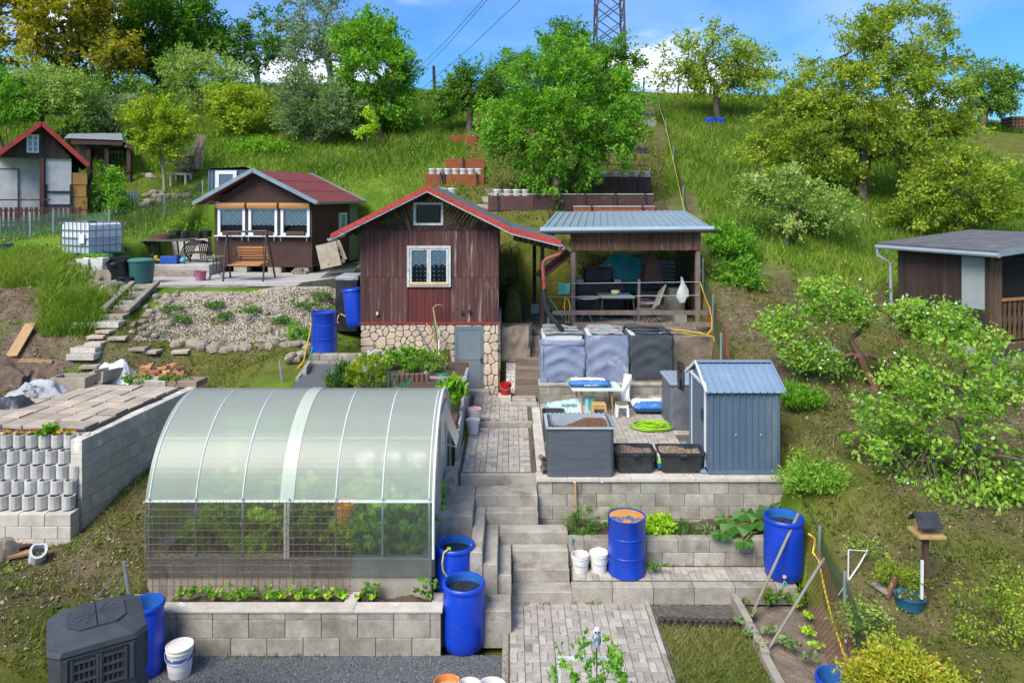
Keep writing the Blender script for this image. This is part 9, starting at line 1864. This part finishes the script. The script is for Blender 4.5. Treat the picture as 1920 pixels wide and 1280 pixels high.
for i in range(nu_):
 for j in range(nv_):
  u0, u1 = L_*i/nu_, L_*(i+1)/nu_;v0, v1 = j/nv_, (j+1)/nv_;um, vm = (u0+u1)/2, (v0+v1)/2
  mb.beam(mp(um,v0), mp(u1,vm), .004, .007);mb.beam(mp(u1,vm), mp(um,v1), .004, .007);mb.beam(mp(um,v0), mp(u0,vm), .004, .007);mb.beam(mp(u0,vm), mp(um,v1), .004, .007)
solo(mb, 'expanded_mesh', RUST, 'rusty expanded metal mesh standing along the right edge of the soil bed', 'mesh panel')
LFp = [(4.75,12.6,.9), (4.7,11.4,.4), (4.55,10.2,.3), (4.2,7.6,-.2)]
netfence('low_fence', 'dark green netting fence along the lower right garden edge', [Vector(p)for p in LFp], 1.0)
solo(MB().beam((4.2,9.6,.33),(4.02,8.3,.33),.05,.2), 'edge_board', WOOD_G, 'grey board on edge under the rusty expanded mesh', 'board')
mb = MB();mb.tube([w(1516,1000,11.4),w(1527,1008,11.3),w(1528,1018,11.2),w(1524,1035,11.1),w(1535,1050,11),w(1545,1100,10.6),w(1560,1160,10.1),w(1580,1220,9.6),w(1612,1282,9.1)], .016, 6);solo(mb, 'yellow_hose', YELLOWH, 'yellow hose running from the right blue barrel down along the fence', 'hose')
solo(MB().tube(pxs([(1590,1130),(1591,1030),(1626,1032),(1610,1060),(1572,1115)],10.75),.012,6), 'bent_wire', WHITET, 'bent white wire frame stuck in the lawn right of the fence', 'wire')
p = hit(1736, 1128);y = p.y;t = thing('bird_table', 'wooden bird table with a dark pitched roof on a brown post', 'bird table', p)
MB().beam(p-Vector((0,0,.1)), w(1735,1004,y), .065, .065).build('post', mat('brown_post',(.11,.05,.035),(.08,.04,.03),bump=.2), t);MB().beam(w(1728,1122,y-.08), w(1729,1050,y-.08), .03, .03).build('measuring_rod', WHITET, t)
c = w(1736, 998, y);MB().bbox(c.x-.17, c.x+.19, y-.16, y+.16, c.z-.02, c.z+.02, .004).build('tray', WOODL, t)
for sg in(-1, 1):MB().add([(c.x-.17,y,c.z+.28),(c.x+.15,y,c.z+.28),(c.x+.15,y+sg*.16,c.z+.13),(c.x-.17,y+sg*.16,c.z+.13),(c.x-.17,y,c.z+.265),(c.x+.15,y,c.z+.265),(c.x+.15,y+sg*.16,c.z+.115),(c.x-.17,y+sg*.16,c.z+.115)], [(0,1,2,3),(7,6,5,4),(0,4,5,1),(1,5,6,2),(2,6,7,3),(3,7,4,0)]).build('roof', BLACKP, t)
for dx in(-.13, .12):MB().beam((c.x+dx,y,c.z+.02), (c.x+dx,y,c.z+.26), .025, .025).build('upright', WOODL, t)
p = hit(1706, 1132);lath('round blue tub of dead leaves sunk in the lawn by the bird table', 'blue_tub', 'tub', p-Vector((0,0,.03)), [(.17,0),(.19,.14),(.20,.15),(.175,.14),(.16,.06),(0,.07)], mat('teal_blue',(.02,.12,.20),(.015,.09,.16),bump=.05))
p = hit(1690, 1112);tree('fern', 'bright feathery fern between two brown stakes', 'plant', p, [(0,0,.22,.30,.2,.2)], LF['yellow'], nclump=26, nleaf=900, leaf=.06, clump=.14, trunk_r=.008, fork=.1, seed=231, up=.3, aspect=.25)
for i, (a, b, lab)in enumerate([((1648,1095),(1656,1060),'short brown stake left of the fern'),((1664,1122),(1679,1080),'short brown stake between the fern and the blue tub')]):p = hit(*a);solo(MB().beam(p,w(*b,p.y+.05),.06,.05), 'wooden_stake', HOODM, lab, 'stake')
A, B = hit(1636, 1098), hit(1668, 1120);solo(MB().beam(A+Vector((0,0,.05)),B+Vector((0,0,.05)),.10,.03), 'plank', WOOD_G, 'grey plank lying in front of the fern', 'plank')
# herb bed, currant bush with owl
bed('rosemary', 'upright dark rosemary bush at the left end of the herb bed', 1092, 1008, 12.25, 26, 48, 'herb', 1800, .045, 241, 1.0, .25, .1);bed('lovage', 'leafy green plant behind the rusty topped drum', 1165, 1000, 12.5, 22, 42, 'bright', 260, .08, 242, .4, .6)
bed('lemon_balm', 'rounded bright green herb right of the rusty topped drum', 1236, 1010, 12.2, 22, 42, 'lime', 520, .075, 243, .2, .8, .1);bed('chives', 'fine grassy chives between the rounded herb and the rhubarb', 1282, 1012, 12.2, 26, 26, 'herb', 700, .09, 244, 1.0, .08, .1);bed('sage', 'grey green low plant beside the chives', 1322, 1010, 12.2, 14, 18, 'grey', 160, .06, 245)
RH = leafmat('leaf_rhubarb', [(.03,.11,.012),(.05,.16,.02),(.08,.21,.03)], .3, .45);STALK = mat('rhubarb_stalk', (.20,.22,.05), (.25,.08,.05), scale=4, bump=0)
t = thing('rhubarb', 'big rhubarb plant with broad ruffled leaves at the right end of the herb bed', 'plant', (xat(1430,12.3),12.3,.95))
for k, (px, py, s, D)in enumerate([(1380,985,.44,12.0),(1352,1000,.30,11.85),(1400,962,.40,12.3),(1445,955,.42,12.5),(1470,940,.40,12.7),(1425,980,.34,12.2),(1395,1015,.30,11.75),(1495,950,.36,12.5),(1360,972,.34,12.3),(1450,985,.32,12.1)]):
 c = w(px, py, D);a0 = random.random()*.8-.4;mb = MB();n_ = 22;vs = [tuple(c)]
 for ring in(.5, 1.0):
  for i in range(n_):
   a = 2*math.pi*i/n_;r = s*.5*ring*(1-.30*max(0,math.cos(a-math.pi/2))**8+.05*math.sin(7*a+k)+.03*math.sin(13*a))*(1.0+.15*math.cos(2*a));vs.append((c.x+r*math.cos(a+a0),c.y+r*math.sin(a+a0)*.75-.0,c.z-.22*r*r/s*2+.05*math.sin(7*a+k)*ring*s/.4-.30*r*math.sin(a+a0)*-.8))
 fs = [(0,1+i,1+(i+1)%n_)for i in range(n_)]+[(1+i,1+n_+i,1+n_+(i+1)%n_,1+(i+1)%n_)for i in range(n_)]
 o = mb.add(vs, fs).build('leaf', RH, t, smooth=True);at = o.data.attributes.new('v', 'FLOAT', 'POINT');at.data.foreach_set('value', R.rand(len(vs)).astype('f')*.5+.3*random.random())
 MB().tube([(xat(1430,12.35),12.35,.93),c.lerp(Vector((xat(1430,12.35),12.35,.93)),.4)+Vector((0,0,.08)),c], .014, 5).build('stalk', STALK, t)
t = thing('garden_tap', 'green garden tap on the end of the herb bed wall', 'tap', w(1072,1012,11.85));MB().tube(pxs([(1072,1008),(1072,1020),(1076,1028)],11.86), .014, 6).build('spout', GALV, t);MB().cbox(w(1072,1008,11.86), (.05,.03,.03)).build('tap_handle', TEALH, t)
p = w(1231, 1066, 11.6);tree('weed', 'small weed growing in the paved ledge beside the steel drum', 'plant', (p.x,11.62,.595), [(0,0,.05,.14,.06,.05)], LF['mid'], nclump=10, nleaf=50, leaf=.10, clump=.05, trunk_r=.004, fork=.1, seed=250, aspect=.3)
b = Vector((xat(1100,8.35),8.35,.33));tree('currant_shrub', 'young currant bush with lobed leaves inside a white frame at the bottom edge', 'shrub', b, [(-.32,.0,.80,.14,.12,.42),(.02,.05,.75,.22,.15,.40),(.28,.0,.85,.10,.1,.35),(-.05,.05,.35,.35,.2,.3)], LF['bright'], nclump=70, nleaf=1500, leaf=.048, clump=.09, trunk_r=.012, stems=5, fork=.1, seed=251, up=.2, aspect=.9)
t = thing('bush_support', 'white rectangular support frame round the currant bush', 'plant support', b)
for dx in(-.30, .31):MB().beam(b+Vector((dx,.1,-.2)), b+Vector((dx,.1,.93)), .028, .028).build('upright', WHITET, t)
MB().beam(b+Vector((-.315,.1,.93)), b+Vector((.325,.1,.93)), .028, .028).build('crossbar', WHITET, t)
o_ = w(1119, 1212, 8.3);t = thing('owl_figure', 'small grey and white owl figure on a stick above the currant bush', 'ornament', o_);OWL = mat('owl_grey', (.10,.14,.19), (.42,.46,.50), scale=26, rough=.7, bump=.2, band=(.45,.56));OWLW = mat('owl_white', (.62,.66,.68), (.4,.45,.5), scale=20, bump=.1)
MB().lathe([(.0,0),(.035,.01),(.050,.06),(.047,.11),(.038,.135),(0,.14)], 16, o_, sy=.85).build('body', OWL, t, smooth=True);MB().lathe([(.03,.13),(.045,.15),(.046,.18),(.035,.21),(0,.216)], 16, o_, sy=.85).build('head', OWLW, t, smooth=True)
for s in(-1, 1):
 MB().lathe([(.012,0),(.008,.004),(0,.005)], 10, M=Matrix.Translation(o_+Vector((s*.017,-.042,.185)))@Matrix.Rotation(rad(90),4,'X')).build('eye', BLACKP, t);MB().add([o_+Vector((s*.02,-.02,.20)),o_+Vector((s*.042,-.01,.20)),o_+Vector((s*.040,-.012,.232)),o_+Vector((s*.03,.015,.20))], [(0,1,2),(0,2,3),(1,3,2)]).build('ear_tuft', OWL, t)
MB().add([o_+Vector((-.006,-.04,.176)),o_+Vector((.006,-.04,.176)),o_+Vector((0,-.046,.160)),o_+Vector((0,-.055,.172))], [(0,1,3),(0,3,2),(1,2,3)]).build('beak', BLACKP, t);MB().tube([o_+Vector((0,0,-.7)),o_+Vector((0,0,.01))], .007, 6).build('stick', BLACKP, t)
